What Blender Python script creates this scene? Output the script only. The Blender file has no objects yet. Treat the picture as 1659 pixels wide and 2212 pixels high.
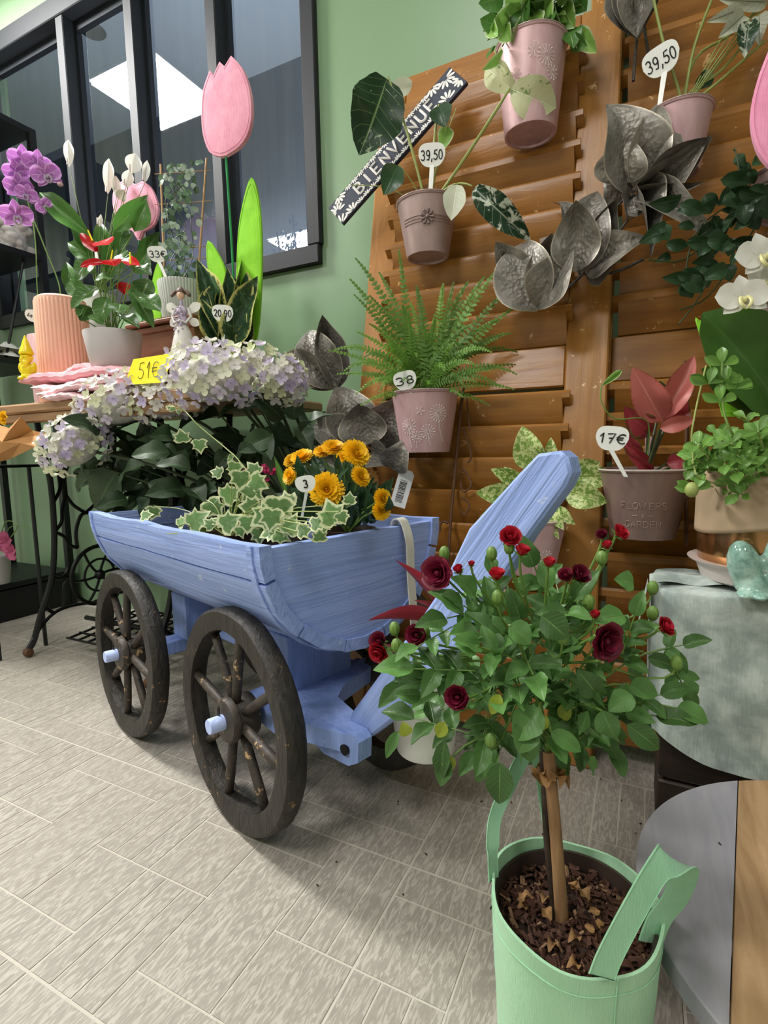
import bpy, math, random
from mathutils import Vector, Matrix, noise
V = Vector
PI = math.pi
random.seed(7)
C = bpy.context.scene.collection

# ------------------------------------------------------------------ camera
CAM_H = 0.62
F_PX, PITCH, ROLL, YAW = 1130.5, .11573, -.018942, .461028
W_PX, H_PX = 1659, 2212
cam = bpy.data.cameras.new('camera')
cam.sensor_fit = 'VERTICAL'
cam.sensor_height = 36.0
cam.lens = F_PX / H_PX * 36.0
cam.clip_start = 0.02
camo = bpy.data.objects.new('camera', cam)
C.objects.link(camo)
cp, sp, cr, sr, cw, sw = math.cos(PITCH), math.sin(PITCH), math.cos(ROLL), math.sin(ROLL), math.cos(YAW), math.sin(YAW)
def _dir(a, b):
    """direction of the sight line through tangent coordinates a (right), b (down)"""
    xc = a*cr + b*sr; yc = -a*sr + b*cr
    y = cp - yc*sp; z = -(yc*cp + sp)
    return V((xc*cw - y*sw, xc*sw + y*cw, z))
fw = _dir(0, 0).normalized()
rt = (_dir(1, 0) - _dir(0, 0)).normalized()
up = -(_dir(0, 1) - _dir(0, 0)).normalized()
M = Matrix((rt, up, -fw)).transposed().to_4x4()
M.translation = V((0, 0, CAM_H))
camo.matrix_world = M
bpy.context.scene.camera = camo
EYE = V((0, 0, CAM_H))

# ------------------------------------------------------------------ world, exposure, lights
sc = bpy.context.scene
wd = bpy.data.worlds.new('world'); sc.world = wd; wd.use_nodes = True
wd.node_tree.nodes['Background'].inputs[0].default_value = (.8, .85, .9, 1)
wd.node_tree.nodes['Background'].inputs[1].default_value = .15
sc.view_settings.view_transform = 'Standard'
sc.view_settings.look = 'None'
sc.view_settings.gamma = 1
sc.view_settings.use_curve_mapping = False
sc.view_settings.exposure = 0.1
CEIL = 2.5
PANELS = [(-2.33, .725, .45, 84), (-2.81, -1.26, .45, 24), (-.55, .1, .55, 4), (-.9, -1.4, .6, 24), (1.2, -.9, .6, 4)]  # panels not mirrored in the glass are unseen, added as fill
for i, (x, y, s, e) in enumerate(PANELS):
    l = bpy.data.lights.new('panel_light', 'AREA'); l.size = s*.95; l.energy = e
    l.color = (1.0, .985, .955)
    o = bpy.data.objects.new('panel_light', l); C.objects.link(o); o.location = (x, y, CEIL-.03)

# ------------------------------------------------------------------ sight-line helpers: a point of the room from where it is seen and the surface it lies on
def ray(px, py): return _dir((px-829.5)/F_PX, (py-1106)/F_PX)
def atz(px, py, z):
    r = ray(px, py); return EYE + r*((z-CAM_H)/r.z)
def aty(px, py, y):
    r = ray(px, py); return EYE + r*(y/r.y)
def atx(px, py, x):
    r = ray(px, py); return EYE + r*(x/r.x)
def atd(px, py, d): return EYE + ray(px, py)*d
def lean(px, py, off=0.0):
    """point on the plane of the leaning shutter, 'off' in front of it"""
    y0 = 1.02-off; k = .2; r = ray(px, py)
    return EYE + r*((y0+k*CAM_H)/(r.y-k*r.z))
def depth(p): return (p-EYE).dot(fw)
def size_at(p, n): return n*depth(p)/F_PX

# ------------------------------------------------------------------ materials
def lin(c):
    if isinstance(c, str):
        c = [int(c[i:i+2], 16)/255 for i in (0, 2, 4)]
    return tuple(((v/12.92) if v <= .04045 else ((v+.055)/1.055)**2.4) for v in c[:3]) + (1,)
MATS = {}
class NT:
    def __init__(s, name):
        s.m = bpy.data.materials.new(name); s.m.use_nodes = True
        s.t = s.m.node_tree; s.b = s.t.nodes['Principled BSDF']; s.out = s.t.nodes['Material Output']
        MATS[name] = s.m
    def n(s, ty, **k):
        nd = s.t.nodes.new(ty)
        for a, b in k.items():
            if a.startswith('i_'):
                nd.inputs[int(a[2:]) if a[2:].isdigit() else a[2:].replace('_', ' ')].default_value = b
            else: setattr(nd, a, b)
        return nd
    def l(s, a, b): s.t.links.new(a, b)
    def coord(s, kind='Object', scale=(1, 1, 1)):
        if kind == 'World': o = s.n('ShaderNodeNewGeometry').outputs['Position']
        else: o = s.n('ShaderNodeTexCoord').outputs[kind]
        mp = s.n('ShaderNodeMapping'); mp.inputs['Scale'].default_value = scale
        s.l(o, mp.inputs[0]); return mp.outputs[0]
    def noise(s, co, scale, detail=4, rough=.55, dist=0):
        nd = s.n('ShaderNodeTexNoise'); nd.inputs['Scale'].default_value = scale
        nd.inputs['Detail'].default_value = detail; nd.inputs['Roughness'].default_value = rough
        nd.inputs['Distortion'].default_value = dist
        s.l(co, nd.inputs['Vector']); return nd.outputs['Fac']
    def ramp(s, fac, stops):
        r = s.n('ShaderNodeValToRGB'); e = r.color_ramp.elements
        while len(e) < len(stops): e.new(.5)
        for i, (p, c) in enumerate(stops): e[i].position = p; e[i].color = lin(c) if not isinstance(c, float) else (c, c, c, 1)
        s.l(fac, r.inputs[0]); return r.outputs[0]
    def mix(s, f, a, b, mode='MIX'):
        x = s.n('ShaderNodeMix', data_type='RGBA', blend_type=mode)
        for k, v in ((0, f), (6, a), (7, b)):
            if hasattr(v, 'is_linked') or hasattr(v, 'links'): s.l(v, x.inputs[k])
            elif k == 0: x.inputs[0].default_value = v
            else: x.inputs[k].default_value = lin(v)
        return x.outputs[2]
    def math(s, op, a, b=None):
        x = s.n('ShaderNodeMath', operation=op)
        for k, v in ((0, a), (1, b)):
            if v is None: continue
            if isinstance(v, (int, float)): x.inputs[k].default_value = v
            else: s.l(v, x.inputs[k])
        return x.outputs[0]
    def bump(s, h, strength=.3, dist=.002):
        b = s.n('ShaderNodeBump'); b.inputs['Strength'].default_value = strength; b.inputs['Distance'].default_value = dist
        s.l(h, b.inputs['Height']); s.l(b.outputs[0], s.b.inputs['Normal'])
    def set(s, **k):
        for a, b in k.items():
            i = s.b.inputs[a.replace('_', ' ')]
            if hasattr(b, 'links'): s.l(b, i)
            elif isinstance(b, str): i.default_value = lin(b)
            else: i.default_value = b
        return s
def plain(name, col, rough=.5, metal=0, var=.06, scale=30, bump=0, spec=.5, coat=0):
    """one colour, broken by fine mottling"""
    s = NT(name); co = s.coord('Object')
    f = s.noise(co, scale, 5)
    c = lin(col); d = [max(0, v*(1-var*3)) for v in c[:3]]; u = [min(1, v*(1+var*2)) for v in c[:3]]
    x = s.n('ShaderNodeMix', data_type='RGBA'); s.l(f, x.inputs[0]); x.inputs[6].default_value = (*d, 1); x.inputs[7].default_value = (*u, 1)
    s.l(x.outputs[2], s.b.inputs['Base Color'])
    s.set(Roughness=rough, Metallic=metal, Specular_IOR_Level=spec, Coat_Weight=coat)
    if bump: s.bump(f, bump)
    return s.m
def leafmat(name, col, vein=None, margin=None, mw=.25, blotch=None, bt=.5, bscale=9, rough=.38, var=.25, trans=.2, under=None, veinw=.07, side=True):
    """leaf: uv.x runs -1..1 across (margins at +-1), uv.y 0..1 along"""
    s = NT(name)
    uv = s.n('ShaderNodeTexCoord').outputs['UV']
    sx = s.n('ShaderNodeSeparateXYZ'); s.l(uv, sx.inputs[0])
    ax = s.math('ABSOLUTE', sx.outputs[0])
    rnd = s.n('ShaderNodeObjectInfo').outputs['Random']
    co = s.coord('World')
    c = lin(col)[:3]
    dk = [v*(1-var) for v in c]; lt = [min(1, v*(1+var*.9)) for v in c]
    x = s.n('ShaderNodeMix', data_type='RGBA'); s.l(rnd, x.inputs[0]); x.inputs[6].default_value = (*dk, 1); x.inputs[7].default_value = (*lt, 1)
    cur = x.outputs[2]
    if blotch:
        n = s.noise(co, bscale*10, 3, .6, .4)
        n2 = s.math('GREATER_THAN', n, bt) if isinstance(bt, float) else n
        r = s.n('ShaderNodeMapRange'); s.l(n, r.inputs[0]); r.inputs[1].default_value = bt-.03; r.inputs[2].default_value = bt+.03
        cur = s.mix(r.outputs[0], cur, blotch)
    if margin:
        n = s.noise(co, 160, 3)
        a2 = s.math('ADD', ax, s.math('MULTIPLY', s.math('SUBTRACT', n, .5), .5))
        r = s.n('ShaderNodeMapRange'); s.l(a2, r.inputs[0]); r.inputs[1].default_value = 1-mw-.06; r.inputs[2].default_value = 1-mw+.06
        cur = s.mix(r.outputs[0], cur, margin)
    vh = None
    if vein:
        r = s.n('ShaderNodeMapRange'); s.l(ax, r.inputs[0]); r.inputs[1].default_value = veinw; r.inputs[2].default_value = 0
        f = r.outputs[0]
        if side:
            w = s.math('ABSOLUTE', s.math('SINE', s.math('MULTIPLY', s.math('SUBTRACT', sx.outputs[1], s.math('MULTIPLY', ax, .22)), 24)))
            r2 = s.n('ShaderNodeMapRange'); s.l(w, r2.inputs[0]); r2.inputs[1].default_value = .16; r2.inputs[2].default_value = 0; r2.inputs[4].default_value = .5
            f = s.math('MAXIMUM', f, r2.outputs[0]); vh = f
        cur = s.mix(f, cur, vein)
    s.l(cur, s.b.inputs['Base Color'])
    s.set(Roughness=rough, Specular_IOR_Level=.45)
    if vh is not None: s.bump(s.math('MULTIPLY', vh, -1), .5, .0012)
    if trans:
        tr = s.n('ShaderNodeBsdfTranslucent'); s.l(cur, tr.inputs[0])
        mx = s.n('ShaderNodeMixShader'); mx.inputs[0].default_value = trans
        s.l(s.b.outputs[0], mx.inputs[1]); s.l(tr.outputs[0], mx.inputs[2]); s.l(mx.outputs[0], s.out.inputs[0])
    return s.m
def woodmat(name, c1, c2, scale=(8, 8, 90), rough=.6, bump=.4, nsc=2.2, wear=None, wt=.7, kind='Object', dist=.8, bd=.0015, spec=.4):
    s = NT(name); co = s.coord(kind, scale); f = s.noise(co, nsc, 5, .6, dist)
    c = s.ramp(f, [(.3, c1), (.7, c2)])
    if wear:
        n = s.noise(s.coord('World'), 38, 6, .75, .3)
        r = s.n('ShaderNodeMapRange'); s.l(n, r.inputs[0]); r.inputs[1].default_value = wt; r.inputs[2].default_value = wt+.03
        c = s.mix(r.outputs[0], c, wear)
    s.l(c, s.b.inputs['Base Color']); s.set(Roughness=rough, Specular_IOR_Level=spec)
    s.bump(f, bump, bd); return s.m

m_wall = plain('wall paint', '7f9c78', .35, 0, .03, 3, .04)
m_ceiling = plain('ceiling paint', 'e6e8e8', .8, 0, .01, 4)
m_otherwall = plain('pale wall', 'b4bcae', .8, 0, .02, 4)
m_frame = plain('window frame', '26282c', .6, .2, .04, 12)
m_slate = plain('slate wall', '5c6576', .7, 0, .03, 2)
m_slateceil = plain('grey ceiling', '9aa4b0', .7, 0, .02, 2)
m_grout = plain('grout', 'c2bbae', .7, 0, .05, 90)
s = NT('floor tile')
co = s.coord('World', (1, .2, 1))
wv = s.noise(co, 170, 3, .5, 1.8)
big = s.noise(s.coord('World'), 5, 3)
rnd = s.n('ShaderNodeObjectInfo').outputs['Random']
fine = s.noise(s.coord('World'), 400, 2)
c = s.ramp(wv, [(.38, '928b82'), (.5, '9e978d'), (.60, 'b9b2a7')])
c2 = s.mix(s.math('MULTIPLY', rnd, .22), c, '948b80')
c3 = s.mix(s.math('MULTIPLY', big, .25), c2, 'aaa295')
s.l(c3, s.b.inputs['Base Color']); s.set(Roughness=.5, Specular_IOR_Level=.35); s.bump(wv, .35, .0012)
m_tile = s.m
m_shut = woodmat('shutter paint', '8f5c24', 'a97434', (3, 30, 30), .3, .35, 1.6, wear='e0b478', wt=.64, bd=.002, spec=.5)
m_shutv = woodmat('shutter stile paint', '986428', 'b07a36', (30, 30, 3), .33, .3, 1.6, wear='e6c690', wt=.63, bd=.002, spec=.5)
m_blue = woodmat('blue painted board', '869dd6', 'a3b8f0', (1, 24, 24), .55, 1.0, 2.6, wear='bccae8', wt=.63, bd=.0035)
m_blueend = woodmat('blue painted end board', '8aa2de', 'a6bbf4', (24, 1.2, 24), .55, 1.0, 2.6, wear='c2cce6', wt=.645, bd=.0035)
m_bluex = woodmat('blue painted block', '8098d4', '9bb2ea', (24, 24, 3), .55, .9, 2.4, wear='b4c2e2', wt=.64, bd=.003)
m_tire = woodmat('charred wood', '1d1a17', '36312a', (40, 40, 14), .55, 1.0, 1.6, wear='9a7a54', wt=.635, bd=.004)
m_spoke = woodmat('dark stained spoke', '2c2722', '463d34', (30, 30, 30), .55, .8, 1.6, wear='b8966c', wt=.60, bd=.002)
m_axle = woodmat('pale blue axle end', 'a5b8ec', 'c2d0f8', (60, 60, 8), .6, .8, 2)
m_iron = plain('black cast iron', '0f0f10', .42, .35, .1, 40, .15)
m_rack = plain('black rack metal', '121317', .45, .2, .05, 20)
m_oak = woodmat('oak table top', '8a6a4c', 'a5825f', (3, 40, 40), .5, .3, 2)
m_crate = woodmat('brown crate wood', '6e4630', '87583c', (3, 40, 40), .5, .4, 2)
m_rawwood = woodmat('raw pine', '8a6a48', 'b0906a', (26, 3, 10), .7, .5, 2, wear='5a4434', wt=.70)
m_greyboard = woodmat('grey washed board', '85838a', '98969a', (26, 3, 10), .65, .25, 1.5, wear='5d5a5c', wt=.755)
m_darkwood = woodmat('dark stained wood', '2a211a', '42342a', (3, 30, 30), .6, .4, 2)
def potmat(name, c1, c2, sc=6, metal=.25, rough=.45):
    s = NT(name); n = s.noise(s.coord('Object', (9, 9, 2)), sc, 5, .65)
    s.l(s.ramp(n, [(.3, c1), (.7, c2)]), s.b.inputs['Base Color']); s.set(Roughness=rough, Metallic=metal); s.bump(n, .08); return s.m
m_pinkpot = potmat('pink enamelled tin', 'c2989c', 'd6b2b4')
m_mauvepot = potmat('dusty mauve tin', 'a08684', 'b89e9a')
m_brownpot = potmat('dusty brown tin', '7d6660', '8d756d')
m_whitepaint = plain('white print', 'efe9e4', .6, 0, .01)
m_fadepaint = plain('faded print', 'a58c82', .6, 0, .04, 60)
m_rimpale = plain('pale rim', 'd8cbc6', .4, .3, .03)
m_white = plain('white plastic', 'f4f4ef', .35, 0, .01)
m_ivorypl = plain('ivory strap', 'dedcd0', .4, 0, .02)
m_ink = plain('black ink', '121212', .6, 0, 0)
m_soil = plain('potting soil', '3c2b22', .95, 0, .3, 120, 1)
m_chipA = plain('bark chip brown', '4a2c1d', .9, 0, .2, 60)
m_chipB = plain('bark chip pale', '8a6a4c', .9, 0, .2, 60)
m_lead = None
s = NT('weathered zinc')
n = s.noise(s.coord('World'), 60, 5, .6); n2 = s.n('ShaderNodeTexVoronoi'); n2.inputs['Scale'].default_value = 95; s.l(s.coord('World'), n2.inputs['Vector'])
s.l(s.ramp(n, [(.3, '5b5751'), (.7, '8f8980')]), s.b.inputs['Base Color']); s.set(Roughness=.42, Metallic=.55)
s.bump(s.math('ADD', s.math('MULTIPLY', n2.outputs['Distance'], 1.0), s.math('MULTIPLY', n, .6)), .75, .0045)
m_lead = s.m
s = NT('dark weathered zinc')
n = s.noise(s.coord('World'), 60, 5, .6)
s.l(s.ramp(n, [(.3, '3a3835'), (.7, '5e5a55')]), s.b.inputs['Base Color']); s.set(Roughness=.5, Metallic=.5); s.bump(n, .5, .003)
m_leadd = s.m
m_leadedge = plain('bright worn edge', 'c9c0b2', .35, .6, .05)
m_rust = plain('rusty rod', '6a4a34', .7, .3, .2, 120, .3)
m_vase = plain('peach ceramic', 'dba58c', .55, 0, .02)
m_greypot = plain('light grey ceramic', 'b3adac', .5, 0, .02)
m_ribpot = plain('sage grey ceramic', 'a6aaa0', .5, 0, .02)
m_greenpot = plain('olive green pot', '8a9a48', .45, 0, .05)
m_yellow = plain('glossy yellow', 'e6cc10', .25, 0, .02)
m_angel = plain('stone white resin', 'cfcac4', .6, 0, .08, 60, .2)
m_lilac = plain('lilac dress', 'b3a4b8', .6, 0, .15, 120, .4)
m_hair = plain('brown hair', '5a4234', .5, 0, .1)
m_skin = plain('doll skin', 'd8b498', .5, 0, .02)
m_gold = plain('copper glaze', 'b98a5a', .18, .9, .1, 20)
m_frog = None
s = NT('celadon glaze'); n = s.noise(s.coord('Object'), 55, 5, .7)
s.l(s.ramp(n, [(.3, '5f8478'), (.5, '8db3a4'), (.7, 'bcd2c4')]), s.b.inputs['Base Color']); s.set(Roughness=.1, Coat_Weight=.6, Coat_Roughness=.05); m_frog = s.m
def clothmat(name, c1, c2, nsc=14, weave=900, mot=(.35, .65), rough=.9):
    s = NT(name); co = s.coord('Object')
    n = s.noise(co, nsc, 6, .6, .4); w = s.noise(s.coord('Object', (1, 1, .12)), weave, 2)
    s.l(s.ramp(n, [(mot[0], c1), (mot[1], c2)]), s.b.inputs['Base Color']); s.set(Roughness=rough, Specular_IOR_Level=.15, Sheen_Weight=.15)
    s.bump(s.math('ADD', w, s.math('MULTIPLY', n, .6)), .45, .0015); return s.m
m_mint = clothmat('mint canvas', 'a0cda6', 'b0dab4', 6)
m_mint2 = clothmat('mint canvas strap', '92c69e', 'a4d4ae', 9)
m_grcloth = clothmat('sage mottled cloth', '8f9b95', 'b9c3bc', 22, 260, (.4, .62))
m_pinkcl = clothmat('pink tea towel', 'd98f98', 'e8aeb4', 10)
m_pinkcl2 = clothmat('pale pink lace', 'e2b2b8', 'efccd0', 30)
m_felt = clothmat('pink felt', 'dd93a8', 'e8a6b8', 20, 500)
m_felthot = clothmat('bright pink felt', 'e08cae', 'ec9fbe', 20, 500)
m_feltgreen = clothmat('lime felt', '7fc32c', '97da3c', 12, 500)
m_greenrod = plain('green rod', '2f9a58', .4, 0, .03)
m_bamboo = plain('bamboo', 'b08a5c', .6, 0, .1, 40, .1)
m_caneb = woodmat('tree stake', '7d5a3c', 'a8835c', (40, 40, 6), .7, .4, 2)
m_dry = plain('dried leaf', '9a7248', .8, 0, .2, 60)
m_stem = plain('green stem', '6a8a3c', .5, 0, .12, 40)
m_stemd = plain('dark stem', '3d4a2a', .5, 0, .12, 40)
m_stempale = plain('pale petiole', '9aa65c', .5, 0, .1, 40)
m_navy = plain('navy plank', '2e3446', .6, 0, .05, 30)
m_paper = plain('kraft paper', 'b5824c', .8, 0, .08, 20, .1)
m_wrap = plain('beige wrapping', 'b39a7c', .7, 0, .06, 12, .1)
m_card = plain('yellow card', 'f2e010', .7, 0, .01)
m_tagw = plain('white tag', 'dfe0e2', .5, 0, .01)
m_wicker = plain('wicker', 'b3a287', .8, 0, .25, 150, .5)
m_lit = NT('light panel'); m_lit.b.inputs['Emission Color'].default_value = (1, .99, .97, 1); m_lit.b.inputs['Emission Strength'].default_value = 9; m_lit = m_lit.m
s = NT('window glass')
tr = s.n('ShaderNodeBsdfTransparent'); tr.inputs[0].default_value = (.86, .88, .9, 1)
gl = s.n('ShaderNodeBsdfGlossy'); gl.inputs['Roughness'].default_value = .015; gl.inputs['Color'].default_value = (.9, .95, 1, 1)
st = s.noise(s.coord('World', (9, 1, .5)), 3.0, 4, .6)
fa = s.n('ShaderNodeMapRange'); s.l(st, fa.inputs[0]); fa.inputs[1].default_value = .35; fa.inputs[2].default_value = .7; fa.inputs[3].default_value = .13; fa.inputs[4].default_value = .2
mx = s.n('ShaderNodeMixShader'); s.l(fa.outputs[0], mx.inputs[0]); s.l(tr.outputs[0], mx.inputs[1]); s.l(gl.outputs[0], mx.inputs[2]); s.l(mx.outputs[0], s.out.inputs[0])
m_glass = s.m

# leaves and petals
L_rose = leafmat('rose leaf', '557e40', '7fa25e', rough=.42, var=.45, trans=.22)
L_roseold = leafmat('yellowing rose leaf', '9aa838', 'b8bc50', rough=.5, var=.2)
L_fern = leafmat('fern leaf', '6a9438', None, rough=.45, var=.35, trans=.3)
L_ivy = leafmat('variegated ivy leaf', '6f9458', 'b6c898', 'dfe3b4', .22, rough=.4, var=.25, side=False)
L_hyd = leafmat('hydrangea leaf', '33482c', '53704a', rough=.5, var=.3, trans=.1)
L_dark = leafmat('dark leaf', '2c4a2c', '46683c', rough=.35, var=.35, trans=.1)
L_mid = leafmat('mid green leaf', '4d7a35', '7aa055', rough=.33, var=.3)
L_light = leafmat('light green leaf', '8cba58', 'a6cc70', 'd8e4b8', .16, rough=.4, var=.25)
L_succ = leafmat('fresh green leaf', '6f9a45', '93b866', rough=.35, var=.3)
L_diff = leafmat('dieffenbachia leaf', '7da048', 'a8c060', None, blotch='d3de9a', bt=.5, bscale=14, rough=.4, var=.1)
L_aloc = leafmat('alocasia leaf', '1f3a22', '7f9a60', None, blotch='9aa688', bt=.66, bscale=6, rough=.28, var=.1, trans=.05, veinw=.05)
L_alocw = leafmat('pale alocasia leaf', 'd2d6a8', 'e2e6c0', None, blotch='6d8a3c', bt=.62, bscale=5, rough=.35, var=.05)
L_cream = leafmat('cream leaf', 'd8dcc4', 'eceedc', rough=.4, var=.03)
L_bw = leafmat('marbled leaf', '24402a', 'b8c2a8', None, blotch='d6dcca', bt=.55, bscale=4, rough=.3, var=.05)
L_stripe = leafmat('striped white leaf', 'c9ccb8', '4a5a3c', rough=.35, var=.05)
L_sans = leafmat('sansevieria blade', '2f4a30', None, 'c8c478', .16, blotch='4d6a48', bt=.56, bscale=5, rough=.35, var=.15, trans=.05)
L_agl = leafmat('pink aglaonema leaf', 'c26a62', 'd68c7e', 'a0503c', .07, rough=.4, var=.15, side=False)
L_aglr = leafmat('red aglaonema leaf', 'a83c48', 'c05a60', '5e6a34', .10, rough=.4, var=.15, side=False)
L_anth = leafmat('anthurium leaf', '4a6e38', '8aa860', rough=.22, var=.3)
L_cord = leafmat('red cordyline leaf', 'a03a42', 'b8545a', rough=.35, var=.25, side=False)
L_orch = leafmat('orchid leaf', '3c5e22', '4e7230', rough=.3, var=.15, side=False, veinw=.04)
L_reddk = leafmat('dark red petal', '741630', None, rough=.5, var=.25, trans=.12)
L_redbr = leafmat('bright red petal', 'b51e30', None, rough=.45, var=.2, trans=.15)
L_anthred = leafmat('red spathe', 'b8141c', 'd04038', rough=.18, var=.1, trans=0, side=False)
L_white = leafmat('white petal', 'e8e6dc', None, rough=.5, var=.02, trans=.25)
L_mag = leafmat('orchid petal', 'b06ab8', 'd8a8d0', 'd4a0dc', .3, rough=.45, var=.12, side=True)
L_yel = leafmat('yellow petal', 'fac414', None, rough=.55, var=.12, trans=.15)
L_pinkf = leafmat('kalanchoe petal', 'd03070', None, rough=.5, var=.2)
L_pinkl = leafmat('pink petal', 'c05880', 'd890a8', rough=.5, var=.2, side=False)
s = NT('hydrangea floret')
oi = s.n('ShaderNodeObjectInfo').outputs['Random']
uvs = s.n('ShaderNodeSeparateXYZ'); s.l(s.n('ShaderNodeTexCoord').outputs['UV'], uvs.inputs[0])
c = s.ramp(oi, [(0, 'd0d6a4'), (.4, 'e2dfd0'), (.65, 'd2c6da'), (1, 'bcaed2')])
r = s.n('ShaderNodeMapRange'); s.l(uvs.outputs[1], r.inputs[0]); r.inputs[1].default_value = .7; r.inputs[2].default_value = 1.0
c = s.mix(s.math('MULTIPLY', r.outputs[0], .7), c, 'd4dab0')
s.l(c, s.b.inputs['Base Color']); s.set(Roughness=.6)
tr = s.n('ShaderNodeBsdfTranslucent'); s.l(c, tr.inputs[0]); mx = s.n('ShaderNodeMixShader'); mx.inputs[0].default_value = .2
s.l(s.b.outputs[0], mx.inputs[1]); s.l(tr.outputs[0], mx.inputs[2]); s.l(mx.outputs[0], s.out.inputs[0])
m_floret = s.m

# ------------------------------------------------------------------ building helpers
WM = {}
def new_obj(name, data, parent=None, mat=None, M=None):
    o = bpy.data.objects.new(name, data); C.objects.link(o)
    M = M or Matrix.Identity(4)
    WM[o] = M
    if parent is not None:
        o.parent = parent; o.matrix_basis = WM[parent].inverted() @ M
    else: o.matrix_basis = M
    if mat is not None and data is not None and len(data.materials) == 0: data.materials.append(mat)
    return o
def tag(o, label=None, cat=None, group=None, kind=None):
    if label: o['label'] = label
    if cat: o['category'] = cat
    if group: o['group'] = group
    if kind: o['kind'] = kind
    return o
def thing(name, loc, label, cat, group=None):
    return tag(new_obj(name, None, None, None, Matrix.Translation(loc)), label, cat, group)

class MB:
    def __init__(s): s.v = []; s.f = []; s.uv = []; s.mi = []; s.cur = 0; s.mats = []
    def use(s, mat):
        if mat not in s.mats: s.mats.append(mat)
        s.cur = s.mats.index(mat); return s
    def add(s, vs, fs, uvs=None):
        b = len(s.v); s.v += [V(p) for p in vs]; s.uv += (uvs or [(0, 0)]*len(vs))
        for f in fs: s.f.append([i+b for i in f]); s.mi.append(s.cur)
        return s
    def box(s, c, d, R=None):
        x, y, z = [k/2 for k in d]; c = V(c)
        vs = [V((i*x, j*y, k*z)) for i in (-1, 1) for j in (-1, 1) for k in (-1, 1)]
        if R: vs = [R @ p for p in vs]
        return s.add([c+p for p in vs], [(0, 1, 3, 2), (4, 6, 7, 5), (0, 4, 5, 1), (2, 3, 7, 6), (0, 2, 6, 4), (1, 5, 7, 3)])
    def bbox(s, c, d, R=None, b=.003):
        """box with chamfered edges"""
        x, y, z = [k/2 for k in d]; b = min(b, x*.6, y*.6, z*.6); c = V(c); vs = []; idx = {}
        for sx in (-1, 1):
            for sy in (-1, 1):
                for sz in (-1, 1):
                    for a in range(3):
                        p = [sx*(x-b), sy*(y-b), sz*(z-b)]; p[a] = (sx*x, sy*y, sz*z)[a]
                        idx[(sx, sy, sz, a)] = len(vs); vs.append(V(p))
        fs = []
        for sgn in (-1, 1):
            fs.append([idx[(sgn, a, b_, 0)] for a, b_ in ((-1, -1), (1, -1), (1, 1), (-1, 1))])
            fs.append([idx[(a, sgn, b_, 1)] for a, b_ in ((-1, -1), (1, -1), (1, 1), (-1, 1))])
            fs.append([idx[(a, b_, sgn, 2)] for a, b_ in ((-1, -1), (1, -1), (1, 1), (-1, 1))])
        for a in (-1, 1):
            for b_ in (-1, 1):
                fs.append([idx[(a, b_, -1, 0)], idx[(a, b_, 1, 0)], idx[(a, b_, 1, 1)], idx[(a, b_, -1, 1)]])
                fs.append([idx[(a, -1, b_, 0)], idx[(a, 1, b_, 0)], idx[(a, 1, b_, 2)], idx[(a, -1, b_, 2)]])
                fs.append([idx[(-1, a, b_, 1)], idx[(1, a, b_, 1)], idx[(1, a, b_, 2)], idx[(-1, a, b_, 2)]])
                for c_ in (-1, 1): fs.append([idx[(a, b_, c_, k)] for k in range(3)])
        if R: vs = [R @ p for p in vs]
        return s.add([c+p for p in vs], fs)
    def tube(s, pts, r, n=8, cap=True, flat=1.0, closed=False, upv=None):
        pts = [V(p) for p in pts]; m = len(pts); rs = r if isinstance(r, (list, tuple)) else [r]*m
        vs = []; prev = None
        for i in range(m):
            if closed: t = pts[(i+1) % m]-pts[i-1]
            else: t = pts[min(i+1, m-1)]-pts[max(i-1, 0)]
            if t.length < 1e-9: t = V((0, 0, 1))
            t.normalize()
            if prev is None:
                a = upv or (V((0, 0, 1)) if abs(t.z) < .9 else V((1, 0, 0)))
            else: a = prev
            x = (a - t*a.dot(t))
            if x.length < 1e-6: x = t.orthogonal()
            x.normalize(); y = t.cross(x); prev = x
            for k in range(n):
                q = 2*PI*k/n; vs.append(pts[i] + x*(math.cos(q)*rs[i]*flat) + y*(math.sin(q)*rs[i]))
        fs = []
        for i in range(m if closed else m-1):
            j = (i+1) % m
            for k in range(n): fs.append((i*n+k, i*n+(k+1) % n, j*n+(k+1) % n, j*n+k))
        if cap and not closed: fs += [tuple(range(n))[::-1], tuple((m-1)*n+k for k in range(n))]
        return s.add(vs, fs)
    def lathe(s, prof, c=(0, 0, 0), n=32, R=None, rib=0, ribn=0, sx=1, sy=1):
        """prof: (radius, z) list"""
        c = V(c); vs = []; fs = []; uv = []
        for j, (r, z) in enumerate(prof):
            for k in range(n):
                q = 2*PI*k/n; rr = r*(1+(rib*(abs(math.sin(q*ribn/2))-.5) if rib else 0))
                p = V((rr*math.cos(q)*sx, rr*math.sin(q)*sy, z)); vs.append(c+(R @ p if R else p)); uv.append((k/n, j/len(prof)))
        for j in range(len(prof)-1):
            for k in range(n): fs.append((j*n+k, j*n+(k+1) % n, (j+1)*n+(k+1) % n, (j+1)*n+k))
        if prof[0][0] > 1e-6: fs.append(tuple(range(n))[::-1])
        if prof[-1][0] > 1e-6 and prof[-1] != prof[0]: fs.append(tuple((len(prof)-1)*n+k for k in range(n)))
        return s.add(vs, fs, uv)
    def grid(s, fn, nu, nv, closeu=False):
        vs = []; uv = []
        for j in range(nv+1):
            for i in range(nu + (0 if closeu else 1)):
                vs.append(fn(i/nu, j/nv)); uv.append((i/nu*2-1, j/nv))
        w = nu if closeu else nu+1; fs = []
        for j in range(nv):
            for i in range(nu):
                a = j*w+i; b = j*w+(i+1) % w if closeu else j*w+i+1
                fs.append((a, b, b+w, a+w))
        return s.add(vs, fs, uv)
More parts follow.
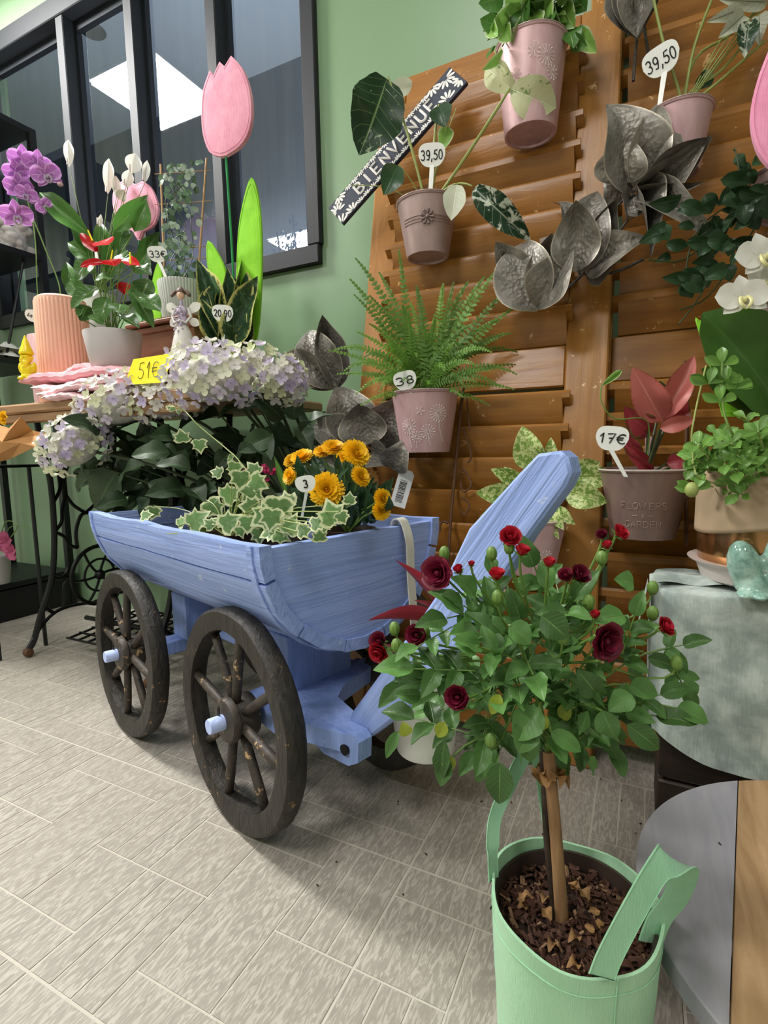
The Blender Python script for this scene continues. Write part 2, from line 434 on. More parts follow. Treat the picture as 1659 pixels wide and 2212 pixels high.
    def prism(s, poly, ext, M=None):
        """poly: 2-D outline (x,z); extruded along y by ext; M places it"""
        n = len(poly); vs = [V((x, 0, z)) for x, z in poly] + [V((x, ext, z)) for x, z in poly]
        if M: vs = [M @ p for p in vs]
        return s.add(vs, [tuple(range(n)), tuple(range(2*n-1, n-1, -1))] + [(i, i+n, (i+1) % n+n, (i+1) % n) for i in range(n)])
    def ball(s, c, r, n=10, R=None):
        r = (r, r, r) if isinstance(r, (int, float)) else r
        vs = []; fs = []; c = V(c); m = n//2+1
        for j in range(m+1):
            a = PI*j/m
            for k in range(n):
                p = V((r[0]*math.sin(a)*math.cos(2*PI*k/n), r[1]*math.sin(a)*math.sin(2*PI*k/n), r[2]*math.cos(a)))
                vs.append(c+(R @ p if R else p))
        for j in range(m):
            for k in range(n): fs.append((j*n+k, (j+1)*n+k, (j+1)*n+(k+1) % n, j*n+(k+1) % n))
        return s.add(vs, fs)
    def mesh(s, name='mesh', smooth=True, angle=None):
        me = bpy.data.meshes.new(name); me.from_pydata([tuple(p) for p in s.v], [], s.f)
        ul = me.uv_layers.new(name='UVMap')
        for lo in me.loops: ul.data[lo.index].uv = s.uv[lo.vertex_index]
        for p, mi in zip(me.polygons, s.mi): p.use_smooth = smooth; p.material_index = mi
        for m in s.mats: me.materials.append(m)
        me.update()
        if smooth and angle: me.set_sharp_from_angle(angle=math.radians(angle))
        return me
    def build(s, name, mat=None, parent=None, origin=None, smooth=True, angle=40):
        if not s.v: return None
        if origin is None:
            if parent is None:
                lo = [min(p[i] for p in s.v) for i in range(3)]; hi = [max(p[i] for p in s.v) for i in range(3)]
                origin = V(((lo[0]+hi[0])/2, (lo[1]+hi[1])/2, lo[2]))
            else: origin = sum(s.v, V())/len(s.v)
        origin = V(origin); s.v = [p-origin for p in s.v]
        if mat is not None and not s.mats: s.mats = [mat]
        return new_obj(name, s.mesh(name, smooth, angle), parent, None, Matrix.Translation(origin))
def inst(name, me, parent, M): return new_obj(name, me, parent, None, M)
def rotz(a): return Matrix.Rotation(a, 3, 'Z')
def bez(a, b, c, n=8):
    a, b, c = V(a), V(b), V(c)
    return [a*(1-t)**2 + b*2*t*(1-t) + c*t*t for t in [i/n for i in range(n+1)]]
def spline(pts, n=6):
    pts = [V(p) for p in pts]; out = []
    for i in range(len(pts)-1):
        p0 = pts[max(i-1, 0)]; p1 = pts[i]; p2 = pts[i+1]; p3 = pts[min(i+2, len(pts)-1)]
        for k in range(n):
            t = k/n; out.append(.5*((2*p1)+(p2-p0)*t+(2*p0-5*p1+4*p2-p3)*t*t+(3*p1-p0-3*p2+p3)*t**3))
    return out+[pts[-1]]

# leaf meshes: unit length along +y, unit full width along x, face +z
def prof_ovate(t): return math.sin(PI*min(1, t**.75))**.8
def prof_lance(t): return (math.sin(PI*t**.8))**1.0
def prof_heart(t): return (math.sin(PI*(t*.86+.14)**1.35) if t < 1 else 0)**.8
def prof_strap(t): return min(1, (t*6)**.5)*min(1, ((1-t)*2.6)**.6) if t < 1 else 0
def prof_round(t): return math.sqrt(max(0, 1-(2*t-1)**2))
def prof_obov(t): return math.sin(PI*t**1.5)**.8 if t < 1 else 0
LEAFC = {}
def leafmesh(key, mat, prof, fold=.25, curl=.25, wave=.0, serr=0, nu=4, nv=9, thick=0, nser=9, cup=0, tipcurl=0):
    k = (key, mat.name)
    if k in LEAFC: return LEAFC[k]
    b = MB().use(mat); rr = random.Random(hash(key) % 1000 if False else len(LEAFC)*7+1)
    ph = rr.random()*6
    def fn(u, v):
        w = prof(v)*.5 if 0 < v < 1 else 0.001
        x = (u*2-1)
        ww = w*(1+(serr*(((v*nser) % 1)-.5) if serr else 0))
        z = abs(x)*w*fold + wave*math.sin(v*9+ph+(2 if x > 0 else 0))*abs(x)*w*2 - curl*(v-.35)**2 + cup*(x*x)*w - tipcurl*max(0, v-.7)**2*6
        return V((x*ww, v - abs(x)*w*.0, z))
    b.grid(fn, nu, nv)
    me = b.mesh(key)
    LEAFC[k] = me; return me
def lobed(key, mat, pts, fold=.1, curl=.2, wave=.12):
    k = (key, mat.name)
    if k in LEAFC: return LEAFC[k]
    b = MB().use(mat); vs = [V((0, .34, .03))]; uv = [(0, .4)]; n = len(pts)
    for rr in (.5, 1.0):
        for i, (x, y) in enumerate(pts):
            px, py = x*rr, .34+(y-.34)*rr
            vs.append(V((px, py, abs(px)*fold - curl*(py-.3)**2 + wave*rr*rr*.3*math.sin(i*2.1)))); uv.append((rr, py))
    fs = [(0, 1+i, 1+(i+1) % n) for i in range(n)] + [(1+i, 1+n+i, 1+n+(i+1) % n, 1+(i+1) % n) for i in range(n)]
    b.add(vs, fs, uv); me = b.mesh(key); LEAFC[k] = me; return me
IVY = [(0, .06), (-.16, -.02), (-.34, .02), (-.5, .2), (-.38, .3), (-.36, .42), (-.46, .62), (-.26, .62), (-.16, .74), (0, 1), (.16, .74), (.26, .62), (.46, .62), (.36, .42), (.38, .3), (.5, .2), (.34, .02), (.16, -.02)]
def put(name, me, parent, base, tip, width, nrm=None, zs=None, roll=0):
    base, tip = V(base), V(tip); y = tip-base; ln = max(y.length, 1e-5); y.normalize()
    nrm = V(nrm) if nrm is not None else (EYE-base)
    z = nrm - y*nrm.dot(y)
    if z.length < 1e-5: z = y.orthogonal()
    z.normalize()
    if roll: z = Matrix.Rotation(roll, 3, y) @ z
    x = y.cross(z)
    zs = zs or ln
    M = Matrix(((x.x*width, y.x*ln, z.x*zs, base.x), (x.y*width, y.y*ln, z.y*zs, base.y), (x.z*width, y.z*ln, z.z*zs, base.z), (0, 0, 0, 1)))
    return inst(name, me, parent, M)
R_ = random.Random(3)
def rv(s=1): return V((R_.uniform(-s, s), R_.uniform(-s, s), R_.uniform(-s, s)))

# handwriting and lettering strokes, unit box, y up
def arc(cx, cy, rx, ry, a0, a1, n=9):
    return [(cx+rx*math.cos(math.radians(a0+(a1-a0)*i/n)), cy+ry*math.sin(math.radians(a0+(a1-a0)*i/n))) for i in range(n+1)]
G = {
 '0': [arc(.3, .5, .27, .48, 90, 450, 16)], '1': [[(.1, .62), (.34, 1), (.3, 0)]],
 '2': [arc(.3, .72, .26, .26, 170, -30, 8)+[(.08, .05), (.2, .1), (.6, 0)]],
 '3': [arc(.25, .74, .26, .25, 150, -80, 8)+arc(.25, .26, .3, .27, 85, -150, 9)],
 '4': [[(.3, 1), (.02, .38), (.6, .42)], [(.45, .7), (.4, 0)]],
 '5': [[(.6, .98), (.18, .95), (.1, .55)]+arc(.27, .3, .3, .3, 110, -150, 9)],
 '7': [[(.02, .92), (.62, 1), (.25, 0)], [(.15, .5), (.5, .54)]],
 '9': [arc(.3, .7, .25, .28, 20, 380, 12)+[(.55, .5), (.4, .0), (.1, .05)]],
 '8': [arc(.3, .74, .2, .25, -90, 270, 12)+arc(.3, .25, .25, .25, 90, 450, 12)],
 ',': [[(.14, .12), (.04, -.22)]],
 '€': [arc(.42, .5, .36, .46, 50, 310, 12), [(-.05, .6), (.5, .62)], [(-.05, .4), (.45, .42)]],
 'e': [arc(.4, .75, .2, .22, 50, 310, 8), [(.12, .78), (.45, .8)]],
 'B': [[(.05, 0), (.05, 1)]+arc(.3, .76, .25, .24, 90, -90, 6)+[(.05, .52)], [(.05, .52)]+arc(.34, .26, .28, .26, 90, -90, 6)+[(.05, 0)]],
 'I': [[(.3, 0), (.3, 1)]], 'E': [[(.6, 1), (.08, 1), (.08, 0), (.6, 0)], [(.08, .5), (.5, .5)]],
 'N': [[(.05, 0), (.05, 1), (.6, 0), (.6, 1)]], 'V': [[(0, 1), (.32, 0), (.64, 1)]],
 'U': [[(.05, 1), (.05, .28)]+arc(.32, .28, .27, .28, 180, 360, 7)+[(.59, 1)]],
 'F': [[(.6, 1), (.08, 1), (.08, 0)], [(.08, .5), (.5, .5)]], 'L': [[(.1, 1), (.1, 0), (.58, 0)]],
 'O': [arc(.33, .5, .32, .5, 90, 450, 14)], 'W': [[(0, 1), (.18, 0), (.36, .8), (.54, 0), (.72, 1)]],
 'R': [[(.05, 0), (.05, 1)]+arc(.3, .75, .27, .25, 90, -90, 6)+[(.05, .5)], [(.3, .5), (.62, 0)]],
 'S': [arc(.32, .74, .26, .25, 40, 265, 8)+arc(.3, .25, .28, .26, 85, -140, 8)],
 'G': [arc(.35, .5, .33, .5, 50, 330, 11)+[(.66, .42), (.4, .42)]], 'A': [[(0, 0), (.32, 1), (.64, 0)], [(.12, .36), (.52, .36)]],
 'D': [[(.05, 0), (.05, 1)]+arc(.2, .5, .42, .5, 90, -90, 8)+[(.05, 0)]],
 '&': [[(.6, 0), (.12, .72)]+arc(.28, .8, .16, .18, 180, 0, 6)+[(.1, .3)]+arc(.28, .2, .2, .2, 150, 360, 7)],
 '-': [[(0, .5), (1, .5)]],
}
ADV = {'I': .6, ',': .25, 'W': .92, '-': 1.2, 'e': .6, '1': .5}
def strokes(text, gap=.18):
    out = []; x = 0
    for ch in text:
        if ch == ' ': x += .5; continue
        for st in G[ch]: out.append([(x+a, b) for a, b in st])
        x += ADV.get(ch, .64)+gap
    return out, x-gap
def write(text, mapf, h, w, r, name, mat, parent, gap=.18, n=5, flat=.5):
    """strokes mapped by mapf(u,v): u in -.5w..+.5w, v in -.5h..+.5h"""
    st, L = strokes(text, gap); b = MB()
    for q in st:
        pts = [mapf((a/L-.5)*w, (c-.5)*h) for a, c in q]
        # densify
        dn = [pts[0]]
        for i in range(1, len(q)):
            a0, a1 = q[i-1], q[i]
            for k in range(1, 3): dn.append(mapf(((a0[0]+(a1[0]-a0[0])*k/2)/L-.5)*w, (a0[1]+(a1[1]-a0[1])*k/2-.5)*h))
        b.tube(dn, r, n)
    return b.build(name, mat, parent, smooth=True)

# ================================================================== SETTING
WY = 1.40; X0, X1, Y0 = -4.2, 2.2, -3.2
def struct(b, name, mat, **k): return tag(b.build(name, mat, None, **k), kind='structure')
WX0, WX1, WZ0, WZ1 = -2.56, -.885, 1.185, 2.29
b = MB()
b.box(((X0+WX0)/2, WY+.06, CEIL/2), (WX0-X0, .12, CEIL))
b.box(((X1+WX1)/2, WY+.06, CEIL/2), (X1-WX1, .12, CEIL))
b.box(((WX0+WX1)/2, WY+.06, WZ0/2), (WX1-WX0, .12, WZ0))
b.box(((WX0+WX1)/2, WY+.06, (WZ1+CEIL)/2), (WX1-WX0, .12, CEIL-WZ1))
struct(b, 'wall_back', m_wall, smooth=False)
struct(MB().box((X0-.05, -.9, CEIL/2), (.1, 4.6, CEIL)), 'wall_left', m_otherwall, smooth=False)
struct(MB().box((X1+.05, -.9, CEIL/2), (.1, 4.6, CEIL)), 'wall_right', m_otherwall, smooth=False)
struct(MB().box(((X0+X1)/2, Y0-.05, CEIL/2), (X1-X0, .1, CEIL)), 'wall_front', m_otherwall, smooth=False)
struct(MB().box(((X0+X1)/2, (Y0+WY)/2, CEIL+.05), (X1-X0, WY-Y0, .1)), 'ceiling', m_ceiling, smooth=False)
# ceiling light panels: a pair mirrored in the window, the others added fill
for i, (x, y, sz, e) in enumerate(PANELS):
    loc = V((x, y, CEIL-.02))
    t = thing('ceiling_light', loc, ['square white ceiling light panel mirrored large in the dark window',
        'square white ceiling light panel mirrored small in the lower right window corner', 'unseen square fill light panel added in the ceiling above the cart',
        'unseen square fill light panel added in the ceiling behind the viewer', 'unseen square fill light panel added in the ceiling at the right side of the shop'][i], 'ceiling light')
    f = MB()
    for a in (-1, 1):
        f.box((x+a*(sz/2+.006), y, CEIL-.008), (.012, sz+.024, .016)); f.box((x, y+a*(sz/2+.006), CEIL-.008), (sz, .012, .016))
    f.build('frame', m_white, t, smooth=False)
    MB().box((x, y, CEIL-.006), (sz, sz, .008)).build('diffuser', m_lit, t, smooth=False)
# floor: slab with grout colour, planks laid on it piece by piece
fl = struct(MB().box(((X0+X1)/2, (Y0+WY)/2, -.0509), (X1-X0, WY-Y0, .1)), 'floor', m_grout, smooth=False)
U = .355/6; Vv = .346/6
PIECES = [(0, .667, 0, 3), (.667, 1.333, 0, 3), (1.333, 2, 0, 3), (0, 2, 3, 5), (0, 4, 5, 6), (2, 6, 0, 1), (2, 4, 1, 5), (4, 6, 1, 3), (4, 4.667, 3, 6), (4.667, 5.333, 3, 6), (5.333, 6, 3, 6)]
def plank_vs(a, c, d, e, gap=.00075):
    x0, x1, y0, y1 = a*U+gap, c*U-gap, d*Vv+gap, e*Vv-gap
    if a == 0: x0 += .0005
    if c == 6: x1 -= .0005
    if d == 0: y0 += .0005
    if e == 6: y1 -= .0005
    q = .0008
    return [V((x0, y0, -.004)), V((x1, y0, -.004)), V((x1, y1, -.004)), V((x0, y1, -.004)), V((x0+q, y0+q, 0)), V((x1-q, y0+q, 0)), V((x1-q, y1-q, 0)), V((x0+q, y1-q, 0))]
PF = [(4, 5, 6, 7), (0, 1, 5, 4), (1, 2, 6, 5), (2, 3, 7, 6), (3, 0, 4, 7)]
pm = []
for p in PIECES:
    vs = plank_vs(*p); c0 = V(((vs[0].x+vs[2].x)/2, (vs[0].y+vs[2].y)/2, 0))
    pm.append((MB().use(m_tile).add([q-c0 for q in vs], PF).mesh('tile', False), c0))
far = MB(); cand = []
for i in range(-12, 8):
    for j in range(-11, 4):
        ox, oy = -.294+i*6*U, .312+j*6*Vv
        for k, p in enumerate(PIECES):
            c = V((ox, oy, 0))+pm[k][1]
            if c.x < X0+.2 or c.x > X1-.2 or c.y < Y0+.2 or c.y > WY-.04: continue
            vis = False
            d = depth(c)
            if d > .1:
                q = c-EYE; px = 829.5+F_PX*q.dot(rt)/d; py = 1106-F_PX*q.dot(up)/d
                vis = -90 < px < 1750 and py < 2400
            if vis: cand.append((d, k, c, ox, oy))
            else: far.add([q+V((ox, oy, 0)) for q in plank_vs(*p)], PF)
cand.sort(key=lambda q: q[0])
for n_, (d, k, c, ox, oy) in enumerate(cand):
    if n_ < 300: inst('tile', pm[k][0], fl, Matrix.Translation(c))
    else: far.add([q+V((ox, oy, 0)) for q in plank_vs(*PIECES[k])], PF)
tag(far.build('tile_field', m_tile, fl, smooth=False), kind='stuff')
# window
wn = MB(); fz = .045
def fr(x0, x1, z0, z1, y0=WY-.022, y1=WY+.06): return ((x0+x1)/2, (y0+y1)/2, (z0+z1)/2), (x1-x0, y1-y0, z1-z0)
wn.bbox(*fr(WX0, WX1, WZ0-.004, WZ0+.05)); wn.bbox(*fr(WX0, WX1, WZ1-.06, WZ1+.01))
wn.bbox(*fr(WX0, WX0+.05, WZ0+.05, WZ1-.06)); wn.bbox(*fr(WX1-.04, WX1+.006, WZ0+.05, WZ1-.06))
win = struct(wn, 'window_1', m_frame)
xs = [WX0+.05, -1.985, -1.625, -1.262, WX1-.04]
for x in xs[1:-1]:
    MB().bbox(*fr(x-.02, x+.022, WZ0+.05, WZ1-.06, WY-.018, WY+.05)).build('mullion', m_frame, win)
for i in range(4):
    a, c = xs[i]+(.022 if i else 0), xs[i+1]-(.02 if i < 3 else 0)
    MB().add([V((a, WY+.03, WZ0+.05)), V((c, WY+.03, WZ0+.05)), V((c, WY+.03, WZ1-.06)), V((a, WY+.03, WZ1-.06))], [(0, 1, 2, 3)]).build('pane', m_glass, win, smooth=False)
    bd = MB()
    bd.box(((a+c)/2, WY+.04, WZ1-.075), (c-a, .02, .03)); bd.box((a+.006, WY+.04, (WZ0+WZ1)/2-.02), (.012, .02, WZ1-WZ0-.15))
    bd.build('glazing_bead', m_frame, win, smooth=False)
# the room behind the glass
struct(MB().box((-2.3, WY+.12+.82, 1.2), (4.6, .1, 2.6)), 'wall_beyond', m_slate, smooth=False)
struct(MB().box((-2.3, WY+.12+.39, CEIL+.05), (4.6, .78, .1)), 'trim_1', m_slateceil, smooth=False)
struct(MB().box((-4.65, WY+.12+.39, 1.2), (.1, .78, 2.6)), 'wall_beyond_left', m_slate, smooth=False)
struct(MB().box((.05, WY+.12+.39, 1.2), (.1, .78, 2.6)), 'wall_beyond_right', m_slate, smooth=False)
struct(MB().box((-2.3, WY+.12+.39, .45), (4.6, .78, .1)), 'trim_2', m_slate, smooth=False)
l = bpy.data.lights.new('back_room_fill', 'AREA'); l.size = .3; l.size_y = .3; l.energy = 22; l.color = (.85, .92, 1)  # unseen lamp added low, aimed up to brighten the back room
o = bpy.data.objects.new('back_room_fill', l); C.objects.link(o); o.location = (-1.2, WY+.35, .9); o.rotation_euler = (PI, 0, 0)
sp_ = thing('recessed_spotlight', (-2.262, 1.735, CEIL-.002), 'small round unlit spotlight with a dark ring in the ceiling behind the glass', 'spotlight')
MB().lathe([(.026, -.002), (.042, -.005), (.052, -.004), (.055, 0), (.055, .001), (.026, .001), (.026, -.002)], (-2.262, 1.735, CEIL-.001), 24).build('ring', m_frame, sp_)
MB().lathe([(0, 0), (.018, -.001), (.026, 0), (.0, .0012)], (-2.262, 1.735, CEIL-.001), 20).build('lens', m_greypot, sp_)

# ================================================================== CART
CO = V((-.598, .612, 0)); ca = math.radians(162)
cu = V((math.cos(ca), math.sin(ca), 0)); cv = V((math.cos(ca-PI/2), math.sin(ca-PI/2), 0))
def K(u, v, z): return CO + cu*u + cv*v + V((0, 0, z))
RC = Matrix((cu, cv, V((0, 0, 1)))).transposed()
cart = thing('planter_cart', K(.225, .19, 0), 'light blue wooden planter cart on four black spoked wheels', 'cart')
UF, UB = -.14, .60; R0 = .2; ZC = .49; VC = .19
def arcpt(a, r=R0): return VC - r*math.cos(a), ZC - r*math.sin(a)   # a: 0 = near rim, pi = far rim
# long boards (staves) of the half round body: each its own part
cuts = [0, 20, 42, 67, 90, 113, 138, 160, 180]
cuts = [0, 16, 46, 76, 104, 134, 164, 180]
for i in range(len(cuts)-1):
    a0, a1 = math.radians(cuts[i]+(.55 if i else 0)), math.radians(cuts[i+1]-(.55 if i < 6 else 0)); b = MB()
    oo = [arcpt(a0, R0), arcpt((a0+a1)/2, R0*1.004), arcpt(a1, R0), arcpt(a1, R0-.02), arcpt((a0+a1)/2, R0-.02), arcpt(a0, R0-.02)]
    rr = random.Random(i); nseg = 10; vs = []
    for j in range(nseg+1):
        uu = UF+.006+(UB-UF-.012)*j/nseg
        dz = rr.uniform(-.0012, .0012)
        for (v_, z_) in oo:
            zz = z_+dz
            if i in (0, 6) and z_ > ZC-.01: zz += .002*math.sin(uu*25+i)
            vs.append(K(uu, v_+dz, zz))
    n6 = 6
    fs = [tuple(range(n6))[::-1], tuple(nseg*n6+k for k in range(n6))]
    for j in range(nseg):
        for k in range(n6): fs.append((j*n6+k, (j+1)*n6+k, (j+1)*n6+(k+1) % n6, j*n6+(k+1) % n6))
    # local frame of the cart so the grain runs along
    b.add([RC.inverted() @ (p-CO) for p in vs], fs)
    me = b.use(m_blue) and None
    b.mats = [m_blue]; b.mi = [0]*len(b.f)
    o = new_obj('side_board', b.mesh('side_board', True, None), cart, None, Matrix.Translation(CO) @ RC.to_4x4())
    o.data.set_sharp_from_angle(angle=.6)
def cartpart(name, mat, parent=cart, **k):
    """MB filled in cart coordinates (u,v,z)"""
    def fin(b):
        c0 = sum(b.v, V())/len(b.v); b.v = [p-c0 for p in b.v]; b.mats = [mat]; b.mi = [0]*len(b.f)
        me = b.mesh(name, True, 35)
        return new_obj(name, me, parent, None, Matrix.Translation(CO+RC @ c0) @ RC.to_4x4())
    return fin
# end boards with staves' end grain showing around
for uu, nm in ((UF, 0), (UB-.022, 1)):
    b = MB(); n = 22
    oo = [arcpt(PI*i/n, R0-.0205) for i in range(n+1)]
    vs = [V((uu+(.010 if nm == 0 else .0), v_, z_-.004)) for v_, z_ in oo] + [V((uu+(.028 if nm == 0 else .014), v_, z_-.004)) for v_, z_ in oo]
    m_ = n+1
    b.add(vs, [tuple(range(m_))[::-1], tuple(range(m_, 2*m_))] + [(i, i+m_, (i+1) % m_+m_, (i+1) % m_) for i in range(m_)])
    cartpart('end_board', m_blueend)(b)
# hoop edge strips by the ends (thin dark-lined strap of wood)
for uu in (UF+.022, UB-.03):
    b = MB(); n = 20
    for (r1, r2) in ((R0+.0002, R0+.0032),):
        vs = []
        for i in range(n+1):
            for r_, q in ((r1, 0), (r2, 0), (r2, .013), (r1, .013)):
                v_, z_ = arcpt(PI*i/n, r_); vs.append(V((uu+q, v_, z_)))
        fs = [(0, 1, 2, 3), tuple(n*4+k for k in (3, 2, 1, 0))]
        for i in range(n):
            for k in range(4): fs.append((i*4+k, (i+1)*4+k, (i+1)*4+(k+1) % 4, i*4+(k+1) % 4))
        b.add(vs, fs)
    cartpart('hoop', m_blue)(b)
# black liner and soil inside
b = MB(); n = 16; vs = []
for uu in (UF+.03, UB-.03):
    for i in range(n+1): v_, z_ = arcpt(math.radians(24)+PI*(132/180)*i/n, R0-.024); vs.append(V((uu, v_, z_)))
b.add(vs, [tuple(range(n+1)), tuple(range(2*n+1, n, -1))]+[(i, i+1, i+n+2, i+n+1) for i in range(n)] + [(0, n+1, 2*n+1, n)])
cartpart('soil', m_soil)(b)
# bolsters, axle beams, pivot plate
for uu, nm in ((-.01, 'bolster'), (.39, 'bolster')):
    b = MB().bbox((uu+.035, VC, .245), (.07, .15, .105), b=.002); cartpart(nm, m_bluex)(b)
b = MB().bbox((.2, VC, .245), (.33, .035, .10), b=.002); cartpart('centre_beam', m_bluex)(b)
for uu in (.0, .44):
    b = MB().bbox((uu, VC, .176), (.05, .25, .03), b=.002); cartpart('axle_beam', m_bluex)(b)
# front plate: transverse board with one long arm that carries the tongue bolt
pl_ = [(.05, .06), (.05, .29), (-.035, .30), (-.045, .26), (-.06, .2), (-.085, .165), (-.2, .135), (-.205, .098), (-.06, .05)]
b = MB(); vs = [V((x, y, .165)) for x, y in pl_]+[V((x, y, .195)) for x, y in pl_]; n = len(pl_)
b.add(vs, [tuple(range(n)), tuple(range(2*n-1, n-1, -1))]+[(i, (i+1) % n, (i+1) % n+n, i+n) for i in range(n)]); cartpart('front_plate', m_bluex)(b)
arm = [(-.06, .165), (-.06, .195), (-.205, .198), (-.214, .19), (-.212, .158), (-.19, .144), (-.13, .14)]
b = MB(); vs = [V((x, .094, z)) for x, z in arm]+[V((x, .122, z)) for x, z in arm]; n = len(arm)
b.add(vs, [tuple(range(n))[::-1], tuple(range(n, 2*n))]+[(i, (i+1) % n, (i+1) % n+n, i+n) for i in range(n)]); arm_o = cartpart('pivot_arm', m_bluex)(b)
b = MB(); q0 = K(-.186, .092, .17); b.tube([K(-.186, .089, .17), K(-.186, .0945, .17)], [.0085, .0085], 14); b.build('bolt', m_iron, arm_o)
# tongue: board rising to the right, worn along its edges
tl = [(-.135, .125), (-.205, .182), (-.295, .266), (-.372, .362), (-.421, .442), (-.470, .522), (-.512, .580), (-.518, .594), (-.514, .610), (-.505, .617), (-.480, .614), (-.457, .592), (-.39, .524), (-.345, .44), (-.312, .395), (-.165, .208)]
b = MB(); n = len(tl); rr = random.Random(5); T0, T1 = .124, .152
vs = []
for dv, sh in ((T0+.003, .985), (T0, 1), (T1, 1), (T1-.003, .985)): pass
def ins(q, d):
    out = []
    for i in range(n):
        p0, p1, p2 = V((*q[i-1], 0)), V((*q[i], 0)), V((*q[(i+1) % n], 0))
        nn = ((p1-p0).normalized()+(p2-p1).normalized()); nn = V((-nn.y, nn.x, 0)).normalized(); out.append((p1.x+nn.x*d, p1.y+nn.y*d))
    return out
tin = ins(tl, -.0035) if True else tl
area = sum(tl[i-1][0]*tl[i][1]-tl[i][0]*tl[i-1][1] for i in range(n))
tin = ins(tl, .0035 if area > 0 else -.0035)
rings = [(tin, T0), (tl, T0+.003), (tl, T1-.003), (tin, T1)]
for q, dv in rings: vs += [V((x, dv, z)) for x, z in q]
fs = [tuple(range(n)), tuple(range(4*n-1, 3*n-1, -1))]
for r_ in range(3):
    for i in range(n): fs.append((r_*n+i, r_*n+(i+1) % n, (r_+1)*n+(i+1) % n, (r_+1)*n+i))
b.add(vs, fs)
# grain along the tongue: own frame
ta = math.atan2(.61-.15, .51-.16)   # rise
dirt = (V((-.33, 0, .45))).normalized(); side = V((0, 1, 0)); third = dirt.cross(side)
RT = Matrix((dirt, side, third)).transposed()
c0 = sum(b.v, V())/len(b.v); b.v = [RT.inverted() @ (p-c0) for p in b.v]; b.mats = [m_blue]; b.mi = [0]*len(b.f)
new_obj('tongue', b.mesh('tongue', True, 35), cart, None, Matrix.Translation(CO+RC @ c0) @ (RC @ RT).to_4x4())
# wheels
def wheel(cu_, cv_, ang, tilt, spin, seed, axle_tip=True):
    """outer face centre in cart coords; ang = world heading of the wheel plane; tilt leans the top outward (away from v-)"""
    R = .184; rr = random.Random(seed)
    a = math.radians(ang); u_ = V((math.cos(a), math.sin(a), 0)); w_ = V((math.cos(a-PI/2), math.sin(a-PI/2), 0)); z_ = V((0, 0, 1))
    t = tilt; w2 = w_*math.cos(t)-z_*math.sin(t); z2 = z_*math.cos(t)+w_*math.sin(t)
    c = K(cu_, cv_, 0)+V((0, 0, R*math.cos(t)+.001+.034*abs(math.sin(t))))
    RW = Matrix((u_, w2, z2)).transposed()
    MW = Matrix.Translation(c) @ RW.to_4x4()
    wo = new_obj('wheel', None, cart, None, MW)
    # rim: chunky wooden ring, wobbly
    n = 48; vs = []; Ri = R-.037
    ph = rr.random()*6
    for i in range(n):
        q = 2*PI*i/n; wob = 1+.004*math.sin(q*7+ph)+.003*math.sin(q*13+ph*2)
        prof = [(Ri*(1+.01*math.sin(q*5+ph)), .002), (Ri+.006, 0), (R-.005, 0), (R, .006), (R, .028), (R-.005, .034), (Ri+.006, .034), (Ri*(1+.01*math.sin(q*5+ph)), .031)]
        for r_, y_ in prof: vs.append(V((math.cos(q)*r_*wob, y_, math.sin(q)*r_*wob)))
    fs = []
    for i in range(n):
        j = (i+1) % n
        for k in range(8): fs.append((i*8+k, j*8+k, j*8+(k+1) % 8, i*8+(k+1) % 8))
    me = MB().use(m_tire).add(vs, fs).mesh('rim', True, 50); new_obj('rim', me, wo, None, MW)
    me = MB().use(m_spoke).lathe([(0, -.008), (.012, -.008), (.034, -.006), (.037, -.002), (.037, .006), (.030, .010), (.032, .022), (.037, .030), (.036, .042), (.0, .042)], R=Matrix.Rotation(-PI/2, 3, 'X'), n=26).mesh('hub', True, 40)
    new_obj('hub', me, wo, None, MW)
    for k in range(8):
        q = spin+2*PI*k/8+rr.uniform(-.04, .04); yy = .017+(.003 if k % 2 else -.003)
        d = V((math.cos(q), 0, math.sin(q)))
        me = MB().use(m_spoke).tube([d*.02+V((0, yy, 0)), d*.06+V((0, yy, 0)), d*.11+V((0, yy, 0)), d*(Ri+.004)+V((0, yy, 0))], [.0075, .0082, .0085, .0075], 8).mesh('spoke')
        c_ = V((0, 0, 0)); new_obj('spoke', me, wo, None, MW)
    if axle_tip:
        me = MB().use(m_axle).tube([V((0, -.033, 0)), V((0, -.031, 0)), V((0, 0, 0))], [.0115, .0125, .0125], 14).mesh('axle_end', True, 40); new_obj('axle_end', me, wo, None, MW)
        me = MB().use(m_iron).tube([V((.0, -.014, .010)), V((.0, -.014, .028))], .0012, 6).tube([V((.004, -.014, .010)), V((.004, -.014, .027))], .0012, 6).mesh('pin'); new_obj('pin', me, wo, None, MW)
    return wo
wheel(0, 0, 159.5, .03, .18, 1)
wheel(.443, -.012, 161, .035, .1, 2)
wheel(-.045, .30, 154, .17, .2, 3, False)
wheel(.44, .345, 161, 0, .3, 4, False)
for uu in (.0, .44):
    b = MB().tube([V((uu, .035, .185)), V((uu, .34, .185))], .012, 12); cartpart('axle', m_bluex)(b)

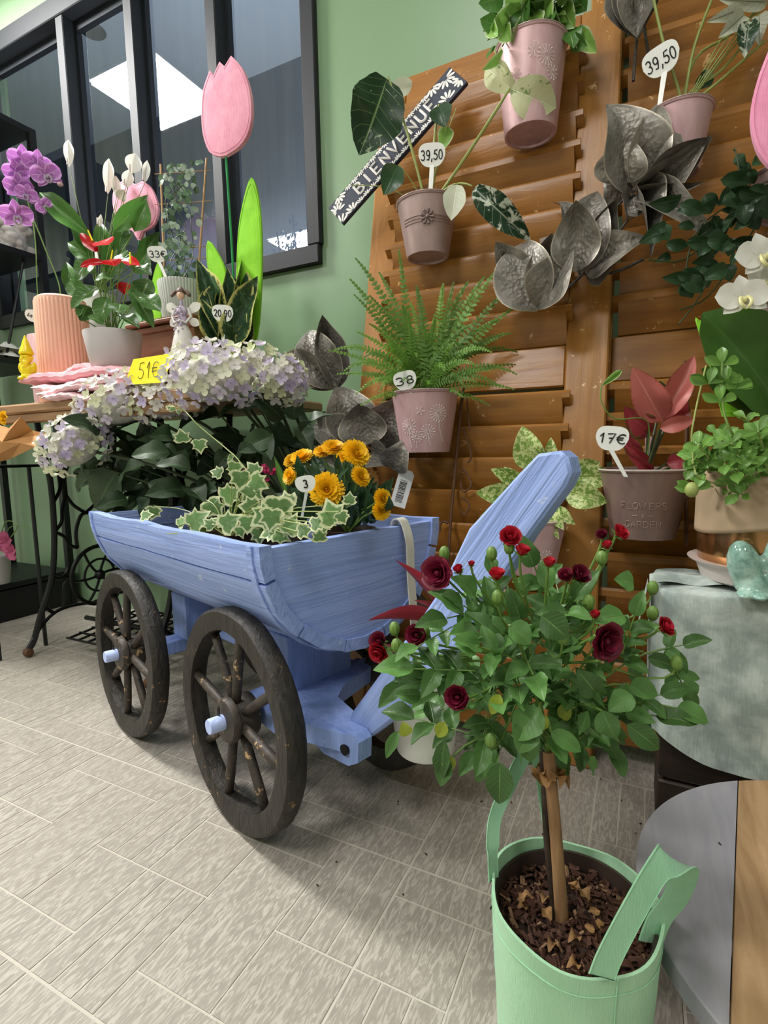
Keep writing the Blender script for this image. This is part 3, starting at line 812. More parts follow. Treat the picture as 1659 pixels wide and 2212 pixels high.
# white bucket hung on the cart by a strap hook
bc = K(UF-.085, .235, .125)
wb = thing('hanging_planter', bc, 'white planter hung on the end of the blue cart by a flat white hook', 'planter')
b = MB(); b.lathe([(0, 0), (.046, 0), (.048, .003), (.062, .125), (.066, .128), (.066, .134), (.060, .134), (.058, .128), (.0445, .006), (0, .006)], bc, 36); b.build('pot', m_white, wb)
hk = []
for q in [(UF-.019, .243), (UF-.0165, .32), (UF-.0105, .40), (UF-.009, .455), (UF-.0, .487), (UF+.010, .4985), (UF+.022, .4975), (UF+.0285, .485), (UF+.0285, .46)]: hk.append(q)
b = MB(); hs = spline([V((u_, 0, z_)) for u_, z_ in hk], 5); vs = []
for i, p in enumerate(hs):
    t_ = (hs[min(i+1, len(hs)-1)]-hs[max(i-1, 0)]).normalized(); nn = V((-t_.z, 0, t_.x))*.0012
    for s1, s2 in ((-1, -1), (1, -1), (1, 1), (-1, 1)): q = p+nn*s2; vs.append(K(q.x, .288+s1*.0095, q.z))
fs = [(0, 1, 2, 3), tuple(len(vs)-4+k for k in (3, 2, 1, 0))]
for i in range(len(hs)-1):
    for k in range(4): fs.append((i*4+k, (i+1)*4+k, (i+1)*4+(k+1) % 4, i*4+(k+1) % 4))
b.add(vs, fs); b.build('hook', m_ivorypl, wb)
MB().lathe([(0, 0), (.054, 0), (.0575, .003), (0, .012)], bc+V((0, 0, .112)), 24).build('soil', m_soil, wb)
cord = thing('cordyline_plant', bc+V((0, 0, .12)), 'red strap-leaved plant growing in the white planter hung on the blue cart', 'plant')
lm = leafmesh('strap_red', L_cord, prof_lance, .35, .3, 0, nu=4, nv=8)
for px, py, d_ in ((868, 1203, .02), (800, 1322, .0), (900, 1290, .03), (985, 1300, -.03)):
    base = atd(965+d_*300, 1352, depth(bc)-.03); tip = atd(px, py, depth(base)-.03+d_)
    MB().tube([bc+V((0, 0, .12)), (bc+V((0, 0, .15))+base)/2, base], .0022, 6).build('stem', m_stemd, cord)
    put('leaf', lm, cord, base, tip, .02, nrm=V((0, -.4, 1)))
for k in range(5):
    base = bc+V((R_.uniform(-.015, .015), R_.uniform(-.015, .015), .12)); a = k*1.25
    put('leaf', lm, cord, base, base+V((math.cos(a)*.07, math.sin(a)*.07, .05+.02*(k % 2))), .018, nrm=V((0, 0, 1)))

# ================================================================== SHUTTERS leaning on the wall
KN = math.sqrt(1.04); SU = V((0, .2, 1))/KN; SN = V((0, -1, .2))/KN; RS = Matrix((V((1, 0, 0)), SN*-1, SU)).transposed()
def SP(x, z, n=0, off=0): return V((x, 1.02+.2*z+off, z)) + SN*n
def shutter(x0, x1, off, top, lips, mid, seed, label, sl0, sl1, bottom=.0):
    t = thing('louvred_shutter', SP((x0+x1)/2, 0, 0, off), label, 'shutter', None)
    rr = random.Random(seed); TH = .032
    def plank(name, xa, xb, za, zb, mat, n0=0, n1=-TH, bv=.003):
        b = MB().bbox((0, 0, 0), (xb-xa, n0-n1, (zb-za)*KN), b=bv)
        c = SP((xa+xb)/2, (za+zb)/2, (n0+n1)/2, off)
        b.mats = [mat]; b.mi = [0]*len(b.f)
        return new_obj(name, b.mesh(name, True, 35), t, None, Matrix.Translation(c) @ RS.to_4x4())
    plank('stile', x0, x0+.072, bottom, top, m_shutv)
    plank('stile', x1-.083, x1, bottom, top, m_shutv)
    for za, zb in ((top-.085, top), mid, (.035, .13)):
        plank('rail', x0+.072, x1-.083, za, zb, m_shut, -.001 if za > .2 else -.003)
    for z in lips:
        b = MB(); d = rr.uniform(-.002, .002); w = sl1-sl0
        # slat: top lip forward, lower edge tucked back
        prof = [(.024+d, .0), (.021+d, .006), (.016+d, .007), (-.022, -.062), (-.028, -.066), (-.022, -.071), (.022+d, -.006)]
        prof = [(.025+d, -.001), (.022+d, .004), (.013+d, .004), (-.022, -.058), (-.022, -.066), (-.014, -.066), (.024+d, -.012)]
        n = len(prof); vs = []
        e = [rr.uniform(-.003, .003) for _ in range(2)]
        tl_ = rr.uniform(-.0025, .0025)
        XS = (sl0+e[0], sl0+.0160, sl0+.0165, sl1-.0130, sl1-.0125, sl1+e[1])
        for i, xx in enumerate(XS):
            xc = xx-(sl0+sl1)/2
            for (q, zz) in prof:
                # the ends are notched: only the forward ear runs over the stile
                if i in (0, 1, 4, 5) and zz < -.02: q, zz = .003, -.024
                vs.append(V((xc, -q, zz*KN+tl_*xc*4)))
        fs = [tuple(range(n)), tuple(5*n+k for k in range(n-1, -1, -1))]
        for i in range(5):
            for k in range(n): fs.append((i*n+k, (i+1)*n+k, (i+1)*n+(k+1) % n, i*n+(k+1) % n))
        b.add(vs, fs); b.mats = [m_shut]; b.mi = [0]*len(b.f)
        new_obj('slat', b.mesh('slat', True, 30), t, None, Matrix.Translation(SP((sl0+sl1)/2, z, 0, off)) @ RS.to_4x4())
    return t
LIPS = [1.468, 1.398, 1.326, 1.258, 1.19, 1.118, 1.05, .987, .909]
LOW = [.731, .663, .595, .525, .453, .388, .322, .256, .19]
sh1 = shutter(-.645, -.072, 0, 1.565, LIPS, (.748, .835), 1, 'tall orange-brown louvred shutter, the front left one, leaning against the green wall', -.59, -.142)
b = MB().bbox((0, 0, 0), (.01, .004, .004))
sh2 = shutter(-.142, .60, .045, 1.66, [1.55, 1.48, 1.41, 1.339, 1.265, 1.198, 1.13, 1.06, .99, .925], (.755, .85), 2, 'darker louvred shutter behind and right of the front one', -.075, .53)
sh2_low = None
for z in [.741, .678, .61, .54, .467, .40, .33, .26, .19]: LOW2 = None
def more(t, lips, off, s0, s1, seed):
    rr = random.Random(seed); me = [c for c in t.children if c.name.startswith('slat')][0].data
    xw = sum(p.co.x for p in me.vertices)
    for z in lips:
        inst('slat', me, t, Matrix.Translation(SP((s0+s1)/2, z, rr.uniform(-.002, .002), off)) @ RS.to_4x4())
more(sh1, LOW, 0, -.59, -.142, 4)
more(sh2, [.741, .678, .61, .54, .467, .40, .33, .26, .19], .045, -.075, .53, 5)

# wrought iron trellis in front of the shutters
tr_ = thing('iron_trellis', lean(985, 1190, .05), 'rusty wrought iron trellis with thin rods standing before the shutters', 'trellis')
def rod(pts, r=.0035, off=.045, name='rod', par=None):
    par = par or tr_
    return MB().tube(spline([lean(x, y, off) for x, y in pts], 4), r, 7).build(name, m_rust, par)
rod([(1001, 838), (994, 900), (984, 1010), (974, 1120), (968, 1230), (962, 1400)])
rod([(968, 1130), (957, 1127), (950, 1135), (950, 1150)], .003)
rod([(1008, 850), (1012, 900), (1016, 930)], .0018); rod([(1000, 925), (1008, 945), (1018, 985), (1010, 1000)], .0022)
rod([(998, 1010), (1012, 1030), (1018, 1050), (1000, 1062), (995, 1040)], .0022)
rod([(997, 1075), (1014, 1090), (1004, 1112), (994, 1100)], .0022)
rod([(1482, 780), (1484, 900), (1483, 1000), (1482, 1180)], .0035, .02)
rod([(1475, 1060), (1466, 1090), (1470, 1110), (1462, 1140)], .003, .02)
rod([(1481, 1128), (1515, 1128)], .0025, .02)

# ================================================================== POTS HUNG ON THE SHUTTERS
def hungpot(name, pxc, pyr, hw, pyb, hwb, label, mat, off=.03, rimmat=None, gap=0, Yfix=None, strap=None, tiltx=0):
    Y = Yfix or 1.15
    for _ in range(6):
        p = aty(pxc, pyr, Y); r = size_at(p, hw)
        if not Yfix: Y = 1.02+.2*p.z-off-r
    q = aty(pxc, pyb, Y); rb = size_at(q, hwb); h = p.z-q.z
    base = V((p.x, p.y, q.z))
    t = thing(name, base, label, 'pot')
    b = MB(); rw = r
    b.lathe([(0, .004), (rb*.86, .004), (rb*.9, 0), (rb, 0), (rb+.001, .003), (rw-.002, h-.006), (rw, h-.005), (rw+.0015, h-.002), (rw, h+.001), (rw-.003, h), (rw-.004, h-.005), (rb-.002, .006), (0, .006)], base, 40)
    b.build('body', mat, t, angle=30)
    if rimmat:
        b = MB(); n = 40; b.tube([base+V(((rw+.0008)*math.cos(2*PI*i/n), (rw+.0008)*math.sin(2*PI*i/n), h-.001)) for i in range(n)], .0016, 6, closed=True); b.build('rim', rimmat, t)
    MB().lathe([(0, h-.012), ((rw+(rb-rw)*(.014/h))-.005, h-.014)], base, 24).build('soil', m_soil, t)
    if strap is not None:
        sx = strap; z0 = base.z+h
        pts = [V((p.x+sx, base.y+rw*.97, z0-.02)), V((p.x+sx, base.y+rw*.99, z0+.03)), V((p.x+sx, base.y+rw+.004, z0+.055)), V((p.x+sx, base.y+rw+.02, z0+.058))]
        MB().tube(pts, [.007]*4, 6, flat=.12, upv=V((0, 1, 0))).build('hook', m_pinkpot, t)
    return t, base, rw, rb, h
def dandelions(t, base, rw, rb, h, heads, mat, sc_=1.0):
    """printed dandelion clocks: rays with dots, and stems, wrapped on the tapered body"""
    b = MB()
    def mp(u, v):  # u metres round the front, v height
        r = rb+(rw-rb)*v/h+.0009
        ctr = math.atan2(EYE.y-base.y, EYE.x-base.x); a = ctr + u/r
        return V((base.x+r*math.cos(a), base.y+r*math.sin(a), base.z+v))
    for (u0, v0, R, n, stem) in heads:
        for k in range(n):
            a = 2*PI*k/n; q = [mp(u0+R*f*math.cos(a), v0+R*f*math.sin(a)) for f in (.22, .6, 1)]
            b.tube(q, .00042, 4); b.ball(q[-1], .0012, 5)
        if stem:
            du, dv = stem; b.tube([mp(u0+du*f*f, v0-R*.2+dv*f) for f in (0, .25, .5, .75, 1)], .0005, 4)
    b.build('printed_dandelions', mat, t)
pinkA, bA, rA, rbA, hA = hungpot('tin_pot', 1148, 103, 75, 292, 54, 'pink tin pot with white dandelion print, hung highest on the front shutter', m_pinkpot, rimmat=m_mauvepot)
dandelions(pinkA, bA, rA, rbA, hA, [(.03, hA*.66, .017, 15, None), (.005, hA*.72, .012, 9, None), (-.035, hA*.52, .013, 11, (0, -.04)), (-.008, hA*.40, .014, 14, (-.002, -.03)), (.022, hA*.38, .012, 12, (.002, -.025)), (.045, hA*.5, .012, 10, None), (-.028, hA*.35, .01, 9, (-.004, -.03))], m_whitepaint)
potB, bB, rB, rbB, hB = hungpot('tin_pot', 923, 441, 66, 558, 44, 'mauve tin pot with an embossed daisy and ribs, below the welcome plank', m_mauvepot, rimmat=m_mauvepot)
def wrapm(base, rw, rb, h, lift=.001, du=0):
    def mp(u, v):
        r = rb+(rw-rb)*v/h+lift; ctr = math.atan2(EYE.y-base.y, EYE.x-base.x); a = ctr+(u+du)/r
        return V((base.x+r*math.cos(a), base.y+r*math.sin(a), base.z+v))
    return mp
mp = wrapm(bB, rB, rbB, hB, .0005)
b = MB()
for vv in (.50, .55, .60):
    b.tube([mp(u_, hB*vv) for u_ in [i/16*.12-.06 for i in range(17)]], .0009, 5)
b.build('embossed_band', m_mauvepot, potB)
b = MB(); mp = wrapm(bB, rB, rbB, hB, .002)
for k in range(9):
    a = 2*PI*k/9; b.tube([mp(.004*math.cos(a), hB*.56+.004*math.sin(a)), mp(.009*math.cos(a), hB*.56+.009*math.sin(a)), mp(.0135*math.cos(a), hB*.56+.0135*math.sin(a)), mp(.0155*math.cos(a), hB*.56+.0155*math.sin(a))], [.0012, .0022, .0034, .0012], 8)
b.ball(mp(0, hB*.56), .0045, 10); b.build('embossed_daisy', plain('daisy relief', '8a7672', .45, .3), potB)
potC, bC, rC, rbC, hC = hungpot('tin_pot', 918, 848, 73, 977, 51, 'pink tin pot with white dandelion print, holding the fern', m_pinkpot, rimmat=m_mauvepot)
dandelions(potC, bC, rC, rbC, hC, [(.028, hC*.62, .017, 17, (.012, -.055)), (.005, hC*.33, .014, 14, (.006, -.025)), (-.018, hC*.25, .011, 12, (0, -.02)), (-.036, hC*.42, .015, 14, (.006, -.04)), (-.01, hC*.66, .008, 5, None)], m_whitepaint)
potD, bD, rD, rbD, hD = hungpot('tin_pot', 1140, 1118, 82, 1232, 56, 'pink tin pot behind the raised blue cart handle', m_pinkpot, rimmat=m_rimpale, strap=.02)
dandelions(potD, bD, rD, rbD, hD, [(.035, hD*.35, .013, 12, (.002, -.03)), (.01, hD*.3, .012, 12, (.002, -.02))], m_whitepaint)
potE, bE, rE, rbE, hE = hungpot('tin_pot', 1393, 1012, 91, 1158, 63, 'dusty brown tin pot with faded FLOWERS & GARDEN lettering', m_brownpot, rimmat=m_rimpale, off=0, strap=.005)
mp = wrapm(bE, rE, rbE, hE, .0009)
for txt, vv, w, h_ in (('FLOWERS', .50, .076, .011), ('- & -', .36, .034, .006), ('GARDEN', .235, .058, .011)):
    write(txt, lambda u, v, vv=vv: mp(u, hE*vv+v), h_, w, .0006, 'lettering', m_fadepaint, potE, n=4)
potF, bF, rF, rbF, hF = hungpot('tin_pot', 1466, 246, 66, 378, 44, 'pink tin pot half hidden behind the large zinc leaves', m_pinkpot, off=-.02, rimmat=m_mauvepot, strap=-.01)
potG, bG, rG, rbG, hG = hungpot('tin_pot', 1700, 372, 66, 470, 46, 'mauve tin pot at the right picture edge beneath the dark climbing plant', m_mauvepot, off=-.02, rimmat=m_mauvepot)
potH, bH, rH, rbH, hH = hungpot('tin_pot', 1690, 655, 62, 738, 44, 'small mauve tin pot behind the white orchid', m_mauvepot, off=-.02, rimmat=m_mauvepot)

# --- price labels on sticks
def pricesign(text, c, w, foot, label, name='price_sign', h=None, rot=0, thick=.0012, ink=.0012, face=None, tw=.8, th=.4):
    """c: centre of the label head (point), w: its width in metres, foot: lower end of its stick"""
    c = V(c); foot = V(foot); h = h or w*.8
    n = ((face or EYE)-c); n.z *= .3; n.normalize()
    x = V((-n.y, n.x, 0)).normalized(); z = x.cross(n)*1.0; z = n.cross(x)*-1 if False else x.cross(n)
    if z.z < 0: z = -z
    x = z.cross(n)*-1 if (z.cross(n)).dot(rt) < 0 else z.cross(n)
    Rr = Matrix.Rotation(rot, 3, n); x = Rr @ x; z = Rr @ z
    t = thing(name, foot, label, 'price sign')
    out = []
    for i in range(28):
        a = 2*PI*i/28; ca_, sa_ = math.cos(a), math.sin(a)
        e = .62
        px_ = abs(ca_)**e*(1 if ca_ > 0 else -1); pz_ = abs(sa_)**e*(1 if sa_ > 0 else -1)
        wd_ = 1.0 if pz_ > 0 else 1-.28*abs(pz_)
        out.append((px_*w/2*wd_, pz_*h/2))
    vs = [c+x*a+z*b_+n*thick for a, b_ in out]+[c+x*a+z*b_-n*thick for a, b_ in out]; k = len(out)
    b = MB().add(vs, [tuple(range(k)), tuple(range(2*k-1, k-1, -1))]+[(i, i+k, (i+1) % k+k, (i+1) % k) for i in range(k)])
    top = c-z*h*.42; sw_ = w*.085
    b2 = []
    for p, q in ((top, sw_), (foot, sw_*.8)):
        for sx_, sn in ((-1, 1), (1, 1), (1, -1), (-1, -1)): b2.append(p+x*q*sx_+n*thick*sn)
    b.add(b2, [(0, 1, 5, 4), (1, 2, 6, 5), (2, 3, 7, 6), (3, 0, 4, 7), (4, 5, 6, 7)])
    b.build('board', m_white, t, angle=30)
    write(text, lambda u, v: c+x*u+z*v+n*(thick+.0004), h*th, w*tw, ink, 'lettering', m_ink, t, gap=.14)
    return t
def ps(text, px, py, wpx, fpx, fpy, pt, label, **k):
    """pt: depth-giving function px,py -> point"""
    c = pt(px, py); return pricesign(text, c, size_at(c, wpx), pt(fpx, fpy), label, **k)

# ================================================================== ZINC LEAF WALL DECORATIONS
s = NT('zinc leaf sheet')
uvn = s.n('ShaderNodeSeparateXYZ'); s.l(s.n('ShaderNodeTexCoord').outputs['UV'], uvn.inputs[0])
ax = s.math('ABSOLUTE', uvn.outputs[0])
n = s.noise(s.coord('World'), 55, 5, .6); vo = s.n('ShaderNodeTexVoronoi'); vo.inputs['Scale'].default_value = 130; s.l(s.coord('World'), vo.inputs['Vector'])
oi = s.n('ShaderNodeObjectInfo').outputs['Random']
c = s.ramp(n, [(.3, '7c7870'), (.7, 'aaa398')]); c = s.mix(s.math('MULTIPLY', oi, .55), c, '4a4744')
r = s.n('ShaderNodeMapRange'); s.l(ax, r.inputs[0]); r.inputs[1].default_value = .93; r.inputs[2].default_value = .99
c = s.mix(r.outputs[0], c, 'c4baa8'); s.l(c, s.b.inputs['Base Color']); s.set(Roughness=.42, Metallic=.3)
mid = s.n('ShaderNodeMapRange'); s.l(ax, mid.inputs[0]); mid.inputs[1].default_value = .9; mid.inputs[2].default_value = .5
s.bump(s.math('ADD', s.math('MULTIPLY', s.math('MULTIPLY', vo.outputs['Distance'], mid.outputs[0]), .8), s.math('MULTIPLY', n, .5)), .6, .005)
m_zinc = s.m
zA = leafmesh('zinc_a', m_zinc, prof_ovate, .5, .35, .05, nu=8, nv=14, tipcurl=.5)
zB = leafmesh('zinc_b', m_zinc, prof_ovate, .65, -.25, .08, nu=8, nv=14, tipcurl=-.5)
zC = leafmesh('zinc_c', m_zinc, prof_lance, .8, .25, .05, nu=8, nv=14)
def zinc(label, leaves, stems, group=None):
    pts = [lean(x, y, o) for (x, y, _, _, _, o, _, _) in leaves]
    t = thing('zinc_leaf_spray', sum(pts, V())/len(pts), label, 'wall decoration')
    for (bx, by, tx, ty, w, ob, ot, me) in leaves:
        p0, p1 = lean(bx, by, ob), lean(tx, ty, ot)
        put('leaf', me, t, p0, p1, size_at((p0+p1)/2, w)*1.25, nrm=(EYE-p0).normalized()+rv(.35), zs=(p1-p0).length*1.0)
    for st, o in stems: MB().tube(spline([lean(x, y, o) for x, y in st], 4), .003, 7).build('stem', m_leadd, t)
    return t
zinc('large zinc leaf spray spread across the front shutter edge', [
 (1372, 418, 1340, 205, 112, .06, .16, zA), (1378, 412, 1432, 205, 66, .06, .13, zA), (1380, 414, 1470, 260, 84, .05, .10, zA),
 (1376, 412, 1535, 268, 66, .07, .14, zB), (1378, 416, 1532, 300, 62, .08, .16, zC), (1380, 418, 1510, 398, 40, .07, .14, zC), (1382, 416, 1522, 478, 58, .07, .15, zA),
 (1376, 424, 1412, 538, 42, .07, .13, zC), (1350, 425, 1312, 380, 60, .05, .09, zA), (1340, 400, 1352, 300, 90, .08, .13, zA), (1360, 425, 1345, 500, 46, .05, .08, zB),
 (1250, 590, 1284, 398, 88, .07, .13, zA), (1246, 588, 1250, 440, 80, .10, .15, zB), (1240, 570, 1214, 408, 42, .06, .10, zA), (1258, 585, 1312, 430, 52, .05, .10, zB),
 (1262, 590, 1380, 500, 70, .07, .12, zA), (1225, 600, 1175, 500, 60, .05, .09, zA), (1158, 672, 1112, 505, 104, .09, .13, zA), (1162, 670, 1238, 535, 74, .10, .14, zC), (1160, 668, 1180, 520, 70, .07, .10, zB), (1265, 595, 1330, 560, 50, .05, .08, zC), (1150, 640, 1080, 535, 60, .07, .10, zB)],
 [([(1400, 430), (1360, 470), (1300, 550), (1240, 610), (1190, 655)], .05), ([(1250, 590), (1320, 590), (1390, 560)], .05), ([(1372, 420), (1330, 450), (1262, 590)], .06)])
zinc('dark zinc leaf hanging point down at the top right', [
 (1376, 82, 1352, -90, 66, .05, .08, zA), (1376, 84, 1400, -90, 64, .06, .09, zB), (1374, 82, 1330, -60, 46, .04, .07, zC), (1380, 80, 1425, -70, 44, .04, .07, zC)],
 [([(1376, 80), (1372, 120), (1368, 175)], .04), ([(1392, 60), (1400, 110), (1408, 150)], .03)])
zl = zinc('zinc leaf spray beside the fern pot at the left shutter edge', [
 (726, 838, 650, 703, 78, .08, .14, zA), (712, 836, 606, 762, 58, .08, .13, zC), (730, 842, 692, 700, 58, .06, .10, zB), (730, 838, 640, 745, 70, .05, .10, zA),
 (772, 960, 732, 826, 90, .07, .12, zA), (790, 975, 662, 905, 66, .08, .13, zA), (800, 985, 672, 965, 44, .06, .11, zC), (798, 968, 862, 868, 92, .05, .08, zA),
 (790, 962, 778, 872, 84, .09, .12, zB), (845, 1014, 872, 958, 56, .10, .14, zA), (800, 980, 850, 1000, 50, .08, .10, zC), (760, 950, 690, 895, 60, .06, .1, zB)],
 [([(728, 840), (745, 900), (780, 960), (830, 990)], .06)])
# hanging tag with bars
tg = thing('barcode_tag', lean(866, 1098, .09), 'white tag with a barcode hanging from the left zinc leaves', 'tag')
tc = lean(869, 1056, .09); q_ = size_at(tc, 1)
xx_ = (rt*math.cos(-.28)+up*math.sin(-.28)); zz_ = (up*math.cos(-.28)-rt*math.sin(-.28)); nn_ = -fw
def tagp(u, v, d=0): return tc+xx_*u*q_+zz_*v*q_+nn_*d
b = MB().add([tagp(a, c_, d) for d in (0, -.0006) for a, c_ in ((-17, -40), (17, -40), (17, 34), (10, 42), (-10, 42), (-17, 34))], [(0, 1, 2, 3, 4, 5), (11, 10, 9, 8, 7, 6)]+[(i, i+6, (i+1) % 6+6, (i+1) % 6) for i in range(6)])
b.build('card', m_tagw, tg, smooth=False)
b = MB(); rr = random.Random(9); v_ = -30
while v_ < 20:
    w_ = rr.choice((.8, 1.2, 2.0)); b.add([tagp(-9, v_, .0003), tagp(7, v_, .0003), tagp(7, v_+w_, .0003), tagp(-9, v_+w_, .0003)], [(0, 1, 2, 3)]); v_ += w_+rr.choice((.9, 1.4))
b.build('barcode', m_ink, tg, smooth=False)
b = MB().tube([lean(858, 995, .11), tagp(-6, 60), tagp(0, 38)], .0004, 4); b.build('string', m_stem, tg)

# ================================================================== WELCOME PLANK
pw = thing('welcome_plank', lean(857, 315, .10), 'navy wooden plank with white flower print reading BIENVENUE, hung aslant on the shutter', 'sign')
wc0 = lean(724, 466, .10); wc1 = lean(990, 160, .10)
wx = (wc1-wc0); wl = wx.length; wx.normalize(); wn_ = (V((0, -1, .2))-wx*V((0, -1, .2)).dot(wx)).normalized(); wz = wn_.cross(wx)
if wz.z < 0: wz = -wz
wcen = (wc0+wc1)/2; wh = size_at(wcen, 62)
def WPt(u, v, d=0): return wcen+wx*u+wz*v+wn_*d
RWp = Matrix((wx, -wn_, wz)).transposed()
MB().bbox(wcen-wn_*.005, (wl, .01, wh), RWp, .0008).build('board', m_navy, pw, smooth=False)
write('BIENVENUE', lambda u, v: WPt(u, v, .0006), wh*.45, wl*.63, .0031, 'lettering', m_whitepaint, pw, gap=.26)
b = MB()
def petal_print(cu_, cv_, ang, L, W):
    n = 8; vs = [WPt(cu_, cv_, .0007)]
    for i in range(n+1):
        a = PI*i/n; x = L*(.25+.75*(1-math.cos(a))/2); y = W*math.sin(a)
        for_ = None
    vs = []
    for i in range(12):
        a = 2*PI*i/12; x = L*(.6+.4*math.cos(a)); y = W*math.sin(a)*(.75+.25*math.cos(a))
        u = cu_+x*math.cos(ang)-y*math.sin(ang); v = cv_+x*math.sin(ang)+y*math.cos(ang)
        vs.append(WPt(max(-wl/2, min(wl/2, u)), max(-wh/2, min(wh/2, v)), .0007))
    b.add(vs, [tuple(range(12))])
for cu_, cv_, a0, n_, L in [(-wl*.47, wh*.02, 0, 7, wh*.34), (-wl*.40, -wh*.5, .5, 5, wh*.34), (-wl*.41, wh*.5, 3.7, 5, wh*.32), (-wl*.5, -wh*.5, .3, 4, wh*.4), (wl*.44, wh*.3, 3.3, 7, wh*.36), (wl*.37, -wh*.42, .2, 6, wh*.36), (wl*.36, wh*.5, 3.6, 5, wh*.34), (wl*.49, -wh*.2, 2.2, 5, wh*.3)]:
    for k in range(n_): petal_print(cu_, cv_, a0+k*.52, L, wh*.055)
u = -wl*.33
while u < wl*.32:
    for k in range(5):
        petal_print(u, -wh*.5, .55+k*.5, wh*.2, wh*.03); petal_print(u, wh*.5, PI+.55+k*.5, wh*.2, wh*.03)
    u += wl*.052
b.build('printed_flowers', m_whitepaint, pw, smooth=False)
# ================================================================== PLANTS IN THE HUNG POTS
def stemtube(t, pts, r, mat, name='stem', n=6): return MB().tube(spline(pts, 4), r, n).build(name, mat, t)
def bushy(t, c, rad, n, me, size, rr, up_=.5, wratio=.6, front=None, name='leaf', zmin=None):
    for _ in range(n):
        d = V((rr.uniform(-1, 1), rr.uniform(-1, 1), rr.uniform(-.3, 1))).normalized()
        p = c+V((d.x*rad[0], d.y*rad[1], d.z*rad[2]))*rr.uniform(.25, 1)
        s_ = size*rr.uniform(.7, 1.25); dd = (d+V((rr.uniform(-.5, .5), rr.uniform(-.5, .5), rr.uniform(-.6, .4)))).normalized()
        tip = p+dd*s_
        if zmin and tip.z < zmin: tip.z = zmin
        put(name, me, t, p, tip, s_*wratio, nrm=V((0, 0, 1))+d*.6+(EYE-p).normalized()*.7+V((rr.uniform(-.5, .5), rr.uniform(-.5, .5), 0)))
rr = random.Random(21)
# syngonium in the top pot
t = thing('variegated_syngonium', bA+V((0, 0, hA)), 'bushy plant with pale and mid green arrow leaves in the highest pink pot', 'plant')
arrow = leafmesh('arrow', L_mid, prof_heart, .3, .35, .05); arrow2 = leafmesh('arrow2', L_light, prof_heart, .3, .35, .05)
cA = bA+V((0, 0, hA+.03))
bushy(t, cA, (.075, .05, .055), 70, arrow, .042, rr, wratio=.8, zmin=bA.z+hA-.01); bushy(t, cA, (.075, .055, .055), 64, arrow2, .042, rr, wratio=.75, zmin=bA.z+hA-.01)
for bx, by, tx, ty, w in ((1100, 20, 1068, 62, 44), (1130, 10, 1128, 55, 46), (1090, -5, 1040, 5, 40), (1170, 0, 1182, 50, 50), (1215, 10, 1235, 55, 44), (1120, 50, 1112, 85, 40), (1200, 50, 1190, 90, 44), (1160, 50, 1150, 88, 44), (1240, -10, 1262, 20, 40), (1060, 50, 1070, 75, 30), (1225, 60, 1240, 95, 40), (1245, 60, 1283, 110, 34), (1080, 60, 1040, 42, 30), (1235, 80, 1262, 100, 30), (1085, 100, 1052, 150, 20), (1090, 60, 1098, 85, 34), (1150, 20, 1160, 60, 36), (1190, 20, 1205, 66, 36)):
    dd = depth(cA)-.03; p0, p1 = atd(bx, by, dd), atd(tx, ty, dd-.02)
    put('leaf', arrow2 if (bx+ty) % 3 else arrow, t, p0, p1, size_at(p0, w)*1.1, nrm=(EYE-p0).normalized()+rv(.4)); stemtube(t, [V((cA.x, cA.y, bA.z+hA-.01)), (cA+p0)/2+V((0, 0, .02)), p0], .0012, m_stem)
# alocasia
def petleaf(t, base, bx, by, tx, ty, w, d0, d1, me, stemm=m_stempale, sr=.0028, hitch=.5, nrm=None, rl=0, bow=.02):
    p0, p1 = atd(bx, by, d0), atd(tx, ty, d1)
    put('leaf', me, t, p0, p1, size_at((p0+p1)/2, w), nrm=nrm, roll=rl)
    mid_ = (base+p0)/2+V((0, 0, bow)); b = MB().tube(bez(base, mid_, p0, 8), [sr*1.3]+[sr]*7+[sr*.6], 7); b.build('petiole', stemm, t)
dB = depth(bB)
t = thing('variegated_alocasia', bB+V((0, 0, hB)), 'alocasia with marbled arrow leaves in the daisy pot by the plank', 'plant')
baseB = bB+V((0, 0, hB-.015))
aloc = leafmesh('aloc', L_aloc, prof_heart, .25, .3, .06, nu=6, nv=12, serr=.06, nser=5); alocw = leafmesh('alocw', L_alocw, prof_heart, .3, .35, .05, nu=6, nv=10)
crm = leafmesh('crm', L_cream, prof_heart, .2, .3, .04, nu=6); bw = leafmesh('bw', L_bw, prof_heart, .35, .45, .05, nu=6, nv=12)
petleaf(t, baseB, 838, 165, 784, 322, 124, dB-.05, dB-.07, aloc, bow=.04, rl=-.15)
put('leaf', crm, t, atd(832, 205, dB-.03), atd(895, 175, dB-.02), .035)
petleaf(t, baseB, 1102, 190, 1200, 232, 78, dB-.13, dB-.14, alocw, sr=.0034, bow=-.01)
put('leaf', alocw, t, atd(1110, 196, dB-.128), atd(1045, 140, dB-.12), .05)
petleaf(t, baseB, 948, 225, 960, 268, 50, dB-.05, dB-.07, leafmesh('dk', L_dark, prof_heart, .3, .3, .04))
petleaf(t, baseB, 968, 272, 950, 330, 34, dB-.04, dB-.04, leafmesh('lightal', L_light, prof_lance, .4, .3, .04))
petleaf(t, baseB, 860, 355, 832, 415, 52, dB-.05, dB-.07, leafmesh('dk', L_dark, prof_heart, .3, .3, .04), sr=.0012)
petleaf(t, baseB, 986, 396, 976, 468, 50, dB-.09, dB-.11, crm, sr=.0015)
petleaf(t, baseB, 1020, 402, 1138, 512, 58, dB-.08, dB-.12, bw, sr=.0022, bow=.05)
for bx, by in ((760, 400), (985, 235)): stemtube(t, [baseB, (baseB+atd(bx, by, dB-.03))/2+V((.0, 0, .02)), atd(bx, by, dB-.02)], .0012, m_stempale)
def nearB(x, y): return atd(x, y, dB-.055)
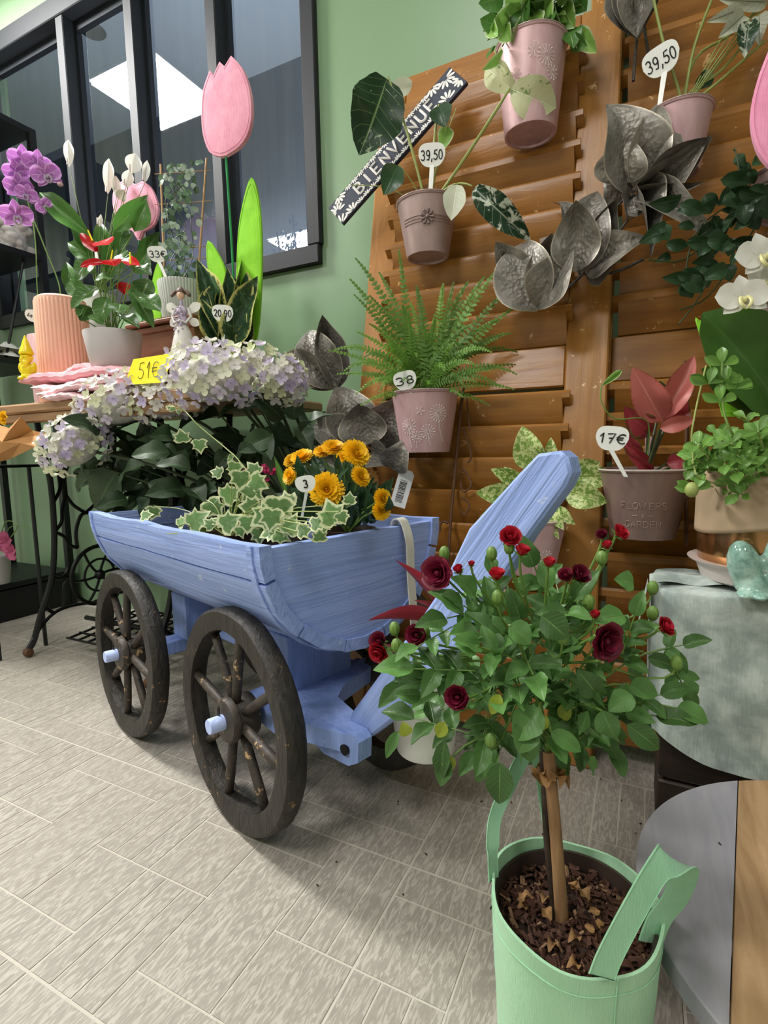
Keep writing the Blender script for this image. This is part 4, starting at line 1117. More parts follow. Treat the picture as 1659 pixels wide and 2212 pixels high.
ps('39,50', 933, 335, 58, 928, 445, nearB, 'white price sign reading 39,50 standing in the daisy pot')
# fern
t = thing('boston_fern', bC+V((0, 0, hC)), 'green fern with arching fronds in the pink dandelion pot', 'fern')
baseC = bC+V((0, 0, hC-.01)); dC = depth(bC)
def frond(t, base, tip, ctrl, w, rr, name='frond', npair=26, mat=L_fern):
    b = MB().use(mat); c = bez(base, ctrl, tip, npair); L = sum((c[i+1]-c[i]).length for i in range(npair))
    for i in range(2, npair+1):
        f = i/npair; tdir = (c[i]-c[i-1]).normalized(); n = (V((0, 0, 1))*.6+(EYE-c[i]).normalized()); side = tdir.cross(n).normalized(); n = side.cross(tdir)
        ll = w*min(1, f*3.2)*(1-max(0, f-.35)/.66*.86)
        for sg in (-1, 1):
            d = (side*sg+tdir*.35+n*rr.uniform(-.35, .25)).normalized(); ww = L/npair*.66
            p0 = c[i]; pm = p0+d*ll*.5+n*ll*.08; p1 = p0+d*ll-n*ll*.1
            b.add([p0+tdir*ww*.35, pm+tdir*ww*.5, p1, pm-tdir*ww*.5, p0-tdir*ww*.5], [(0, 1, 2, 3, 4)], [(1, 0), (1, .5), (0, 1), (-1, .5), (-1, 0)])
    b.tube(c[::2], .0007, 4)
    o = b.build(name, mat, t); return o
fr_t = [(770, 560, .03), (758, 605, .02), (862, 543, .0), (1085, 572, .03), (1108, 618, .06), (1100, 720, .05), (1115, 808, .05), (957, 615, .05), (1045, 600, .02), (725, 755, .03), (745, 800, .05), (770, 850, .05), (800, 640, .05), (820, 590, .0), (900, 620, .05), (1000, 650, .0), (1070, 690, .06), (1080, 835, .07), (1115, 760, .0), (870, 660, .07), (940, 690, .08), (1020, 700, .09), (980, 740, .09), (830, 750, .08), (900, 770, .09), (960, 800, .1), (1030, 790, .1), (800, 700, .08), (820, 845, .07), (1060, 760, .1), (860, 800, .1), (1000, 830, .11), (925, 720, .02), (880, 720, .03), (985, 690, .04), (1040, 740, .03), (850, 690, .03), (1010, 610, .05), (790, 770, .0), (910, 660, .0)]
for i, (tx, ty, fwd) in enumerate(fr_t):
    tip = atd(tx, ty, dC-fwd); b0 = baseC+V((rr.uniform(-.03, .03), rr.uniform(-.03, .02), 0))
    ctrl = (b0*.45+tip*.55)+V((0, 0, .03+rr.uniform(0, .02)))
    if ty > 740: ctrl.z += .03
    frond(t, b0, tip, ctrl, .0145+rr.uniform(0, .005), rr)
    if ty > 600:
        tip2 = tip+V((rr.uniform(-.03, .03), rr.uniform(-.02, .03), rr.uniform(-.035, .0))); frond(t, b0+V((rr.uniform(-.02, .02), 0, 0)), tip2, (b0*.5+tip2*.5)+V((0, 0, .035)), .015, rr)
ps('38', 875, 822, 50, 892, 850, lambda x, y: atd(x, y, dC-.075), 'white price sign half hidden under the fern, reading 38', rot=.2)
# dieffenbachia
t = thing('dieffenbachia', bD+V((0, 0, hD)), 'pale speckled plant behind the raised blue handle', 'plant')
bd_ = bD+V((0, 0, hD-.012)); dD = depth(bD); dif = leafmesh('dief', L_diff, prof_ovate, .3, .4, .06, nu=6, nv=10)
for bx, by, tx, ty, w, f in ((1150, 1015, 1128, 922, 66, .02), (1190, 1005, 1190, 945, 28, 0), (1100, 1070, 1035, 1065, 52, .05), (1100, 1100, 1042, 1120, 50, .06), (1120, 1040, 1065, 1015, 36, .03), (1230, 1020, 1298, 998, 38, .02), (1240, 1030, 1335, 1030, 52, .04), (1220, 1060, 1312, 1085, 60, .06), (1200, 1100, 1238, 1130, 30, .07), (1180, 1110, 1205, 1160, 24, .07), (1160, 1050, 1150, 990, 50, .0), (1210, 1040, 1250, 985, 40, 0), (1130, 1060, 1090, 1010, 40, .0), (1170, 1080, 1215, 1140, 40, .08)):
    petleaf(t, bd_, bx, by, tx, ty, w, dD-f*.6, dD-f-.01, dif, sr=.0016)
# aglaonema
t = thing('pink_aglaonema', bE+V((0, 0, hE)), 'plant with salmon and red leaves in the brown lettered pot', 'plant')
be_ = bE+V((0, 0, hE-.012)); dE = depth(bE); ag = leafmesh('agl', L_agl, prof_ovate, .3, .2, .05, nu=6, nv=10); agr = leafmesh('aglr', L_aglr, prof_ovate, .3, .25, .05, nu=6, nv=10)
for bx, by, tx, ty, w, f, me in ((1432, 912, 1367, 795, 72, .04, ag), (1435, 905, 1502, 765, 54, .03, ag), (1440, 915, 1478, 850, 66, .02, agr), (1425, 925, 1505, 905, 36, .05, ag), (1400, 945, 1350, 880, 50, .0, agr), (1400, 930, 1362, 900, 60, .02, agr), (1400, 1000, 1352, 960, 24, .03, agr), (1440, 1000, 1500, 990, 40, .01, agr), (1410, 1020, 1360, 985, 26, .04, agr), (1430, 860, 1425, 825, 26, .0, leafmesh('dk', L_dark, prof_heart, .3, .3, .04)), (1470, 1000, 1510, 975, 34, 0, ag), (1380, 990, 1345, 930, 34, 0, agr)):
    petleaf(t, be_, bx, by, tx, ty, w, dE-f, dE-f-.02, me, m_stemd, sr=.0022, bow=-.005)
put('leaf', leafmesh('bud', L_light, prof_lance, .9, .1), t, atd(1298, 835, dE-.05), atd(1345, 798, dE-.05), .012)
stemtube(t, [be_, atd(1400, 912, dE-.04), atd(1330, 905, dE-.05), atd(1300, 870, dE-.05), atd(1298, 835, dE-.05)], .0012, m_stem)
ps('17€', 1322, 947, 66, 1352, 1030, lambda x, y: atd(x, y, dE-.085), 'white price sign reading 17€ in the brown lettered pot', rot=-.12)
# tall alocasia in pot F
t = thing('striped_plant', bF+V((0, 0, hF)), 'long-stalked plant with striped and marbled leaves rising from the hidden pink pot', 'plant')
bf_ = bF+V((0, 0, hF-.012)); dF = depth(bF); stp = leafmesh('stp', L_stripe, prof_ovate, .3, .3, .05, nu=6, nv=10)
for pts in (((1478, 215), (1500, 100), (1545, -20)), ((1470, 210), (1435, 100), (1410, -10)), ((1500, 130), (1570, 80), (1640, 20)), ((1490, 200), (1560, 150), (1640, 55)), ((1480, 235), (1560, 170), (1650, 90))):
    stemtube(t, [bf_]+[atd(x, y, dF-.02-i*.01) for i, (x, y) in enumerate(pts)], .0026, m_stempale)
for bx, by, tx, ty, w, f, me in ((1600, 20, 1535, 45, 30, .06, stp), (1610, 30, 1560, 75, 40, .06, stp), (1620, 40, 1610, 110, 40, .07, bw), (1660, 5, 1560, 0, 34, .05, stp), (1625, 60, 1600, 90, 44, .05, stp), (1500, 190, 1545, 155, 34, .02, bw), (1640, 30, 1640, 90, 34, .06, stp), (1650, 0, 1600, -15, 30, .05, stp)):
    petleaf(t, bf_, bx, by, tx, ty, w, dF-f, dF-f-.01, me, sr=.0012)
ps('39,50', 1428, 130, 72, 1425, 225, lambda x, y: atd(x, y, dF-.04), 'white price sign reading 39,50 beside the zinc leaves', rot=.32, th=.42)
# dark climber at right
t = thing('dark_climbing_plant', bG+V((0, 0, hG)), 'dark green leafy climber trailing over the right shutter', 'plant')
bg_ = bG+V((0, 0, hG-.01)); dG = depth(bG); dk = leafmesh('dkov', L_dark, prof_ovate, .3, .35, .05, nser=6, serr=.05)
for i in range(70):
    x = rr.triangular(1395, 1660, 1600); y = 420+(rr.random()**.8)*200 - (x-1395)*.22+ rr.uniform(-10, 25)
    p0 = atd(x, y, dG-.02-rr.uniform(0, .06)); a = rr.uniform(-.4, PI+.4); L_ = rr.uniform(.03, .06)
    put('leaf', dk, t, p0, p0+rt*math.cos(a+PI)*L_-up*abs(math.sin(a))*L_*.6, L_*.5, nrm=(EYE-p0).normalized()+rv(.5))
for pts in (((1640, 400), (1560, 480), (1480, 560), (1400, 560)), ((1620, 440), (1590, 330), (1585, 325)), ((1600, 540), (1530, 640), (1468, 670)), ((1520, 480), (1478, 600), (1470, 625)), ((1560, 500), (1530, 600), (1505, 650), (1466, 700))):
    stemtube(t, [bg_]+[atd(x, y, dG-.03) for x, y in pts], .0014, m_stemd)
for x, y in ((1590, 335), (1605, 350), (1620, 365), (1640, 345)): p0 = atd(x, y, dG-.03); put('leaf', dk, t, p0, p0+rv(.02)-up*.02, .018)

# ================================================================== SEWING TABLE
TZ = .77
st_ = thing('sewing_table', V((-1.42, 1.14, 0)), 'old sewing machine table with oak top on black cast iron legs', 'table')
b = MB().bbox((-1.37, 1.125, TZ-.0135), (.98, .49, .027), b=.005); b.build('tabletop', m_oak, st_, angle=30)
b = MB().bbox((-1.37, .895, TZ-.04), (.94, .018, .026), b=.004); b.build('apron', m_oak, st_, angle=30)
YC = 1.14
def side_frame(X):
    so = new_obj('side_frame', None, st_, None, Matrix.Translation((X, YC, .3)))
    def P(y, z): return V((X, y, z))
    legpts = [P(.914, .022), P(.935, .05), P(.965, .13), P(1.0, .21), P(1.02, .30), P(1.03, .42), P(1.03, .55), P(1.015, .65), P(1.005, .745)]
    for sg in (0, 1):
        f = (lambda p: V((p.x, 2*YC-p.y, p.z))) if sg else (lambda p: p)
        MB().tube([f(p) for p in spline(legpts, 4)], .0105, 8, flat=.8).build('leg', m_iron, so)
        for q in ([(.914, .03), (.95, .075), (1.0, .115), (1.06, .125), (1.14, .115)], [(1.03, .47), (1.06, .52), (1.055, .58), (1.03, .66)], [(1.03, .38), (1.055, .41), (1.06, .45), (1.075, .50), (1.07, .55), (1.04, .62)],
                  [(1.03, .38), (1.06, .36), (1.075, .33), (1.10, .315)], [(1.01, .24), (1.03, .225), (1.055, .24), (1.065, .26)], [(1.035, .125), (1.04, .16), (1.045, .2), (1.06, .21)], [(1.10, .315), (1.1, .37), (1.12, .42), (1.14, .43)], [(.975, .145), (1.0, .12)], [(1.07, .55), (1.1, .60), (1.14, .61)], [(1.14, .43), (1.10, .46), (1.075, .50)]):
            MB().tube([f(P(*p)) for p in spline([V((0, a, c)) for a, c in q], 4) and [(v_.y, v_.z) for v_ in spline([V((0, a, c)) for a, c in q], 4)]], .006, 6).build('scroll', m_iron, so)
        MB().lathe([(0, -.012), (.012, -.01), (.015, 0), (.012, .01), (0, .012)], f(P(.914, .0165)), 14, R=Matrix.Rotation(PI/2, 3, 'Y')).build('caster', m_rust, so)
    MB().tube([P(1.0, .745), P(2*YC-1.0, .745)], .011, 8).build('top_rail', m_iron, so)
    return so
side_frame(-1.705); side_frame(-1.165)
b = MB(); n = 40; b.tube([V((-1.672, 1.15+.1*math.cos(2*PI*i/n), .215+.1*math.sin(2*PI*i/n))) for i in range(n)], .007, 8, closed=True)
b.tube([V((-1.672, 1.15+.055*math.cos(2*PI*i/n), .215+.055*math.sin(2*PI*i/n))) for i in range(n)], .004, 6, closed=True)
for k in range(6):
    a = 2*PI*k/6; m_1 = V((-1.672, 1.15+.05*math.cos(a+.3), .215+.05*math.sin(a+.3))); b.tube(bez(V((-1.672, 1.15, .215)), m_1, V((-1.672, 1.15+.1*math.cos(a), .215+.1*math.sin(a))), 6), .0045, 6)
b.ball((-1.672, 1.15, .215), .018, 10); b.build('flywheel', m_iron, st_)
b = MB()
for i in range(9): b.tube([V((-1.6+i*.045, .98, .055)), V((-1.6+i*.045, 1.24, .075))], .004, 6)
for j in range(7): b.tube([V((-1.61, .98+j*.043, .055+j*.0033)), V((-1.23, .98+j*.043, .055+j*.0033))], .004, 6)
b.build('treadle', m_iron, st_)
MB().tube([V((-1.705, 1.11, .07)), V((-1.165, 1.11, .07))], .008, 8).build('treadle_axle', m_iron, st_)
MB().tube([V((-1.705, 1.27, .40)), V((-1.435, 1.27, .30)), V((-1.165, 1.27, .40))], .009, 8).build('cross_brace', m_iron, st_)

# ================================================================== BLACK RACK on the left
rk = thing('metal_rack', V((-2.4, 1.1, 0)), 'black metal shelf rack at the left edge before the window', 'rack')
RX = -2.17
for x in (RX, RX-.42):
    for y in (.62, 1.36): MB().box((x, y, .94), (.024, .024, 1.88)).build('post', m_rack, rk, smooth=False)
for z in (1.87, 1.40, .985, .135):
    MB().box((RX-.21, .99, z), (.44, .76, .02)).build('shelf', m_rack, rk, smooth=False)
MB().box((RX-.21, .99, .06), (.44, .76, .118)).build('base_box', m_rack, rk, smooth=False)
for y in (.75, 1.2): MB().tube([V((RX-.02, y, .995)), V((RX-.02, y+.1, 1.39))], .005, 6).build('rod', m_rack, rk)

def tpot(name, pxc, pyr, hw, zb, Y, label, mat, cat='pot', hwb=.85, rib=0, ribn=0, rnd=0, seg=48, soil=True, parent=None):
    p = aty(pxc, pyr, Y); r = size_at(p, hw); h = p.z-zb; base = V((p.x, p.y, zb)); rb = r*hwb
    t = thing(name, base, label, cat)
    prof = [(0, .003), (rb*.9, .003), (rb-rnd*.3, 0), (rb, .004+rnd*.3), (r, h-.003), (r-.001, h), (r-.0035, h), (r-.005, h-.004), (rb-.004, .01), (0, .01)]
    MB().lathe(prof, base, seg, rib=rib, ribn=ribn).build('body', mat, t, angle=30)
    if soil: MB().lathe([(0, h-.014), (r-.006, h-.016)], base, 24).build('soil', m_soil, t)
    return t, base, r, h
def blob(parts, name, mat, parent, vox=.0025, sm=4):
    b = MB()
    for c, r, *R in parts: b.ball(c, r, 16, R[0] if R else None)
    o = b.build(name, mat, parent)
    m = o.modifiers.new('remesh', 'REMESH'); m.mode = 'VOXEL'; m.voxel_size = vox; m.use_smooth_shade = True
    m2 = o.modifiers.new('smooth', 'SMOOTH'); m2.iterations = sm; m2.factor = .6
    return o
# pink tea towel: pile of folds hanging over the table edge
tw = thing('tea_towel', aty(170, 850, .9), 'folded pink tea towel on the table edge under the grey pot', 'towel')
def towel(pl, pr, z0, z1, y0, y1, mat, name, ph, drop=0):
    L = aty(pl, 850, y0).x; Rr = aty(pr, 850, y0).x
    b = MB()
    def fn(u, v):
        x = L+(Rr-L)*u; a = v*2*PI
        cy_, cz_ = (y0+y1)/2, (z0+z1)/2; ry, rz = (y1-y0)/2, (z1-z0)/2
        e = .55; c_, s_ = math.cos(a), math.sin(a)
        y = cy_-ry*abs(c_)**e*(1 if c_ > 0 else -1); z = cz_+rz*abs(s_)**e*(1 if s_ > 0 else -1)
        z += .004*math.sin(u*11+ph)+.0015*math.sin(u*60+ph)-drop*(1-u)**2*.0 + .006*math.sin(u*4+ph*2)
        y += .006*math.sin(u*7+ph)
        tp = min(1, u*8+.35)*min(1, (1-u)*8+.35)
        z = cz_+(z-cz_)*tp
        return V((x, y, z))
    b.grid(lambda u, v: fn(u, v), 40, 16); return b.build(name, mat, tw)
towel(40, 310, TZ+.045, TZ+.075, .885, 1.06, m_pinkcl, 'fold', .3)
towel(62, 290, TZ+.026, TZ+.05, .872, 1.05, m_pinkcl2, 'fold', 1.7)
towel(75, 270, TZ+.01, TZ+.03, .866, 1.05, m_pinkcl2, 'fold', 2.9)
towel(90, 240, TZ-.004, TZ+.014, .858, 1.04, m_pinkcl2, 'fold', 4.1)
towel(60, 200, TZ+.055, TZ+.085, .90, 1.05, m_pinkcl, 'fold', 5.2)
# pots on the table
gp, gb, gr, gh = tpot('ceramic_pot', 244, 720, 59, TZ+.078, .955, 'light grey ceramic pot on the pink towel holding the red anthurium', m_greypot, hwb=.82, rnd=.02)
vs_, vb, vr, vh = tpot('ribbed_vase', 131, 655, 50, TZ, 1.02, 'tall peach ceramic vase with vertical ribs', m_vase, 'vase', hwb=1.08, rib=.03, ribn=40, seg=160, soil=False)
b = MB().lathe([(vr*.995, vh-.006), (vr*.97, vh+.006), (vr*.85, vh+.012), (vr*.8, vh+.010), (vr*.85, vh-.01)], vb, 48); b.build('shoulder', m_vase, vs_)
pp, pb, pr_, ph_ = tpot('ceramic_pot', 98, 727, 34, TZ, 1.10, 'pink pot behind the yellow gnome and peach vase', m_pinkpot, hwb=.9)
rp, rb_, rr_, rh_ = tpot('ceramic_pot', 390, 612, 47, 1.0, 1.15, 'ribbed sage grey pot on the wooden crate', m_ribpot, hwb=.86, rib=.03, ribn=44, seg=176)
sp2, sb, sr_, sh_ = tpot('ceramic_pot', 500, 760, 44, TZ, 1.10, 'olive green pot under the snake plant', m_greenpot, hwb=.85)
bp, bb_, br_, bh_ = tpot('ceramic_pot', 212, 640, 36, TZ, 1.19, 'blue grey pot of the peace lily behind the grey pot', m_ribpot, hwb=.8)
# crate
ct = thing('wooden_crate', V((rb_.x+.02, 1.17, TZ)), 'brown moulded wooden box under the ribbed pot', 'box')
for z, w, mat_h in ((TZ+.10, 0, .2), (.985, .012, .012), (.967, .006, .016)):
    MB().bbox((rb_.x+.0, 1.17, z if w else TZ+.098), (.24+w*2, .20+w*2, mat_h if w else .190), b=.003).build('moulding' if w else 'carcass', m_crate, ct, angle=30)
MB().box((rb_.x, 1.17, .9965), (.2, .18, .007)).build('lid', m_crate, ct, smooth=False)
# gnome
gx = aty(62, 815, .905); g0 = V((gx.x, .905, TZ+.028)); t = thing('garden_gnome', g0, 'small glossy yellow garden gnome at the left table edge', 'figurine')
S_ = size_at(aty(62, 770, .905), 1)
gh_ = 96*S_; g0.z = aty(62, 822, .905).z
k = gh_
hw = -fw; hw.z = 0; hw.normalize(); hx = V((-hw.y, hw.x, 0))
def gpt(a, z, f=0): return g0+hx*a*k+hw*f*k+V((0, 0, z*k))
t.location = g0; WM[t] = Matrix.Translation(g0)
RG = Matrix((hx, hw, V((0, 0, 1)))).transposed()
blob([(gpt(0, .2), (.16*k, .14*k, .2*k)), (gpt(0, .08), (.17*k, .15*k, .09*k)), (gpt(-.1, .04, .08), (.07*k, .1*k, .05*k)), (gpt(.1, .04, .08), (.07*k, .1*k, .05*k)), (gpt(-.15, .28), (.05*k, .06*k, .13*k)), (gpt(.15, .28), (.05*k, .06*k, .13*k)), (gpt(0, .30, .11), (.06*k, .05*k, .05*k))], 'body', m_yellow, t, .0018)
blob([(gpt(0, .5), (.12*k, .12*k, .13*k)), (gpt(0, .5, .12), (.03*k, .03*k, .025*k)), (gpt(-.06, .53, .09), (.035*k, .03*k, .03*k)), (gpt(.06, .53, .09), (.035*k, .03*k, .03*k)), (gpt(-.13, .5), (.02*k, .03*k, .03*k)), (gpt(.13, .5), (.02*k, .03*k, .03*k))], 'head', m_yellow, t, .0015)
blob([(gpt(0, .36, .09), (.1*k, .06*k, .11*k)), (gpt(-.06, .42, .09), (.06*k, .05*k, .06*k)), (gpt(.06, .42, .09), (.06*k, .05*k, .06*k)), (gpt(-.05, .465, .125), (.05*k, .03*k, .02*k)), (gpt(.05, .465, .125), (.05*k, .03*k, .02*k))], 'beard', m_yellow, t, .0015)
MB().lathe([(0, 0), (.145*k, 0), (.15*k, .03*k), (.135*k, .08*k), (.08*k, .22*k), (.035*k, .36*k), (.01*k, .42*k), (0, .425*k)], gpt(0, .57), 24).build('hat', m_yellow, t)
# angel figurine
aY = .97; a0 = aty(398, 760, aY); a0.z = TZ; k = (aty(392, 612, aY).z-TZ); t = thing('angel_figurine', a0, 'white angel figurine with lilac floral bodice and brown plaits', 'figurine')
def ap(a, z, f=0): return a0+hx*a*k+hw*f*k+V((0, 0, z*k))
MB().lathe([(0, 0), (.14*k, 0), (.145*k, .02*k), (.135*k, .2*k), (.115*k, .4*k), (.075*k, .56*k), (.05*k, .62*k), (0, .62*k)], a0, 30).build('skirt', m_angel, t)
blob([(ap(0, .66), (.052*k, .04*k, .1*k)), (ap(0, .75), (.062*k, .04*k, .05*k)), (ap(0, .82), (.018*k, .018*k, .05*k)), (ap(-.01, .6, .03), (.03*k, .025*k, .08*k)), (ap(-.015, .53, .06), (.025*k, .02*k, .04*k))], 'bodice', m_lilac, t, .0016)
for sg in (-1, 1):
    MB().tube([ap(.062*sg, .78), ap(.085*sg, .70, .01), ap(.05*sg, .64, .05), ap(0, .66, .055)], [.016*k, .014*k, .012*k, .01*k], 8).build('arm', m_angel, t)
    wmesh = leafmesh('wing', L_white, prof_obov, .1, .1, .02)
    put('wing', wmesh, t, ap(.03*sg, .73, -.03), ap(.16*sg, .84, -.05), .09*k, nrm=hw); put('wing', wmesh, t, ap(.03*sg, .70, -.03), ap(.14*sg, .64, -.05), .08*k, nrm=hw)
    MB().tube([ap(.03*sg, .94, .0), ap(.06*sg, .92, .0), ap(.08*sg, .895, .005), ap(.085*sg, .88)], [.012*k, .02*k, .018*k, .006*k], 8).build('plait', m_hair, t)
blob([(ap(0, .90), (.036*k, .036*k, .045*k)), (ap(0, .895, .036), (.006*k, .008*k, .008*k))], 'head', m_skin, t, .0012, 2)
blob([(ap(0, .925, -.008), (.043*k, .042*k, .04*k)), (ap(0, .96, -.01), (.02*k, .02*k, .016*k))], 'hair', m_hair, t, .0014, 2)
b = MB()
for e in (-1, 1): b.ball(ap(e*.012, .905, .034), .003*k*1.2, 6)
b.build('eyes', m_ink, t)
b = MB()
for i in range(26): q = i/25; b.ball(ap(-.02+.04*math.sin(i*2.4), .78-.26*q, .045+.015*math.sin(i)+.02*q), .011*k, 6)
b.build('flower_garland', m_lilac, t)
# signs on the table
yT = lambda Y: (lambda x, y: aty(x, y, Y))
ps('33€', 340, 549, 40, 362, 608, yT(1.10), 'white price sign reading 33€ in front of the trellis plant', rot=.12)
ps('45', 73, 682, 32, 86, 728, yT(1.07), 'white price sign reading 45 beside the peach vase', rot=.05)
ps('20,90', 481, 677, 44, 482, 752, yT(1.045), 'white price sign reading 20,90 in the snake plant pot', tw=.82)
# wicker basket
t = thing('wicker_basket', aty(352, 760, .95), 'small round wicker basket behind the yellow card', 'basket')
wc = aty(358, 775, 1.03); wc.z = TZ
b = MB(); n = 40
for j in range(7):
    r = .022+.0022*j; b.tube([wc+V((r*math.cos(2*PI*i/n), r*math.sin(2*PI*i/n), .008+j*.011+.0012*math.sin(i*PI*.5+j*PI))) for i in range(n)], .0048, 6, closed=True)
b.build('weave', m_wicker, t); b = MB(); b.tube([wc+V((.036*math.cos(a), .012, .08+.03*math.sin(a))) for a in [PI*i/12 for i in range(13)]], .004, 6); b.build('handle', m_wicker, t)
# white egg trays on the rack shelf
t = thing('moulded_tray', V((RX-.15, 1.05, .996)), 'stack of white moulded plastic trays on the black rack', 'tray')
for j in range(2):
    b = MB()
    def fn(u, v, j=j): return V((RX-.30+u*.3, .72+v*.6, 1.006+j*.03+.03*abs(math.sin(u*PI*4))*abs(math.sin(v*PI*9))))
    b.grid(fn, 32, 60); b.build('tray', m_white, t)
# crumpled white sculpture on the rack
t = thing('plaster_ornament', V((RX-.08, 1.16, 1.41)), 'crumpled whitish plaster ornament on the black rack', 'ornament')
rr = random.Random(4); cc_ = atx(30, 490, RX-.05); cc_.z = 1.47
blob([(cc_+V((rr.uniform(-.04, .04), rr.uniform(-.05, .05), rr.uniform(-.05, .05))), (rr.uniform(.012, .03), rr.uniform(.012, .03), rr.uniform(.012, .03))) for _ in range(22)]+[(cc_, .04), (cc_+V((0, 0, -.03)), .04)], 'body', m_angel, t, .004, 1)
# low stand with the wrapped bouquet, small pot on the rack base
t = thing('low_stand', V((-1.95, .93, 0)), 'thin black metal side stand beneath the left of the table', 'stand')
MB().box((-1.93, .93, .595), (.4, .2, .008)).build('top', m_rack, t, smooth=False)
for x in (-2.1, -1.76):
    for y in (.86, 1.0): MB().tube([V((x, y, .002)), V((x, y, .592))], .006, 6).build('leg', m_rack, t)
t = thing('wrapped_bouquet', V((-1.85, .9, .602)), 'yellow flowers wrapped in brown paper under the left table edge', 'bouquet')
b = MB(); pc = aty(30, 965, .86); b0 = V((-1.95, .88, .625))
outl = [(-60, 900), (20, 925), (45, 900), (70, 930), (112, 938), (78, 965), (20, 992), (-50, 1010)]
cen = aty(5, 955, .84)
ring = [aty(x, y, .86+.03*math.sin(i*2.2)) for i, (x, y) in enumerate(outl)]; ring2 = [(p+cen)/2+V((0, .01*math.sin(i*3), .004*math.sin(i*1.7))) for i, p in enumerate(ring)]
n = len(ring); vs = [cen]+ring2+ring; b.add(vs, [(0, 1+i, 1+(i+1) % n) for i in range(n)]+[(1+i, 1+n+i, 1+n+(i+1) % n, 1+(i+1) % n) for i in range(n)])
o = b.build('paper', m_paper, t, smooth=False); md = o.modifiers.new('th', 'SOLIDIFY'); md.thickness = .0008
yb = leafmesh('ypet', L_yel, prof_round, .3, .4, .05, cup=.4)
fc = aty(8, 903, .84)
for i in range(26):
    a = i*2.4; r = .004+.0009*i; put('petal', yb, t, fc+V((r*.3*math.cos(a), 0, r*.3*math.sin(a))), fc+V((r*math.cos(a), -.012+.0004*i, r*.8*math.sin(a))), .016, nrm=-fw)
t, pb2, r2, h2 = tpot('tin_pot', -8, 1200, 26, .146, 1.1, 'small grey pot at the left edge on the rack base', m_greypot, hwb=.8)
t = thing('pink_moth_orchid', pb2+V((0, 0, h2)), 'wilting pink orchid in the small grey pot on the rack base', 'plant')
opet = leafmesh('opet', L_pinkl, prof_round, .2, .3, .05, cup=.2)
for (x, y, s_) in ((15, 1172, 26), (28, 1192, 20)):
    c0 = aty(x, y, 1.08); 
    for k_ in range(5): a = k_*2*PI/5+.3; L_ = size_at(c0, s_); put('petal', opet, t, c0, c0+V((math.cos(a)*L_, -.01, math.sin(a)*L_)), L_*.9, nrm=-fw)
stemtube(t, [pb2+V((0, 0, h2-.01)), aty(10, 1130, 1.08), aty(38, 1136, 1.08), aty(20, 1165, 1.08)], .0018, m_stem); stemtube(t, [pb2+V((0, 0, h2-.01)), aty(20, 1140, 1.08), aty(62, 1140, 1.08)], .0014, m_stem)

# ================================================================== FELT TULIPS
def felt(outline, Y, th, name, mat, parent, bulge=.004):
    pts = [aty(x, y, Y) for x, y in outline]; n = len(pts); c = sum(pts, V())/n; b = MB()
    f = [V((p.x, Y-th/2, p.z)) for p in pts]; bk = [V((p.x, Y+th/2, p.z)) for p in pts]
    def inn(q, s, d): return [V((c.x+(p.x-c.x)*s, p.y+d, c.z+(p.z-c.z)*s)) for p in q]
    rings = [inn(f, .001, -bulge*1.2), inn(f, .6, -bulge), inn(f, .93, -bulge*.3), f, bk, inn(bk, .93, bulge*.3), inn(bk, .001, bulge)]
    vs = sum(rings, []); fs = []
    for r in range(len(rings)-1):
        for i in range(n): fs.append((r*n+i, r*n+(i+1) % n, (r+1)*n+(i+1) % n, (r+1)*n+i))
    o = b.add(vs, fs).build(name, mat, parent, angle=50)
    b = MB().tube([V((c.x+(p.x-c.x)*.93, Y-th/2-bulge*.3, c.z+(p.z-c.z)*.93)) for p in pts], .0009, 5, closed=True); b.build('seam', mat, parent)
    return o
def smooth2(pts, n=3):
    q = spline([V((x, y, 0)) for x, y in pts], n); return [(p.x, p.y) for p in q]
T1 = [(478, 340)]+smooth2([(478, 340), (455, 330), (441, 290), (438, 240), (442, 195), (456, 155)])[1:]+[(464, 166), (477, 136), (488, 146)]+smooth2([(502, 123), (524, 148), (540, 190), (546, 240), (540, 285), (520, 318), (490, 338)])
t = thing('felt_tulip', aty(505, 760, 1.05), 'tall pink felt tulip with lime leaves on a green rod, before the window', 'decoration')
felt(T1, 1.06, .01, 'bloom', m_felt, t)
MB().tube([aty(488, 335, 1.06), aty(500, 520, 1.11), aty(514, 770, 1.20)], .0028, 8).build('rod', m_greenrod, t)
felt(smooth2([(520, 790), (513, 700), (512, 600), (516, 500), (528, 430), (544, 384), (558, 420), (566, 500), (566, 600), (560, 700), (545, 780)]), 1.13, .006, 'felt_leaf', m_feltgreen, t, .002)
felt(smooth2([(500, 720), (470, 640), (450, 580), (450, 520), (476, 555), (492, 600), (510, 700)]), 1.17, .006, 'felt_leaf', m_feltgreen, t, .002)
T2 = [(300, 520)]+smooth2([(288, 500), (258, 480), (246, 445), (248, 410), (262, 395), (275, 387)])+[(295, 400)]+smooth2([(310, 392), (330, 410), (343, 450), (335, 485), (312, 500)])+[(305, 520)]
t = thing('felt_tulip', aty(300, 760, 1.27), 'second pink felt tulip, half hidden behind the peace lily', 'decoration')
felt(T2, 1.28, .008, 'bloom', m_felt, t); MB().tube([aty(300, 500, 1.28), aty(312, 800, 1.28)], .0028, 8).build('rod', m_greenrod, t)
felt(smooth2([(318, 700), (326, 640), (334, 590), (345, 565), (352, 600), (350, 700)]), 1.27, .006, 'felt_leaf', m_feltgreen, t, .002)
t = thing('felt_tulip', aty(1640, 800, .97), 'bright pink felt tulip cut by the right picture edge', 'decoration')
